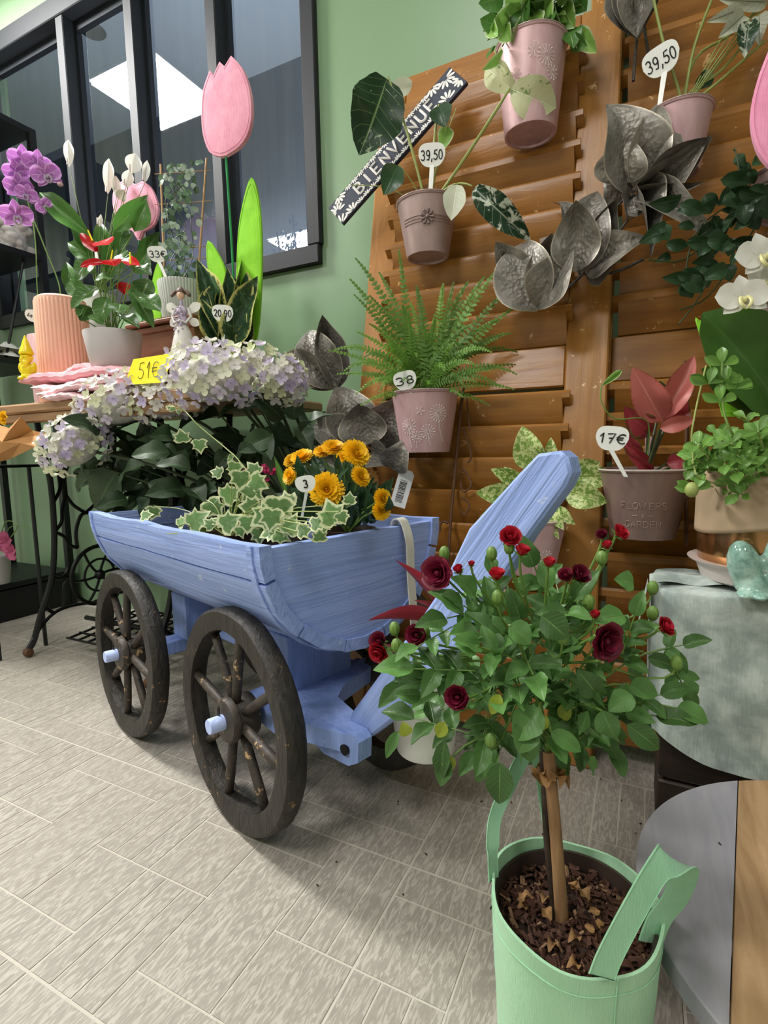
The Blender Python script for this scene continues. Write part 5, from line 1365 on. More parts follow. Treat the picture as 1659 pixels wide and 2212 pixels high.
felt([(1690, 372)]+smooth2([(1660, 362), (1636, 330), (1622, 280), (1623, 230), (1637, 170), (1662, 105)])+[(1690, 130), (1715, 80), (1740, 128), (1765, 100)]+smooth2([(1785, 180), (1795, 250), (1775, 320), (1735, 365)]), 1.0, .012, 'bloom', m_felthot, t)
MB().tube([aty(1695, 360, 1.0), aty(1690, 1000, 1.0)], .003, 8).build('rod', m_greenrod, t)
felt(smooth2([(1560, 900), (1530, 780), (1502, 692), (1512, 694), (1522, 696), (1560, 780), (1600, 900)]), 1.04, .006, 'felt_leaf', m_feltgreen, t, .002)

# ================================================================== PLANTS ON THE TABLE
rr = random.Random(31)
# anthurium
t = thing('red_anthurium', gb+V((0, 0, gh)), 'red anthurium with glossy leaves in the light grey pot', 'plant')
ga = gb+V((0, 0, gh-.014)); dG_ = depth(ga); an = leafmesh('anth', L_anth, prof_heart, .25, .35, .06, nu=6, nv=10); sph = leafmesh('spathe', L_anthred, prof_heart, .15, .2, .04, nu=6, nv=8)
for bx, by, tx, ty, w, f in ((215, 620, 148, 660, 40, .05), (200, 560, 165, 600, 42, .03), (245, 600, 205, 600, 34, .05), (290, 575, 325, 588, 32, .05), (260, 655, 255, 672, 44, .06), (170, 690, 180, 660, 30, .05), (300, 640, 345, 665, 46, .03), (320, 600, 300, 660, 50, .0), (230, 640, 215, 690, 40, .04), (190, 660, 175, 690, 36, .04), (280, 620, 330, 700, 34, .02), (240, 560, 290, 560, 36, .0), (210, 590, 160, 570, 30, 0), (250, 680, 300, 700, 34, .05), (225, 700, 190, 680, 30, .05)):
    petleaf(t, ga+V((rr.uniform(-.02, .02), 0, 0)), bx, by, tx, ty, w, dG_-f, dG_-f-.02, an, m_stem, sr=.0013, nrm=(EYE-ga).normalized()+V((0, 0, .8))+rv(.4))
for bx, by, tx, ty, w, f in ((205, 522, 180, 528, 52, .05), (215, 520, 232, 526, 50, .05), (225, 565, 172, 573, 20, .06), (235, 560, 248, 572, 40, .05), (262, 562, 300, 570, 26, .04), (275, 610, 270, 635, 40, .0)):
    petleaf(t, ga+V((rr.uniform(-.02, .02), 0, 0)), bx, by, tx, ty, w, dG_-f, dG_-f-.02, sph, m_stem, sr=.0013, nrm=(EYE-ga).normalized()*.8+V((0, 0, .45)))
for bx, by, tx, ty in ((200, 520, 190, 497), (240, 560, 243, 540), (282, 570, 281, 545)): MB().tube([atd(bx, by, dG_-.06), atd(tx, ty, dG_-.06)], [.0022, .0016], 8).build('spadix', m_card, t)
MB().box(V(atd(208, 545, dG_-.02)), (.012, .001, .05)).build('plant_label', m_white, t, smooth=False)
# peace lily
t = thing('peace_lily', bb_+V((0, 0, bh_)), 'peace lily with white spathes and long green leaves before the window', 'plant')
la = bb_+V((0, 0, bh_-.014)); dL = depth(la); pl = leafmesh('plily', L_mid, prof_lance, .3, .35, .06, nu=6, nv=10); pw_ = leafmesh('pwhite', L_white, prof_lance, .7, .1, .05, nu=6, nv=10)
for bx, by, tx, ty, w, f in ((195, 510, 70, 402, 44, .05), (245, 500, 320, 420, 40, .05), (290, 500, 318, 430, 42, .06), (205, 560, 140, 520, 36, .0), (255, 540, 270, 470, 36, .02), (240, 600, 255, 500, 50, .0), (290, 590, 320, 540, 44, .0), (180, 640, 140, 600, 40, -.02), (200, 560, 150, 460, 30, .0), (300, 560, 345, 500, 34, -.02), (225, 560, 215, 470, 34, .0), (160, 640, 142, 560, 34, -.03)):
    petleaf(t, la, bx, by, tx, ty, w, dL-f, dL-f-.01, pl, m_stem, sr=.0015)
for bx, by, tx, ty, w, f in ((150, 362, 147, 300, 20, .02), (233, 420, 235, 340, 22, .02), (252, 425, 250, 378, 18, .03), (285, 375, 292, 330, 34, .04), (272, 405, 280, 365, 24, .04), (313, 395, 318, 345, 16, .04), (255, 430, 270, 410, 26, .03), (215, 490, 218, 462, 10, .03)):
    petleaf(t, la, bx, by, tx, ty, w, dL-f, dL-f-.01, pw_, m_stem, sr=.0012); q = atd(bx-4, by-6, dL-f-.012); MB().tube([q, q+V((0, 0, .02))], [.003, .002], 7).build('spadix', m_rimpale, t)
# orchid purple
t = thing('purple_orchid', pb+V((0, 0, ph_)), 'purple and white moth orchid arching at the left before the black rack', 'orchid')
dO = depth(pb+V((0, 0, ph_)))
stemtube(t, [pb+V((0, 0, ph_-.014)), atd(132, 640, dO), atd(95, 530, dO-.02), (atd(62, 440, dO-.04)), atd(60, 350, dO-.05), atd(85, 335, dO-.05)], .0022, m_stem)
stemtube(t, [pb+V((0.01, 0, ph_-.014)), atd(82, 640, dO-.0), atd(78, 540, dO-.02), atd(72, 480, dO-.02)], .0016, m_stem)
om = leafmesh('orchp', L_mag, prof_round, .15, .25, .03, nu=6, nv=8, cup=.15); omd = leafmesh('orchs', L_mag, prof_ovate, .15, .2, .02, nu=4, nv=6)
def orchid(t, c, s, face, m1, m2, lipm, roll=0, name='bloom'):
    n = V(face).normalized(); x = V((0, 0, 1)).cross(n).normalized(); z = n.cross(x); Q = Matrix.Rotation(roll, 3, n); x = Q @ x; z = Q @ z
    bo = new_obj(name, None, t, None, Matrix.Translation(c))
    for a, L, w, m in ((90, 1.0, .75, m2), (215, 1.0, .7, m2), (325, 1.0, .7, m2), (12, 1.05, 1.15, m1), (168, 1.05, 1.15, m1)):
        a = math.radians(a); d = x*math.cos(a)+z*math.sin(a); put('petal', m, bo, c+n*(.0005 if m == m1 else 0), c+d*s*L+n*s*.15, s*w, nrm=n)
    b = MB(); b.ball(c+n*s*.12-z*s*.12, (s*.14, s*.14, s*.14), 8); b.tube(bez(c+n*s*.15-x*s*.1, c+n*s*.4-x*s*.35-z*s*.3, c+n*s*.2-z*s*.55, 6), [s*.07]*6+[s*.02], 6); b.tube(bez(c+n*s*.15+x*s*.1, c+n*s*.4+x*s*.35-z*s*.3, c+n*s*.2-z*s*.55, 6), [s*.07]*6+[s*.02], 6)
    b.build('lip', lipm, bo)
for x, y, s_, rl in ((52, 345, 30, 0), (35, 372, 26, .3), (82, 355, 30, -.2), (100, 378, 30, .4), (40, 405, 28, .1), (58, 420, 22, -.3), (35, 465, 32, .2), (95, 445, 18, .8)):
    c0 = atd(x, y, dO-.07); orchid(t, c0, size_at(c0, s_), (EYE-c0).normalized()+V((rr.uniform(-.5, .5), 0, rr.uniform(-.4, .2))), om, omd, m_lilac, rl)
b = MB()
b.ball(atd(130, 398, dO-.06), (.009, .009, .007), 10); b.build('bud', m_pinkpot, t)
# snake plant
t = thing('snake_plant', sb+V((0, 0, sh_)), 'snake plant with yellow-edged upright blades', 'plant')
sa = sb+V((0, 0, sh_-.014)); dS = depth(sa); sn = leafmesh('sans', L_sans, prof_lance, .5, .06, .1, nu=6, nv=12)
for bx, by, tx, ty, w, f in ((485, 750, 425, 555, 40, .0), (478, 750, 440, 620, 34, .02), (490, 745, 492, 575, 36, .01), (505, 755, 525, 550, 30, .0), (500, 760, 556, 595, 50, .05), (465, 745, 432, 640, 30, .03), (510, 750, 530, 640, 36, .03), (475, 755, 470, 600, 40, .0), (520, 755, 545, 690, 30, .02)):
    put('leaf', sn, t, atd(bx, by, dS-f*.5), atd(tx, ty, dS-f-.01), size_at(sa, w)*1.3, nrm=(EYE-sa).normalized()+V((rr.uniform(-.6, .6), 0, 0)))
# trellised dischidia
t = thing('trellised_climber', rb_+V((0, 0, rh_)), 'grey-green small-leaved climber on a bamboo ladder in the ribbed pot', 'plant')
dT = depth(rb_+V((0, 0, rh_)))
for x0_, y0_, x1_, y1_ in ((356, 625, 347, 355), (426, 625, 446, 342)): MB().tube([atd(x0_, y0_, dT), atd(x1_, y1_, dT)], .003, 8).build('bamboo_cane', m_bamboo, t)
for y in (372, 438, 535, 560): MB().tube([atd(334, y+4, dT), atd(456, y-4, dT)], .0013, 6).build('crossbar', m_bamboo, t)
sm_ = leafmesh('disch', leafmat('grey green leaf', '5e7a5c', None, rough=.4, var=.4), prof_round, .1, .2, .05)
sv = leafmesh('dischs', leafmat('silver leaf', 'a3b3a0', None, rough=.4, var=.15), prof_round, .1, .2, .05)
for i in range(7):
    x = rr.uniform(345, 440); pts = [atd(x+rr.uniform(-25, 25), 620-j*45+rr.uniform(-8, 8), dT-rr.uniform(-.02, .04)) for j in range(6)]; stemtube(t, pts, .0011, m_stemd)
for i in range(170):
    x = rr.triangular(340, 446, 375); y = rr.uniform(350, 610)
    if 430 < y and x > 420 and rr.random() < .5: continue
    p0 = atd(x, y, dT-rr.uniform(-.03, .05)); L_ = rr.uniform(.010, .022); put('leaf', sv if rr.random() < .25 else sm_, t, p0, p0+(rt*rr.uniform(-1, 1)+up*rr.uniform(-1, .5)).normalized()*L_, L_*.85, nrm=(EYE-p0).normalized()+rv(.6))

# ================================================================== HYDRANGEA behind the cart
rr = random.Random(41)
hp = V((-.80, 1.24, 0)); m_hydcore = plain('hydrangea core', 'c9c8ba', .8, 0, .2, 90)
t, hb_, hr_, hh_ = thing('tin_pot', hp, 'large dark pot of the hydrangea, standing on the floor behind the blue cart', 'pot'), hp, .12, .30
MB().lathe([(0, .004), (.09, 0), (.095, .004), (.12, .297), (.122, .30), (.117, .30), (.115, .29), (.09, .01), (0, .01)], hp, 36).build('body', m_darkwood, t, angle=30)
MB().lathe([(0, .285), (.112, .283)], hp, 24).build('soil', m_soil, t)
hyd = thing('hydrangea', hp+V((0, 0, .29)), 'hydrangea with pale lilac and cream flower heads behind the blue cart', 'plant')
b = MB().use(m_floret)
for k in range(4):
    a = PI/2*k; d = V((math.cos(a), math.sin(a), 0)); s_ = V((-d.y, d.x, 0))
    vs = []; uv = []
    for (f, w, z) in ((.04, .06, 0), (.3, .34, .06), (.65, .46, .1), (.9, .3, .2), (1.0, .05, .26)):
        for q in (-1, 0, 1): vs.append(d*f*.6+s_*w*q*.58+V((0, 0, z+(.07 if q else 0)))); uv.append((q, f))
    b.add(vs, [(i*3+j, i*3+j+1, i*3+j+4, i*3+j+3) for i in range(4) for j in range(2)], uv)
b.ball((0, 0, .03), .05, 5)
fme = b.mesh('floret')
def head(cx_, cy_, rx_, ry_, Y, n, tilt=0):
    c = aty(cx_, cy_, Y); Rx = size_at(c, rx_); Rz = size_at(c, ry_); Ry = Rx*.8
    Q = Matrix.Rotation(-tilt, 3, 'Y')
    h = new_obj('flower_head', None, hyd, None, Matrix.Translation(c))
    MB().ball((0, 0, 0), (Rx*.74, Ry*.74, Rz*.74), 14, Q).build('core', m_hydcore, h)
    o = h.children[0]; o.matrix_basis = Matrix.Identity(4)
    ga_ = PI*(3-math.sqrt(5))
    for i in range(n):
        z = 1-1.85*(i+.5)/n; r_ = math.sqrt(max(0, 1-z*z)); a = i*ga_
        d = V((r_*math.cos(a), r_*math.sin(a), z)); p = Q @ V((d.x*Rx, d.y*Ry, d.z*Rz)); nrm = (Q @ V((d.x/Rx, d.y/Ry, d.z/Rz))).normalized()+rv(.25); nrm.normalize()
        if (EYE-(c+p)).dot(nrm) < -.15: continue
        x = nrm.orthogonal().normalized(); x = Matrix.Rotation(rr.random()*6, 3, nrm) @ x; y = nrm.cross(x); s_ = .025*rr.uniform(.8, 1.2)
        M_ = Matrix(((x.x*s_*1, y.x*s_, nrm.x*s_, c.x+p.x), (x.y*s_, y.y*s_, nrm.y*s_, c.y+p.y), (x.z*s_, y.z*s_, nrm.z*s_, c.z+p.z), (0, 0, 0, 1)))
        inst('floret', fme, h, M_)
    return c
heads = [head(162, 962, 84, 52, .86, 110, .55), head(262, 872, 106, 58, .92, 120, .35), head(360, 866, 90, 46, .95, 90, .1), head(462, 818, 116, 68, .875, 128, .05), head(550, 790, 55, 46, .98, 50, 0), head(606, 822, 60, 52, .99, 70, -.3), head(440, 768, 80, 28, .98, 40, 0)]
hl = leafmesh('hydl', L_hyd, prof_ovate, .25, .4, .07, nu=8, nv=14, serr=.07, nser=9)
top_ = hp+V((0, 0, .285))
for c in heads: MB().tube(bez(top_+rv(.04)*.5+V((0, 0, .0)), (top_+c)/2+V((0, .05, .12)), c-V((0, 0, .01)), 10), .0042, 7).build('stem', m_stemd, hyd)
for bx, by, tx, ty, w, Y in ((300, 905, 225, 945, 78, .95), (225, 1010, 150, 1060, 44, .95), (250, 1020, 200, 1105, 70, .93), (300, 1010, 240, 1060, 60, 1.0), (560, 870, 460, 890, 60, 1.0), (470, 890, 370, 920, 56, 1.02), (420, 960, 350, 1000, 66, 1.02), (560, 880, 640, 850, 50, 1.05), (330, 960, 420, 1000, 80, 1.08), (560, 930, 640, 960, 46, 1.1), (300, 1050, 370, 1090, 60, 1.1), (500, 960, 560, 1010, 70, 1.12), (600, 900, 670, 905, 40, 1.1), (620, 960, 690, 955, 30, 1.1)):
    p0, p1 = aty(bx, by, Y), aty(tx, ty, Y-.02); put('leaf', hl, hyd, p0, p1, size_at(p0, w)*1.2, nrm=(EYE-p0).normalized()*.8+V((0, 0, .7))+rv(.3)); MB().tube(bez(top_, (top_+p0)/2+V((0, .03, .04)), p0, 6), .0022, 6).build('petiole', m_stemd, hyd)
for i in range(170):
    x, y, Y = rr.uniform(190, 650), rr.uniform(880, 1085), rr.uniform(.86, 1.30)
    if x > 560 and y > 960: continue
    p0 = aty(x, y, Y); d = V((rr.uniform(-1, 1), rr.uniform(-.8, .2), rr.uniform(-.8, .5))).normalized(); L_ = rr.uniform(.06, .10)
    if p0.z-.03 < .44 or p0.y > 1.33 or (p0.x < -.84 and p0.z > .68 and p0.y > .88): continue
    put('leaf', hl, hyd, p0, p0+d*L_, L_*.62, nrm=(EYE-p0).normalized()*.7+V((0, 0, .6))+rv(.5))
t = thing('price_card', aty(322, 800, .93), 'bright yellow price card reading 51€ stuck in the hydrangea', 'price sign')
cc4 = [aty(268, 832, .87), aty(288, 776, .88), aty(377, 762, .89), aty(352, 826, .875)]
b = MB(); nn = (cc4[1]-cc4[0]).cross(cc4[3]-cc4[0]).normalized(); nn = nn if nn.dot(EYE-cc4[0]) > 0 else -nn
b.add([p for p in cc4]+[p-nn*.0006 for p in cc4], [(0, 1, 2, 3), (7, 6, 5, 4), (0, 4, 5, 1), (1, 5, 6, 2), (2, 6, 7, 3), (3, 7, 4, 0)]); b.build('card', m_card, t, smooth=False)
cm = sum(cc4, V())/4; cx4 = (cc4[3]-cc4[0]).normalized(); cz4 = nn.cross(cx4); cz4 = cz4 if cz4.z > 0 else -cz4
write('51€', lambda u, v: cm+cx4*u+cz4*v+nn*.0006, size_at(cm, 36), size_at(cm, 58), .0007, 'lettering', m_ink, t)

# ================================================================== PLANTS IN THE CART
def atv(px, py, v):
    r = ray(px, py); return EYE+r*((v-(EYE-CO).dot(cv))/r.dot(cv))
SOILZ = ZC-(R0-.024)*math.cos(math.radians(66))+.0
zs = K(0, 0, ZC-(R0-.024)*math.sin(math.radians(24))).z
def cpot(u, v, r, h, label, mat):
    base = K(u, v, zs+.001); t = thing('nursery_pot', base, label, 'pot')
    MB().lathe([(0, .003), (r*.8, 0), (r*.82, .003), (r, h-.004), (r+.002, h), (r-.002, h), (r-.004, h-.006), (r*.78, .008), (0, .008)], base, 28).build('body', mat, t, angle=30)
    MB().lathe([(0, h-.01), (r-.004, h-.012)], base, 20).build('soil', m_soil, t); return base+V((0, 0, h-.01))
m_nurs = plain('green nursery plastic', '5d7a34', .45, 0, .05); m_nursb = plain('brown nursery plastic', '3a2c26', .5, 0, .05)
kp = cpot(.28, .22, .04, .06, 'green plastic nursery pot of the pink kalanchoe in the cart', m_nurs)
ip = cpot(.13, .09, .045, .055, 'dark plastic nursery pot of the ivy in the cart', m_nursb)
yp = cpot(-.04, .24, .05, .06, 'dark plastic nursery pot of the yellow flowers in the cart', m_nursb)
cpot(.42, .2, .05, .06, 'green plastic nursery pot near the far end of the cart', m_nurs)
ivy = thing('variegated_ivy', ip, 'cream-edged ivy trailing along the near side of the blue cart', 'plant')
im = lobed('ivyl', L_ivy, IVY)
def ivyleaf(px, py, s_, v, ang=None):
    c = atv(px, py, v); L_ = size_at(c, s_); a = rr.uniform(-PI, PI) if ang is None else ang
    d = rt*math.cos(a)+up*math.sin(a); n = (EYE-c).normalized()+V((0, 0, .35))+rv(.45)
    p0 = c-d*L_/2; put('leaf', im, ivy, p0, c+d*L_/2, L_*rr.uniform(.95, 1.2), nrm=n); return p0
pts_iv = [(430, 1120, 48), (465, 1100, 44), (500, 1125, 46), (535, 1135, 34), (580, 1150, 40), (565, 1120, 52), (600, 1108, 58), (630, 1130, 44), (690, 1130, 34), (560, 1160, 34), (610, 1160, 36), (520, 1150, 26), (715, 1105, 52), (700, 1140, 30), (740, 1120, 26), (395, 1125, 26), (500, 1065, 40), (520, 1040, 40), (545, 1075, 46), (560, 1045, 38), (450, 1130, 26), (470, 1125, 28), (660, 1145, 30), (755, 1075, 24), (535, 1095, 40), (610, 1085, 44), (505, 1015, 30), (545, 1010, 30), (330, 1110, 26), (620, 1145, 30), (585, 1125, 46), (690, 1155, 26),]
for x, y, s_ in pts_iv:
    v_ = .03 if y > 1100 else .09; p0 = ivyleaf(x, y, s_*1.25, v_+rr.uniform(-.005, .03)); stemtube(ivy, [ip, (ip+p0)/2+V((0, 0, .02)), p0], .0009, m_stempale, n=5)
stemtube(ivy, [ip, atv(420, 1150, .0), atv(345, 1152, -.008), atv(305, 1130, -.003), atv(308, 1112, .0)], .0011, m_stempale); ivyleaf(318, 1113, 30, -.004, .2)
vine = [atv(560, 1070, .12), atv(520, 1000, .12), atv(490, 970, .12), atv(430, 920, .12), atv(395, 885, .12), atv(362, 878, .12)]
stemtube(ivy, [ip]+vine, .0012, m_stempale)
for x, y, s_, a in ((365, 880, 18, 2.8), (385, 888, 12, 2.5), (392, 940, 34, 1.8), (432, 965, 34, -1.4), (500, 985, 14, 1), (497, 995, 12, -1.5), (466, 1020, 30, 2.9), (372, 882, 14, 2)): ivyleaf(x, y, s_, .12, a)
kal = thing('pink_kalanchoe', kp, 'small plant with a hot pink flower cluster inside the blue cart', 'plant')
kl = leafmesh('kall', L_dark, prof_ovate, .2, .3, .06, serr=.08, nser=6); kf = leafmesh('kalf', L_pinkf, prof_round, .2, .2, .05, cup=.3)
for i in range(34):
    a = rr.random()*6.28; el = rr.uniform(.1, 1.2); L_ = rr.uniform(.035, .06); d = V((math.cos(a)*math.cos(el), math.sin(a)*math.cos(el), math.sin(el))); p0 = kp+d*.03
    put('leaf', kl, kal, p0, p0+d*L_, L_*.55, nrm=V((0, 0, 1))+rv(.3))
for cx_, cy_, k_ in ((580, 1020, 26), (532, 1022, 12)):
    c = atv(cx_, cy_, .2); stemtube(kal, [kp, (kp+c)/2+V((.01, 0, .01)), c], .0018, m_stem)
    for i in range(k_): d = (rv(1)+(EYE-c).normalized()*.8+V((0, 0, .5))).normalized(); q = c+d*.004+rv(.012); put('petal', kf, kal, q, q+(d+rv(.6)).normalized()*.010, .008, nrm=d)
for q in (atv(525, 1035, .2), atv(548, 1055, .19), atv(575, 1050, .19)): MB().ball(q, .009, 8).build('bud', m_stem, kal)
ch = thing('yellow_chrysanthemum', yp, 'plant with bright yellow pompom flowers and dark green leaves in the cart', 'plant')
cl = leafmesh('chl', L_dark, prof_lance, .2, .3, .05, serr=.12, nser=4); cpet = leafmesh('chp', L_yel, prof_strap, .4, .15, 0, nu=2, nv=4)
for x0_, x1_, y0_, y1_, k_, Ls in ((640, 800, 1000, 1120, 80, 46), (740, 840, 1060, 1130, 36, 60), (600, 680, 1060, 1120, 22, 50)):
    for _ in range(k_):
        c = atv(rr.uniform(x0_, x1_), rr.uniform(y0_, y1_), rr.uniform(.14, .3)); L_ = size_at(c, Ls*rr.uniform(.8, 1.3)); d = (c-yp).normalized()+V((0, 0, .3))+rv(.5); d.normalize()
        put('leaf', cl, ch, c-d*L_*.5, c+d*L_*.5, L_*.4, nrm=(EYE-c).normalized()+V((0, 0, .5))+rv(.5))
b = MB().use(L_yel); 
for ring, (nr, rad, el, L_) in enumerate(((14, .05, 1.5, .5), (26, .2, 1.25, .62), (34, .3, 1.02, .75), (40, .4, .78, .85), (42, .5, .5, .93), (44, .52, .22, 1.0), (44, .5, -.05, 1.0))):
    for i in range(nr):
        a = 2*PI*(i+.5*(ring % 2))/nr+rr.uniform(-.06, .06); d = V((math.cos(a)*math.cos(el), math.sin(a)*math.cos(el), math.sin(el))); s_ = V((-math.sin(a), math.cos(a), 0)); p0 = V((math.cos(a)*rad*.2, math.sin(a)*rad*.2, .0)); u2 = s_.cross(d)
        l_ = L_*rr.uniform(.85, 1.05)
        b.add([p0-s_*.04, p0+s_*.04, p0+d*l_*.6+s_*.062, p0+d*l_+s_*.05+u2*-.08, p0+d*l_-s_*.05+u2*-.08, p0+d*l_*.6-s_*.062], [(0, 1, 2, 5), (5, 2, 3, 4)], [(-1, 0), (1, 0), (1, .6), (.5, 1), (-.5, 1), (-1, .6)])
pom = b.mesh('pompom')
for x, y, r_, fx, fz in ((706, 1058, 37, 0, .15), (768, 980, 31, .6, .5), (720, 968, 25, .1, 1.2), (697, 976, 20, -.2, 1.2), (652, 988, 24, -.4, 1.2), (630, 995, 18, -.6, .9), (627, 1028, 19, -.8, .3), (778, 1030, 23, .9, .5), (826, 1078, 22, .8, .3), (824, 1102, 22, .6, -.2), (742, 988, 16, .2, .9)):
    c = atv(x, y, .15 if y > 1000 else .2); n = (-fw+rt*fx+up*fz).normalized(); R_s = size_at(c, r_)
    xx = n.orthogonal().normalized(); yy = n.cross(xx); M_ = Matrix(((xx.x*R_s, yy.x*R_s, n.x*R_s*.75, c.x), (xx.y*R_s, yy.y*R_s, n.y*R_s*.75, c.y), (xx.z*R_s, yy.z*R_s, n.z*R_s*.75, c.z), (0, 0, 0, 1)))
    inst('bloom', pom, ch, M_); stemtube(ch, [yp, (yp+c)/2+V((.0, 0, .01)), c-n*.006], .0017, m_stem)
put('blade', leafmesh('blade', L_succ, prof_lance, .4, .1), ch, atv(622, 1075, .2), atv(592, 985, .2), .012)
pricesign('3', atv(660, 1045, .10), size_at(atv(660, 1045, .1), 44), atv(652, 1118, .10), 'white price sign starting with a 3, beside the large yellow bloom', rot=.15, tw=.2, th=.45)

# ================================================================== ROSE STANDARD IN A MINT BAG
bg = V((-.048, .494, 0)); BR, BH = .079, .183
bag = thing('canvas_bag', bg, 'mint green canvas pot bag with two handles holding the rose tree', 'bag')
b = MB(); nu_, nv_ = 64, 30
def bagf(u, v):
    a = 2*PI*u; r = .067+(BR-.067)*v**.8; z = BH*v
    r += .0012*math.sin(a*3+1)*v+.0009*math.sin(a*7+v*6)+.0014*math.sin(v*9+a*2)*(1-v)
    z += (.004*math.sin(a*2+.6)+.007*max(0, math.cos(a-2.6))**4)*v**6
    return bg+V((r*math.cos(a), r*math.sin(a), z+.001))
def bagi(u, v): p = bagf(u, 1-v*.3); c = V((bg.x, bg.y, p.z)); return c+(p-c)*(.965)+V((0, 0, 0))
b.grid(bagf, nu_, nv_, True); b.grid(bagi, nu_, 6, True)
n0 = (nu_)*nv_; n1 = nu_*(nv_+1)
for i in range(nu_): b.f.append([n0+i, n0+(i+1) % nu_, n1+(i+1) % nu_, n1+i]); b.mi.append(0)
b.build('body', m_mint, bag)
MB().lathe([(0, .002), (.066, .002)], bg, 40).build('base', m_mint, bag)
MB().tube([V(bagf(i/nu_, .90))*1.0+ (V(bagf(i/nu_, .9))-V((bg.x, bg.y, bagf(i/nu_, .9).z))).normalized()*.0004 for i in range(nu_)], .0005, 4, closed=True).build('hem_seam', m_mint2, bag)
MB().tube([bagf(.845, v/20)+V((0, -.0006, 0)) for v in range(21)], .0009, 5).build('side_seam', m_mint2, bag)
def ribbon(pts, side, w, name, mat, par, th=.0016, tw=None):
    ps_ = spline(pts, 6); vs = []; n = len(ps_)
    for i, p in enumerate(ps_):
        t_ = (ps_[min(i+1, n-1)]-ps_[max(i-1, 0)]).normalized(); s0 = side(i/(n-1)) if callable(side) else side; s_ = (s0-t_*s0.dot(t_)).normalized(); nn = t_.cross(s_)
        for f in (-1, -.92, .92, 1):
            for q in ((-.5, .5) if f < 0 else (.5, -.5)) if abs(f) != 1 else ((0,)): vs.append(p+s_*w/2*f+nn*th*q)
    k = 6; fs = [tuple(range(k))[::-1], tuple((n-1)*k+i for i in range(k))]
    for i in range(n-1):
        for j in range(k): fs.append((i*k+j, i*k+(j+1) % k, (i+1)*k+(j+1) % k, (i+1)*k+j))
    b = MB().add(vs, fs); return b.build(name, mat, par, angle=60)
D_ = lambda x, y, d: atd(x, y, d)
ribbon([D_(1066, 1900, .535), D_(1064, 1830, .537), D_(1070, 1765, .545), D_(1098, 1700, .56), D_(1128, 1640, .58), D_(1150, 1615, .60), D_(1166, 1660, .61), D_(1178, 1740, .605), D_(1192, 1830, .585)],
       lambda f: (fw*.6+rt*.8 if f < .12 else rt+fw*.3), .015, 'handle', m_mint2, bag)
ribbon([D_(1300, 2110, .425), D_(1320, 2060, .425), D_(1370, 1965, .425), D_(1420, 1880, .43), D_(1450, 1856, .44), D_(1476, 1880, .455), D_(1462, 1935, .468), D_(1425, 1985, .478), D_(1405, 2035, .482)],
       lambda f: (rt*.85-up*.5+fw*.12), .025, 'handle', m_mint2, bag)
rs = thing('rose_pot', bg+V((0, 0, .003)), 'brown plastic pot inside the mint canvas bag', 'pot')
MB().lathe([(0, .003), (.058, .003), (.062, .003), (.073, .168), (.0745, .170), (.0745, .175), (.0715, .175), (.070, .165), (.058, .01), (0, .01)], bg+V((0, 0, .0)), 48).build('body', m_nursb, rs, angle=30)
b = MB(); b.grid(lambda u, v: bg+V((.0705*v*math.cos(2*PI*u), .0705*v*math.sin(2*PI*u), .155+.006*noise.noise(V((math.cos(2*PI*u)*v*5, math.sin(2*PI*u)*v*5, 0)))-.002)), 48, 14, True); b.build('soil', m_soil, rs)
b = MB()
for i in range(900):
    a = rr.random()*6.28; r = .069*math.sqrt(rr.random()); p = bg+V((r*math.cos(a), r*math.sin(a), .158+rr.uniform(-.002, .006))); L_ = rr.uniform(.003, .012)
    Rm = Matrix.Rotation(rr.random()*6.28, 3, 'Z') @ Matrix.Rotation(rr.uniform(-.6, .6), 3, 'Y') @ Matrix.Rotation(rr.uniform(-1, 1), 3, 'X')
    b.use(m_chipB if rr.random() < .10 else m_chipA).box(p, (L_, L_*rr.uniform(.2, .45), .0014), Rm)
tag(b.build('bark_mulch', None, rs, smooth=False), kind='stuff')
S0, S1 = V((-.0565, .4925, .150)), V((-.0745, .502, .325))
rose = thing('rose_tree', S0, 'small standard rose tree with dark red blooms in the mint bag', 'plant')
MB().tube([S0, S0+(S1-S0)*.5+V((.0008, 0, 0)), S1], [.0068, .0062, .006], 10).build('stake', m_caneb, rose)
MB().tube([S0+V((-.007, -.0, 0)), S0+(S1-S0)*.5+V((-.0085, .0, 0)), S1+V((-.006, 0, .01))], .0032, 8).build('trunk', m_darkwood, rose)
dry = leafmesh('dry', leafmat('dried brown leaf', 'a37a4c', '7d5a38', rough=.7, var=.3, trans=.2), prof_ovate, .5, .8, .25)
for i in range(12):
    a = i*.9; d = V((math.cos(a), math.sin(a), rr.uniform(-.6, .4))).normalized(); q = atd(1192, 1668, .515); put('dried_leaf', dry, rose, q+d*.004, q+d*rr.uniform(.016, .026), .016, nrm=rv(1))
for i in range(16):
    a = i*1.7; r = rr.uniform(.02, .06); q = bg+V((r*math.cos(a), r*math.sin(a), .166)); put('dried_leaf', dry, rose, q, q+V((rr.uniform(-1, 1)*.012, rr.uniform(-1, 1)*.012, .004)), .010, nrm=V((0, 0, 1)))
rl = leafmesh('rosel', L_rose, prof_ovate, .3, .3, .05, nu=6, nv=12, serr=.08, nser=9); rlo = leafmesh('roselo', L_roseold, prof_ovate, .3, .3, .06, nu=4, nv=10)
core = atd(1168, 1440, .545)
cnt = [0]
def rleaf(p0, d, L_, nrm, me=None, w=.58): cnt[0] += 1; put('leaf', me or rl, rose, p0, p0+d*L_, L_*w, nrm=nrm)
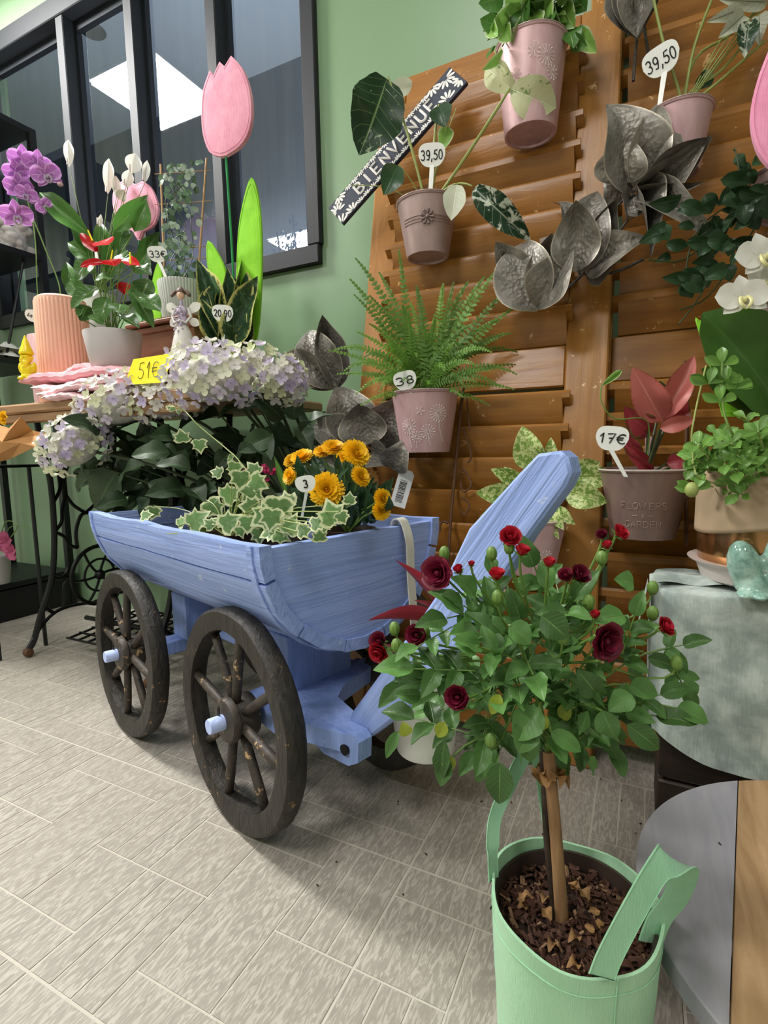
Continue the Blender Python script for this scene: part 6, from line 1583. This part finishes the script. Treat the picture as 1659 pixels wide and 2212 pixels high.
def spray(c, d, L_, k=5):
    """compound leaf: leaflets in pairs along a stalk"""
    nrm = ((EYE-c).normalized()*.9+V((0, 0, .7))+rv(.45)).normalized(); side = d.cross(nrm).normalized()
    rleaf(c, d, L_, nrm)
    for j in range(1, (k-1)//2+1):
        p = c-d*L_*.55*j
        for sg in (-1, 1): rleaf(p, (side*sg+d*.55).normalized(), L_*(.9-.08*j), nrm+rv(.25))
    MB().tube([c-d*L_*1.5, c], .0007, 4).build('stalk', m_stem, rose)
# outlying leaves seen singly
for bx, by, tx, ty, w, d_ in ((1462, 1530, 1536, 1558, 44, .50), (1355, 1565, 1430, 1622, 44, .47), (1300, 1535, 1330, 1600, 46, .46), (1365, 1500, 1315, 1535, 44, .47), (1360, 1480, 1425, 1500, 42, .49), (1080, 1648, 1078, 1742, 52, .47), (1165, 1530, 1110, 1600, 60, .45), (1150, 1555, 1120, 1630, 50, .45), (1190, 1580, 1260, 1625, 34, .46), (1130, 1570, 1150, 1650, 46, .46),
                              (1030, 1395, 985, 1390, 50, .45), (860, 1580, 832, 1640, 22, .52), (910, 1500, 855, 1500, 36, .52), (905, 1445, 850, 1470, 36, .53), (870, 1470, 815, 1530, 30, .53), (960, 1600, 950, 1690, 32, .5), (970, 1640, 948, 1700, 36, .5), (1400, 1420, 1460, 1440, 30, .52), (1440, 1400, 1480, 1470, 40, .53), (1370, 1260, 1330, 1250, 40, .52), (1350, 1330, 1280, 1340, 44, .48), (1170, 1330, 1230, 1380, 56, .44), (1100, 1350, 1150, 1390, 50, .44), (980, 1350, 1040, 1400, 46, .46), (1290, 1500, 1250, 1450, 50, .46), (1480, 1470, 1500, 1510, 34, .52)):
    p0, p1 = atd(bx, by, d_), atd(tx, ty, d_-.004); cnt[0] += 1
    put('leaf', rl, rose, p0, p1, size_at(p0, w)*1.15, nrm=(EYE-p0).normalized()+V((0, 0, .35))+rv(.3))
    if cnt[0] % 2: MB().tube(bez(S1, (core+p0)/2, p0, 6), .0011, 5).build('stalk', m_stem, rose)
for bx, by, tx, ty, d_ in ((965, 1630, 975, 1668, .5), (960, 1560, 945, 1595, .5), (1215, 1520, 1225, 1560, .47), (1180, 1545, 1160, 1580, .47), (1080, 1500, 1060, 1545, .46), (880, 1590, 870, 1560, .5)):
    p0 = atd(bx, by, d_); put('yellow_leaf', rlo, rose, p0, atd(tx, ty, d_), size_at(p0, 30), nrm=EYE-p0)
i = 0
while cnt[0] < 292:
    i += 1
    a = rr.random()*2*PI; f = math.sqrt(rr.random())
    px_, py_ = 1168+325*f*math.cos(a), 1430+(225 if math.sin(a) > 0 else 205)*f*math.sin(a)
    if px_ < 900 and py_ < 1330: continue
    if px_ > 1400 and py_ < 1290: continue
    if px_ < 1000 and py_ < 1290: continue
    dd = .54-.105*math.sqrt(max(0, 1-f*f))*rr.uniform(.2, 1) if rr.random() < .72 else rr.uniform(.54, .63)
    c = atd(px_, py_, dd); d = ((c-core).normalized()+rv(.6)+V((0, 0, -.15))).normalized(); L_ = rr.uniform(.024, .039)
    spray(c, d, L_, rr.choice((3, 5)))
b = MB(); 
for i in range(260):
    q = core+rv(1).normalized()*rr.random()**.5*.085; d = rv(1).normalized(); s_ = d.cross(rv(1).normalized()); L_ = .028
    b.add([q, q+d*L_*.4+s_*.008, q+d*L_, q+d*L_*.4-s_*.008], [(0, 1, 2, 3)], [(0, 0), (1, .5), (0, 1), (-1, .5)])
tag(b.build('inner_foliage', L_rose, rose), kind='stuff')
# rose blooms
def bloommesh(key, mat, opening, layers=4, seed=0):
    b = MB().use(mat); r2 = random.Random(seed)
    b.ball((0, 0, .3), (.2, .2, .35), 8)
    for l_ in range(layers):
        k = 3+l_; f = (l_+1)/layers
        for j in range(k):
            a = 2*PI*j/k+l_*.7+r2.uniform(-.2, .2); R1 = .22+.2*f; open_ = opening*f; wv = r2.uniform(.8, 1.1)
            def fn(u, v, a=a, R1=R1, open_=open_, wv=wv, f=f):
                aw = (u*2-1)*(1.15*PI/k+.35)*math.sin(PI*min(.98, .25+v*.62))**.5
                r = R1*(.25+.75*math.sin(min(1, v*1.3)*PI/2))+open_*max(0, v-.35)*.9+.05*(abs(u*2-1))**2
                z = v*(.85+.12*(1-f))*wv-open_*.5*max(0, v-.6)*1.4-.08*abs(u*2-1)**3
                return V((r*math.cos(a+aw), r*math.sin(a+aw), z))
            b.grid(fn, 6, 6)
    return b.mesh(key)
bm_open = [bloommesh('bloom_open', L_reddk, .75, 5, 1), bloommesh('bloom_open2', L_reddk, .5, 5, 2)]; bm_bud = [bloommesh('bloom_bud', L_redbr, .22, 3, 3), bloommesh('bloom_bud2', L_redbr, .35, 4, 4)]; bm_pk = bloommesh('bloom_mid', L_redbr, .6, 5, 5)
sep = leafmesh('sepal', L_succ, prof_lance, .4, -.35)
def roseflower(px, py, r_, d_, me, n, dn=None):
    c = atd(px, py, d_); s_ = size_at(c, r_); n = n.normalized(); xx = n.orthogonal().normalized(); yy = n.cross(xx); base = c-n*s_*.5; s2 = s_*1.25
    M_ = Matrix(((xx.x*s2, yy.x*s2, n.x*s2, base.x), (xx.y*s2, yy.y*s2, n.y*s2, base.y), (xx.z*s2, yy.z*s2, n.z*s2, base.z), (0, 0, 0, 1)))
    bo = new_obj('bloom', me, rose, None, M_)
    for k in range(5):
        a = 2*PI*k/5; d = (xx*math.cos(a)+yy*math.sin(a)+n*.35).normalized(); put('sepal', sep, bo, base, base+d*s_*.95, s_*.3, nrm=-n)
    MB().ball(base-n*s_*.1, s_*.22, 8).build('hip', m_stem, bo)
    MB().tube(bez(base-n*s_*.2, base-n*s_*1.2+V((0, 0, -.01)), base*.45+core*.55, 6), .0013, 6).build('stem', m_stem, rose)
for x, y, r_, d_, k, nx, nz in ((945, 1238, 34, .50, 0, -.5, .1), (990, 1230, 15, .5, 2, -.3, .6), (1018, 1218, 10, .5, 2, 0, 1), (1073, 1241, 21, .48, 3, 0, .8), (1102, 1160, 24, .5, 4, 0, .5), (1128, 1189, 20, .49, 3, .2, .8), (1186, 1215, 18, .49, 2, .1, .9), (1222, 1243, 18, .49, 1, -.4, .7), (1252, 1242, 25, .485, 1, .4, .6), (1311, 1178, 15, .5, 2, -.2, .9), (1340, 1150, 19, .51, 4, .5, .7), (1300, 1155, 13, .52, 1, -.5, .6),
                                (1285, 1328, 15, .465, 2, 0, .9), (1308, 1384, 40, .445, 0, .35, -.1), (1436, 1354, 22, .48, 4, .5, .5), (900, 1372, 26, .50, 1, -.3, .2), (818, 1385, 22, .51, 1, -.5, .5), (820, 1408, 25, .505, 4, -.5, -.3), (988, 1506, 29, .455, 1, -.3, .2), (878, 1408, 11, .5, 2, -.4, .2), (1318, 1424, 10, .45, 2, .2, -.6)):
    me = (bm_open[0], bm_open[1], bm_bud[0], bm_bud[1], bm_pk)[k]; roseflower(x, y, r_, d_, me, -fw*(.8 if k in (0, 1, 4) else .25)+rt*nx+up*nz)
for x, y, d_ in ((1062, 1196, .5), (1462, 1432, .48), (852, 1358, .51), (1272, 1300, .48), (1410, 1325, .49), (918, 1368, .5), (856, 1395, .5), (1100, 1182, .5), (1215, 1375, .45), (1075, 1290, .48), (960, 1195, .51), (1410, 1270, .51), (1300, 1205, .5), (1060, 1600, .48)):
    c = atd(x, y, d_); MB().ball(c, (.0055, .0055, .0075), 8).tube(bez(c, c-V((0, 0, .03)), c*.5+core*.5, 5), .001, 5).build('green_bud', m_stem, rose)

# ================================================================== CLOTH-COVERED BLOCK, ROUND TABLE AND THEIR THINGS
BX0, BX1, BY0, BY1, BZ = .022, .52, .875, 1.055, .402; BYC = (.875+1.055)/2
bk = thing('wooden_crate', V(((BX0+BX1)/2, BYC, 0)), 'dark wooden crate almost hidden under the sage cloth at the right', 'box')
for z0_, z1_ in ((.0, .09), (.095, .185), (.19, .28), (.285, .375)): 
    MB().bbox(((BX0+BX1)/2, BY0+.022, (z0_+z1_)/2+.001), (BX1-BX0-.03, .014, z1_-z0_)).build('plank', m_darkwood, bk)
    MB().bbox((BX0+.022, BYC, (z0_+z1_)/2+.001), (.014, BY1-BY0-.06, z1_-z0_)).build('plank', m_darkwood, bk)
MB().bbox(((BX0+BX1)/2, BYC, .382), (BX1-BX0-.03, BY1-BY0-.03, .012)).build('lid', m_darkwood, bk)
b = MB()
def blk(u, v):
    a = 2*PI*u; hx_, hy_ = (BX1-BX0)/2, (BY1-BY0)/2; c_, s_ = math.cos(a), math.sin(a); e = .28
    x, y = abs(c_)**e*(1 if c_ > 0 else -1), abs(s_)**e*(1 if s_ > 0 else -1)
    cx_, cy_ = (BX0+BX1)/2, BYC
    if v < .3:
        f = v/.3; z = BZ+.003*math.sin(x*9*f+2)*f+.004*max(0, math.sin((x-y)*5*f)); r = f*.985
    elif v < .4:
        q = (v-.3)/.1*PI/2; r = .985+.03*math.sin(q); z = BZ-.018*(1-math.cos(q))
    else:
        f = (v-.4)/.6; r = 1.015+.012*f+.006*math.sin(a*9+f*3)*f; hem = .155-.02*math.sin(a*3) + .03*max(0, x*.5); z = BZ-.018-(BZ-.018-hem)*f
    wr = .003*noise.noise(V((x*6, y*6, z*14)))
    return V((cx_+x*hx_*r, cy_+y*hy_*r, z+(wr if v < .4 else 0)))+(V((x, y, 0)).normalized()*wr*1.6 if v >= .3 and (x or y) else V())
b.grid(blk, 96, 60, True)
cb = b.build('cloth', m_grcloth, None); cb.name = 'table_cloth'; tag(cb, 'sage grey mottled cloth draped over the crate at the right', 'cloth')
# fold strips lying over the cloth top
f1 = MB().grid(lambda u, v: V((BX0-.008+.19*u, BY0+.04+.05*u+.05*(v-.5)+.012*math.sin(u*6), BZ+.006+.010*math.sin(v*PI)+.003*math.sin(u*14))), 30, 10); o = new_obj('fold', f1.use(m_grcloth) and None, None) if False else f1.build('fold', m_grcloth, cb)
f1 = MB().grid(lambda u, v: V((BX0-.010+.014*math.sin(v*PI)*-1-.0, BY0-.002+.05*u+.012*math.sin(v*3), BZ+.008-.25*v)), 12, 24).build('fold', m_grcloth, cb)
# plate, copper pot with paper collar, leafy plant
PC = V((.168, .968, BZ+.008)); PR = .088
PC = PC+V((0, 0, .022)); t = thing('plate', PC-V((0, 0, .022)), 'pale plate under the copper pot on the sage cloth', 'plate')
MB().lathe([(0, -.022), (.072, -.022), (.08, -.018), (.088, .004), (.099, .010), (.100, .012), (.085, .011), (.07, .004), (0, .004)], PC, 48).build('dish', m_rimpale, t)
cpt = thing('copper_pot', PC+V((0, 0, .005)), 'shiny copper-glazed pot with a beige paper collar on the plate', 'pot')
MB().lathe([(0, .005), (PR*.93, .005), (PR*.98, .012), (PR, .05), (PR*.99, .09), (PR*.95, .10), (PR*.93, .10), (PR*.96, .05), (PR*.9, .012), (0, .012)], PC, 56).build('body', m_gold, cpt)
def col(u, v):
    a = 2*PI*u; r = PR*(1.045-.05*v-.16*max(0, v-.55)+.03*math.sin(a*11)*v+.018*math.sin(a*23+1)*v); return PC+V((r*math.cos(a), r*math.sin(a), .062+.088*v+.006*math.sin(a*5)*(v)-.008*math.sin(a*2+1)*(1-v)))
o = MB().grid(col, 96, 14, True).build('paper_collar', m_wrap, cpt); md = o.modifiers.new('th', 'SOLIDIFY'); md.thickness = .0012
sb2 = thing('leafy_green_plant', PC+V((0, 0, .13)), 'bushy plant with small rounded fresh green leaves in the copper pot', 'plant')
sl = leafmesh('succ', L_succ, prof_obov, .25, .3, .03, nu=4, nv=7)
pcc = PC+V((0, 0, .135)); dpp = depth(PC)
MB().lathe([(0, 0), (PR*.7, 0)], PC+V((0, 0, .125)), 24).build('soil', m_soil, sb2)
for i in range(64):
    px_, py_ = rr.uniform(1500, 1665), rr.triangular(880, 1075, 1000)
    if px_ < 1540 and py_ < 960: continue
    c = atd(px_, py_, dpp-rr.uniform(.02, .12)); ax_ = ((c-pcc).normalized()+V((0, 0, .4))+rv(.3)).normalized(); s0 = ax_.orthogonal().normalized()
    MB().tube([c-ax_*.03, c], .0012, 5).build('stem', m_stempale, sb2)
    for k in range(4):
        d = (Matrix.Rotation(k*PI/2+i, 3, ax_) @ s0+ax_*.45).normalized(); L_ = rr.uniform(.016, .028); put('leaf', sl, sb2, c-ax_*.008*(k % 2), c+d*L_, L_*.6, nrm=ax_+(EYE-c).normalized()*.4)
for x, y, dx in ((1560, 790, 0), (1570, 830, 0), (1530, 830, -.3), (1555, 870, 0), (1500, 1060, -.5), (1590, 840, .3)):
    c = atd(x, y, dpp-.10)
    for k in range(4): d = (rt*math.cos(k*1.57+dx)+up*(.5+.4*math.sin(k*1.57))).normalized(); L_ = size_at(c, 42); put('leaf', sl, sb2, c, c+d*L_, L_*.5, nrm=(EYE-c).normalized()+rv(.2))
stemtube(sb2, [pcc, atd(1590, 950, dpp-.1), atd(1562, 880, dpp-.1), atd(1560, 780, dpp-.1)], .0016, m_stem)
stemtube(sb2, [pcc, atd(1520, 1040, dpp-.1), atd(1495, 960, dpp-.08), atd(1500, 900, dpp-.08), atd(1525, 790, dpp-.06)], .0012, m_stempale)
MB().ball(atd(1494, 1058, dpp-.11), (.0085, .0085, .0105), 12).build('seed_pod', m_stempale, sb2)
# frog
FB = aty(1638, 1290, .888); FB.z = BZ+.006; fk = size_at(FB, 1); fX = rt.copy(); fX.z = 0; fX.normalize(); fY = V((-fX.y, fX.x, 0)); RF = Matrix((fX, fY, V((0, 0, 1)))).transposed()
t = thing('ceramic_frog', FB, 'glossy celadon green ceramic frog on the sage cloth at the right edge', 'figurine')
def fp(x, z, y=0): return FB+fX*x*fk+fY*y*fk+V((0, 0, z*fk))
E_ = lambda x, z, y, a, c, b_, ang=0: (fp(x, z, y), (a*fk, b_*fk, c*fk), RF @ Matrix.Rotation(ang, 3, 'Y'))
blob([E_(66, 78, 30, 60, 84, 55, .35), E_(95, 30, 30, 75, 40, 60), E_(104, 150, 20, 58, 44, 50), E_(-35, 62, 0, 32, 58, 32, -.25), E_(-20, 25, -5, 34, 30, 36), E_(-22, 8, -25, 44, 11, 22), E_(-50, 5, -35, 18, 7, 12), E_(-30, 5, -48, 14, 7, 14), E_(0, 5, -46, 14, 7, 14),
      E_(10, 70, -22, 18, 60, 20), E_(14, 10, -35, 24, 10, 22), E_(100, 66, -20, 18, 60, 20, .1), E_(100, 10, -35, 24, 10, 22), E_(150, 62, 0, 32, 58, 32, .25), E_(84, 190, 0, 17, 17, 17), E_(134, 190, 0, 17, 17, 17)], 'body', m_frog, t, .003, 3)
# white orchid
oP, oB, oR, oH = thing('tin_pot', V((.40, 1.02, BZ+.006)), 'mauve pot of the white orchid, outside the right picture edge', 'pot'), V((.40, 1.02, BZ+.006)), .06, .12
MB().lathe([(0, .003), (.045, 0), (.047, .003), (.06, .118), (.062, .12), (.057, .12), (.044, .01), (0, .01)], oB, 32).build('body', m_mauvepot, oP, angle=30)
wo_ = thing('white_orchid', oB+V((0, 0, .115)), 'white moth orchid with broad dark leaves at the right edge', 'orchid')
ob = oB+V((0, 0, .11)); dW = .84; wl_ = leafmesh('orleaf', L_orch, prof_round, .25, .25, .03, nu=8, nv=12)
put('leaf', wl_, wo_, atd(1700, 900, dW), atd(1535, 668, dW-.02), size_at(atd(1600, 760, dW), 165), nrm=-fw+up*.1-rt*.2)
put('leaf', wl_, wo_, atd(1640, 900, dW+.02), atd(1527, 790, dW+.02), size_at(atd(1600, 760, dW), 100), nrm=-fw+up*.3)
stemtube(wo_, [ob, atd(1690, 860, dW), atd(1648, 740, dW), atd(1640, 700, dW), atd(1655, 560, dW), atd(1700, 480, dW)], .003, m_stemd)
MB().tube([ob, atd(1690, 860, dW), atd(1700, 900, dW)], .004, 6).build('leaf_base', m_stem, wo_)
wm = leafmesh('worch', L_white, prof_round, .12, .2, .04, nu=6, nv=8, cup=.12); wmd = leafmesh('worchs', L_white, prof_ovate, .12, .2, .03, nu=4, nv=6)
m_liplem = plain('cream orchid lip', 'e2dca0', .5, 0, .03)
for x, y, s_, rl_, fx in ((1603, 645, 52, .1, -.2), (1650, 612, 46, -.4, .1), (1645, 555, 54, .2, -.1), (1700, 520, 50, 0, .2)):
    c0 = atd(x, y, dW-.05+fx*.05); orchid(wo_, c0, size_at(c0, s_), -fw+rt*fx+up*.1, wm, wmd, m_liplem, rl_)
# round table
TC = V((.255, .62, .15)); TR = .247
rt_ = thing('round_table', V((TC.x, TC.y, 0)), 'low round table with one grey and one bare wood board, bottom right', 'table')
q0, q1 = V((.134, .835)), V((.078, .458)); ad = (q1-q0).normalized(); nrm2 = V((ad.y, -ad.x))
def segm(name, lo, hi, mat):
    """slice of the disc between two parallel cuts (signed distance from the seam)"""
    pts = []; N = 160
    cd = (V((TC.x, TC.y))-q0).dot(V((-ad.y, ad.x)))
    sgn = 1 if cd > 0 else -1; nv2 = V((-ad.y, ad.x))*sgn
    for i in range(N):
        a = 2*PI*i/N; p = V((TC.x+TR*math.cos(a), TC.y+TR*math.sin(a))); s_ = (p-q0).dot(nv2)
        if lo <= s_ <= hi: pts.append(p)
        else:
            s2 = min(max(s_, lo), hi); al = (p-q0).dot(ad)
            c2 = V((TC.x, TC.y)); cs = (c2-q0).dot(nv2); ca2 = (c2-q0).dot(ad); hh = math.sqrt(max(0, TR*TR-(s2-cs)**2)); al = max(ca2-hh, min(ca2+hh, al)); pts.append(q0+ad*al+nv2*s2)
    n = len(pts); vs = [V((p.x, p.y, TC.z-.022)) for p in pts]+[V((p.x, p.y, TC.z-.0015)) for p in pts]+[V((TC.x+(p.x-TC.x)*.994, TC.y+(p.y-TC.y)*.994, TC.z)) for p in pts]
    MB().add(vs, [tuple(range(n))[::-1], tuple(range(2*n, 3*n))]+[(r*n+i, r*n+(i+1) % n, (r+1)*n+(i+1) % n, (r+1)*n+i) for r in (0, 1) for i in range(n)]).build(name, mat, rt_, smooth=False)
segm('board', -.3, -.001, m_greyboard); segm('board', .001, .14, m_rawwood); segm('board', .142, .28, m_rawwood); segm('board', .282, .6, m_greyboard)
for dx, dy in ((-.12, -.12), (.12, -.12), (-.12, .12), (.12, .12)): MB().bbox((TC.x+dx, TC.y+dy, .063), (.04, .04, .126)).build('leg', m_rawwood, rt_)
MB().bbox((TC.x, TC.y-.09, .117), (.36, .05, .02)).build('batten', m_rawwood, rt_); MB().bbox((TC.x, TC.y+.09, .117), (.36, .05, .02)).build('batten', m_rawwood, rt_)
b = MB(); 
for i in range(46):
    if i < 16: a = rr.uniform(0, 6.28); r = rr.uniform(0, .2); p = V((TC.x+r*math.cos(a), TC.y+r*math.sin(a), TC.z+.001))
    else: p = atz(rr.uniform(650, 1650), rr.uniform(1650, 2000), .0012)
    b.box(p, (rr.uniform(.002, .005), .0015, .0012), rotz(rr.random()*6))
tag(b.build('soil_crumbs', m_soil, None, smooth=False), 'dark crumbs of soil scattered on the floor and round table', 'dirt', kind='stuff')
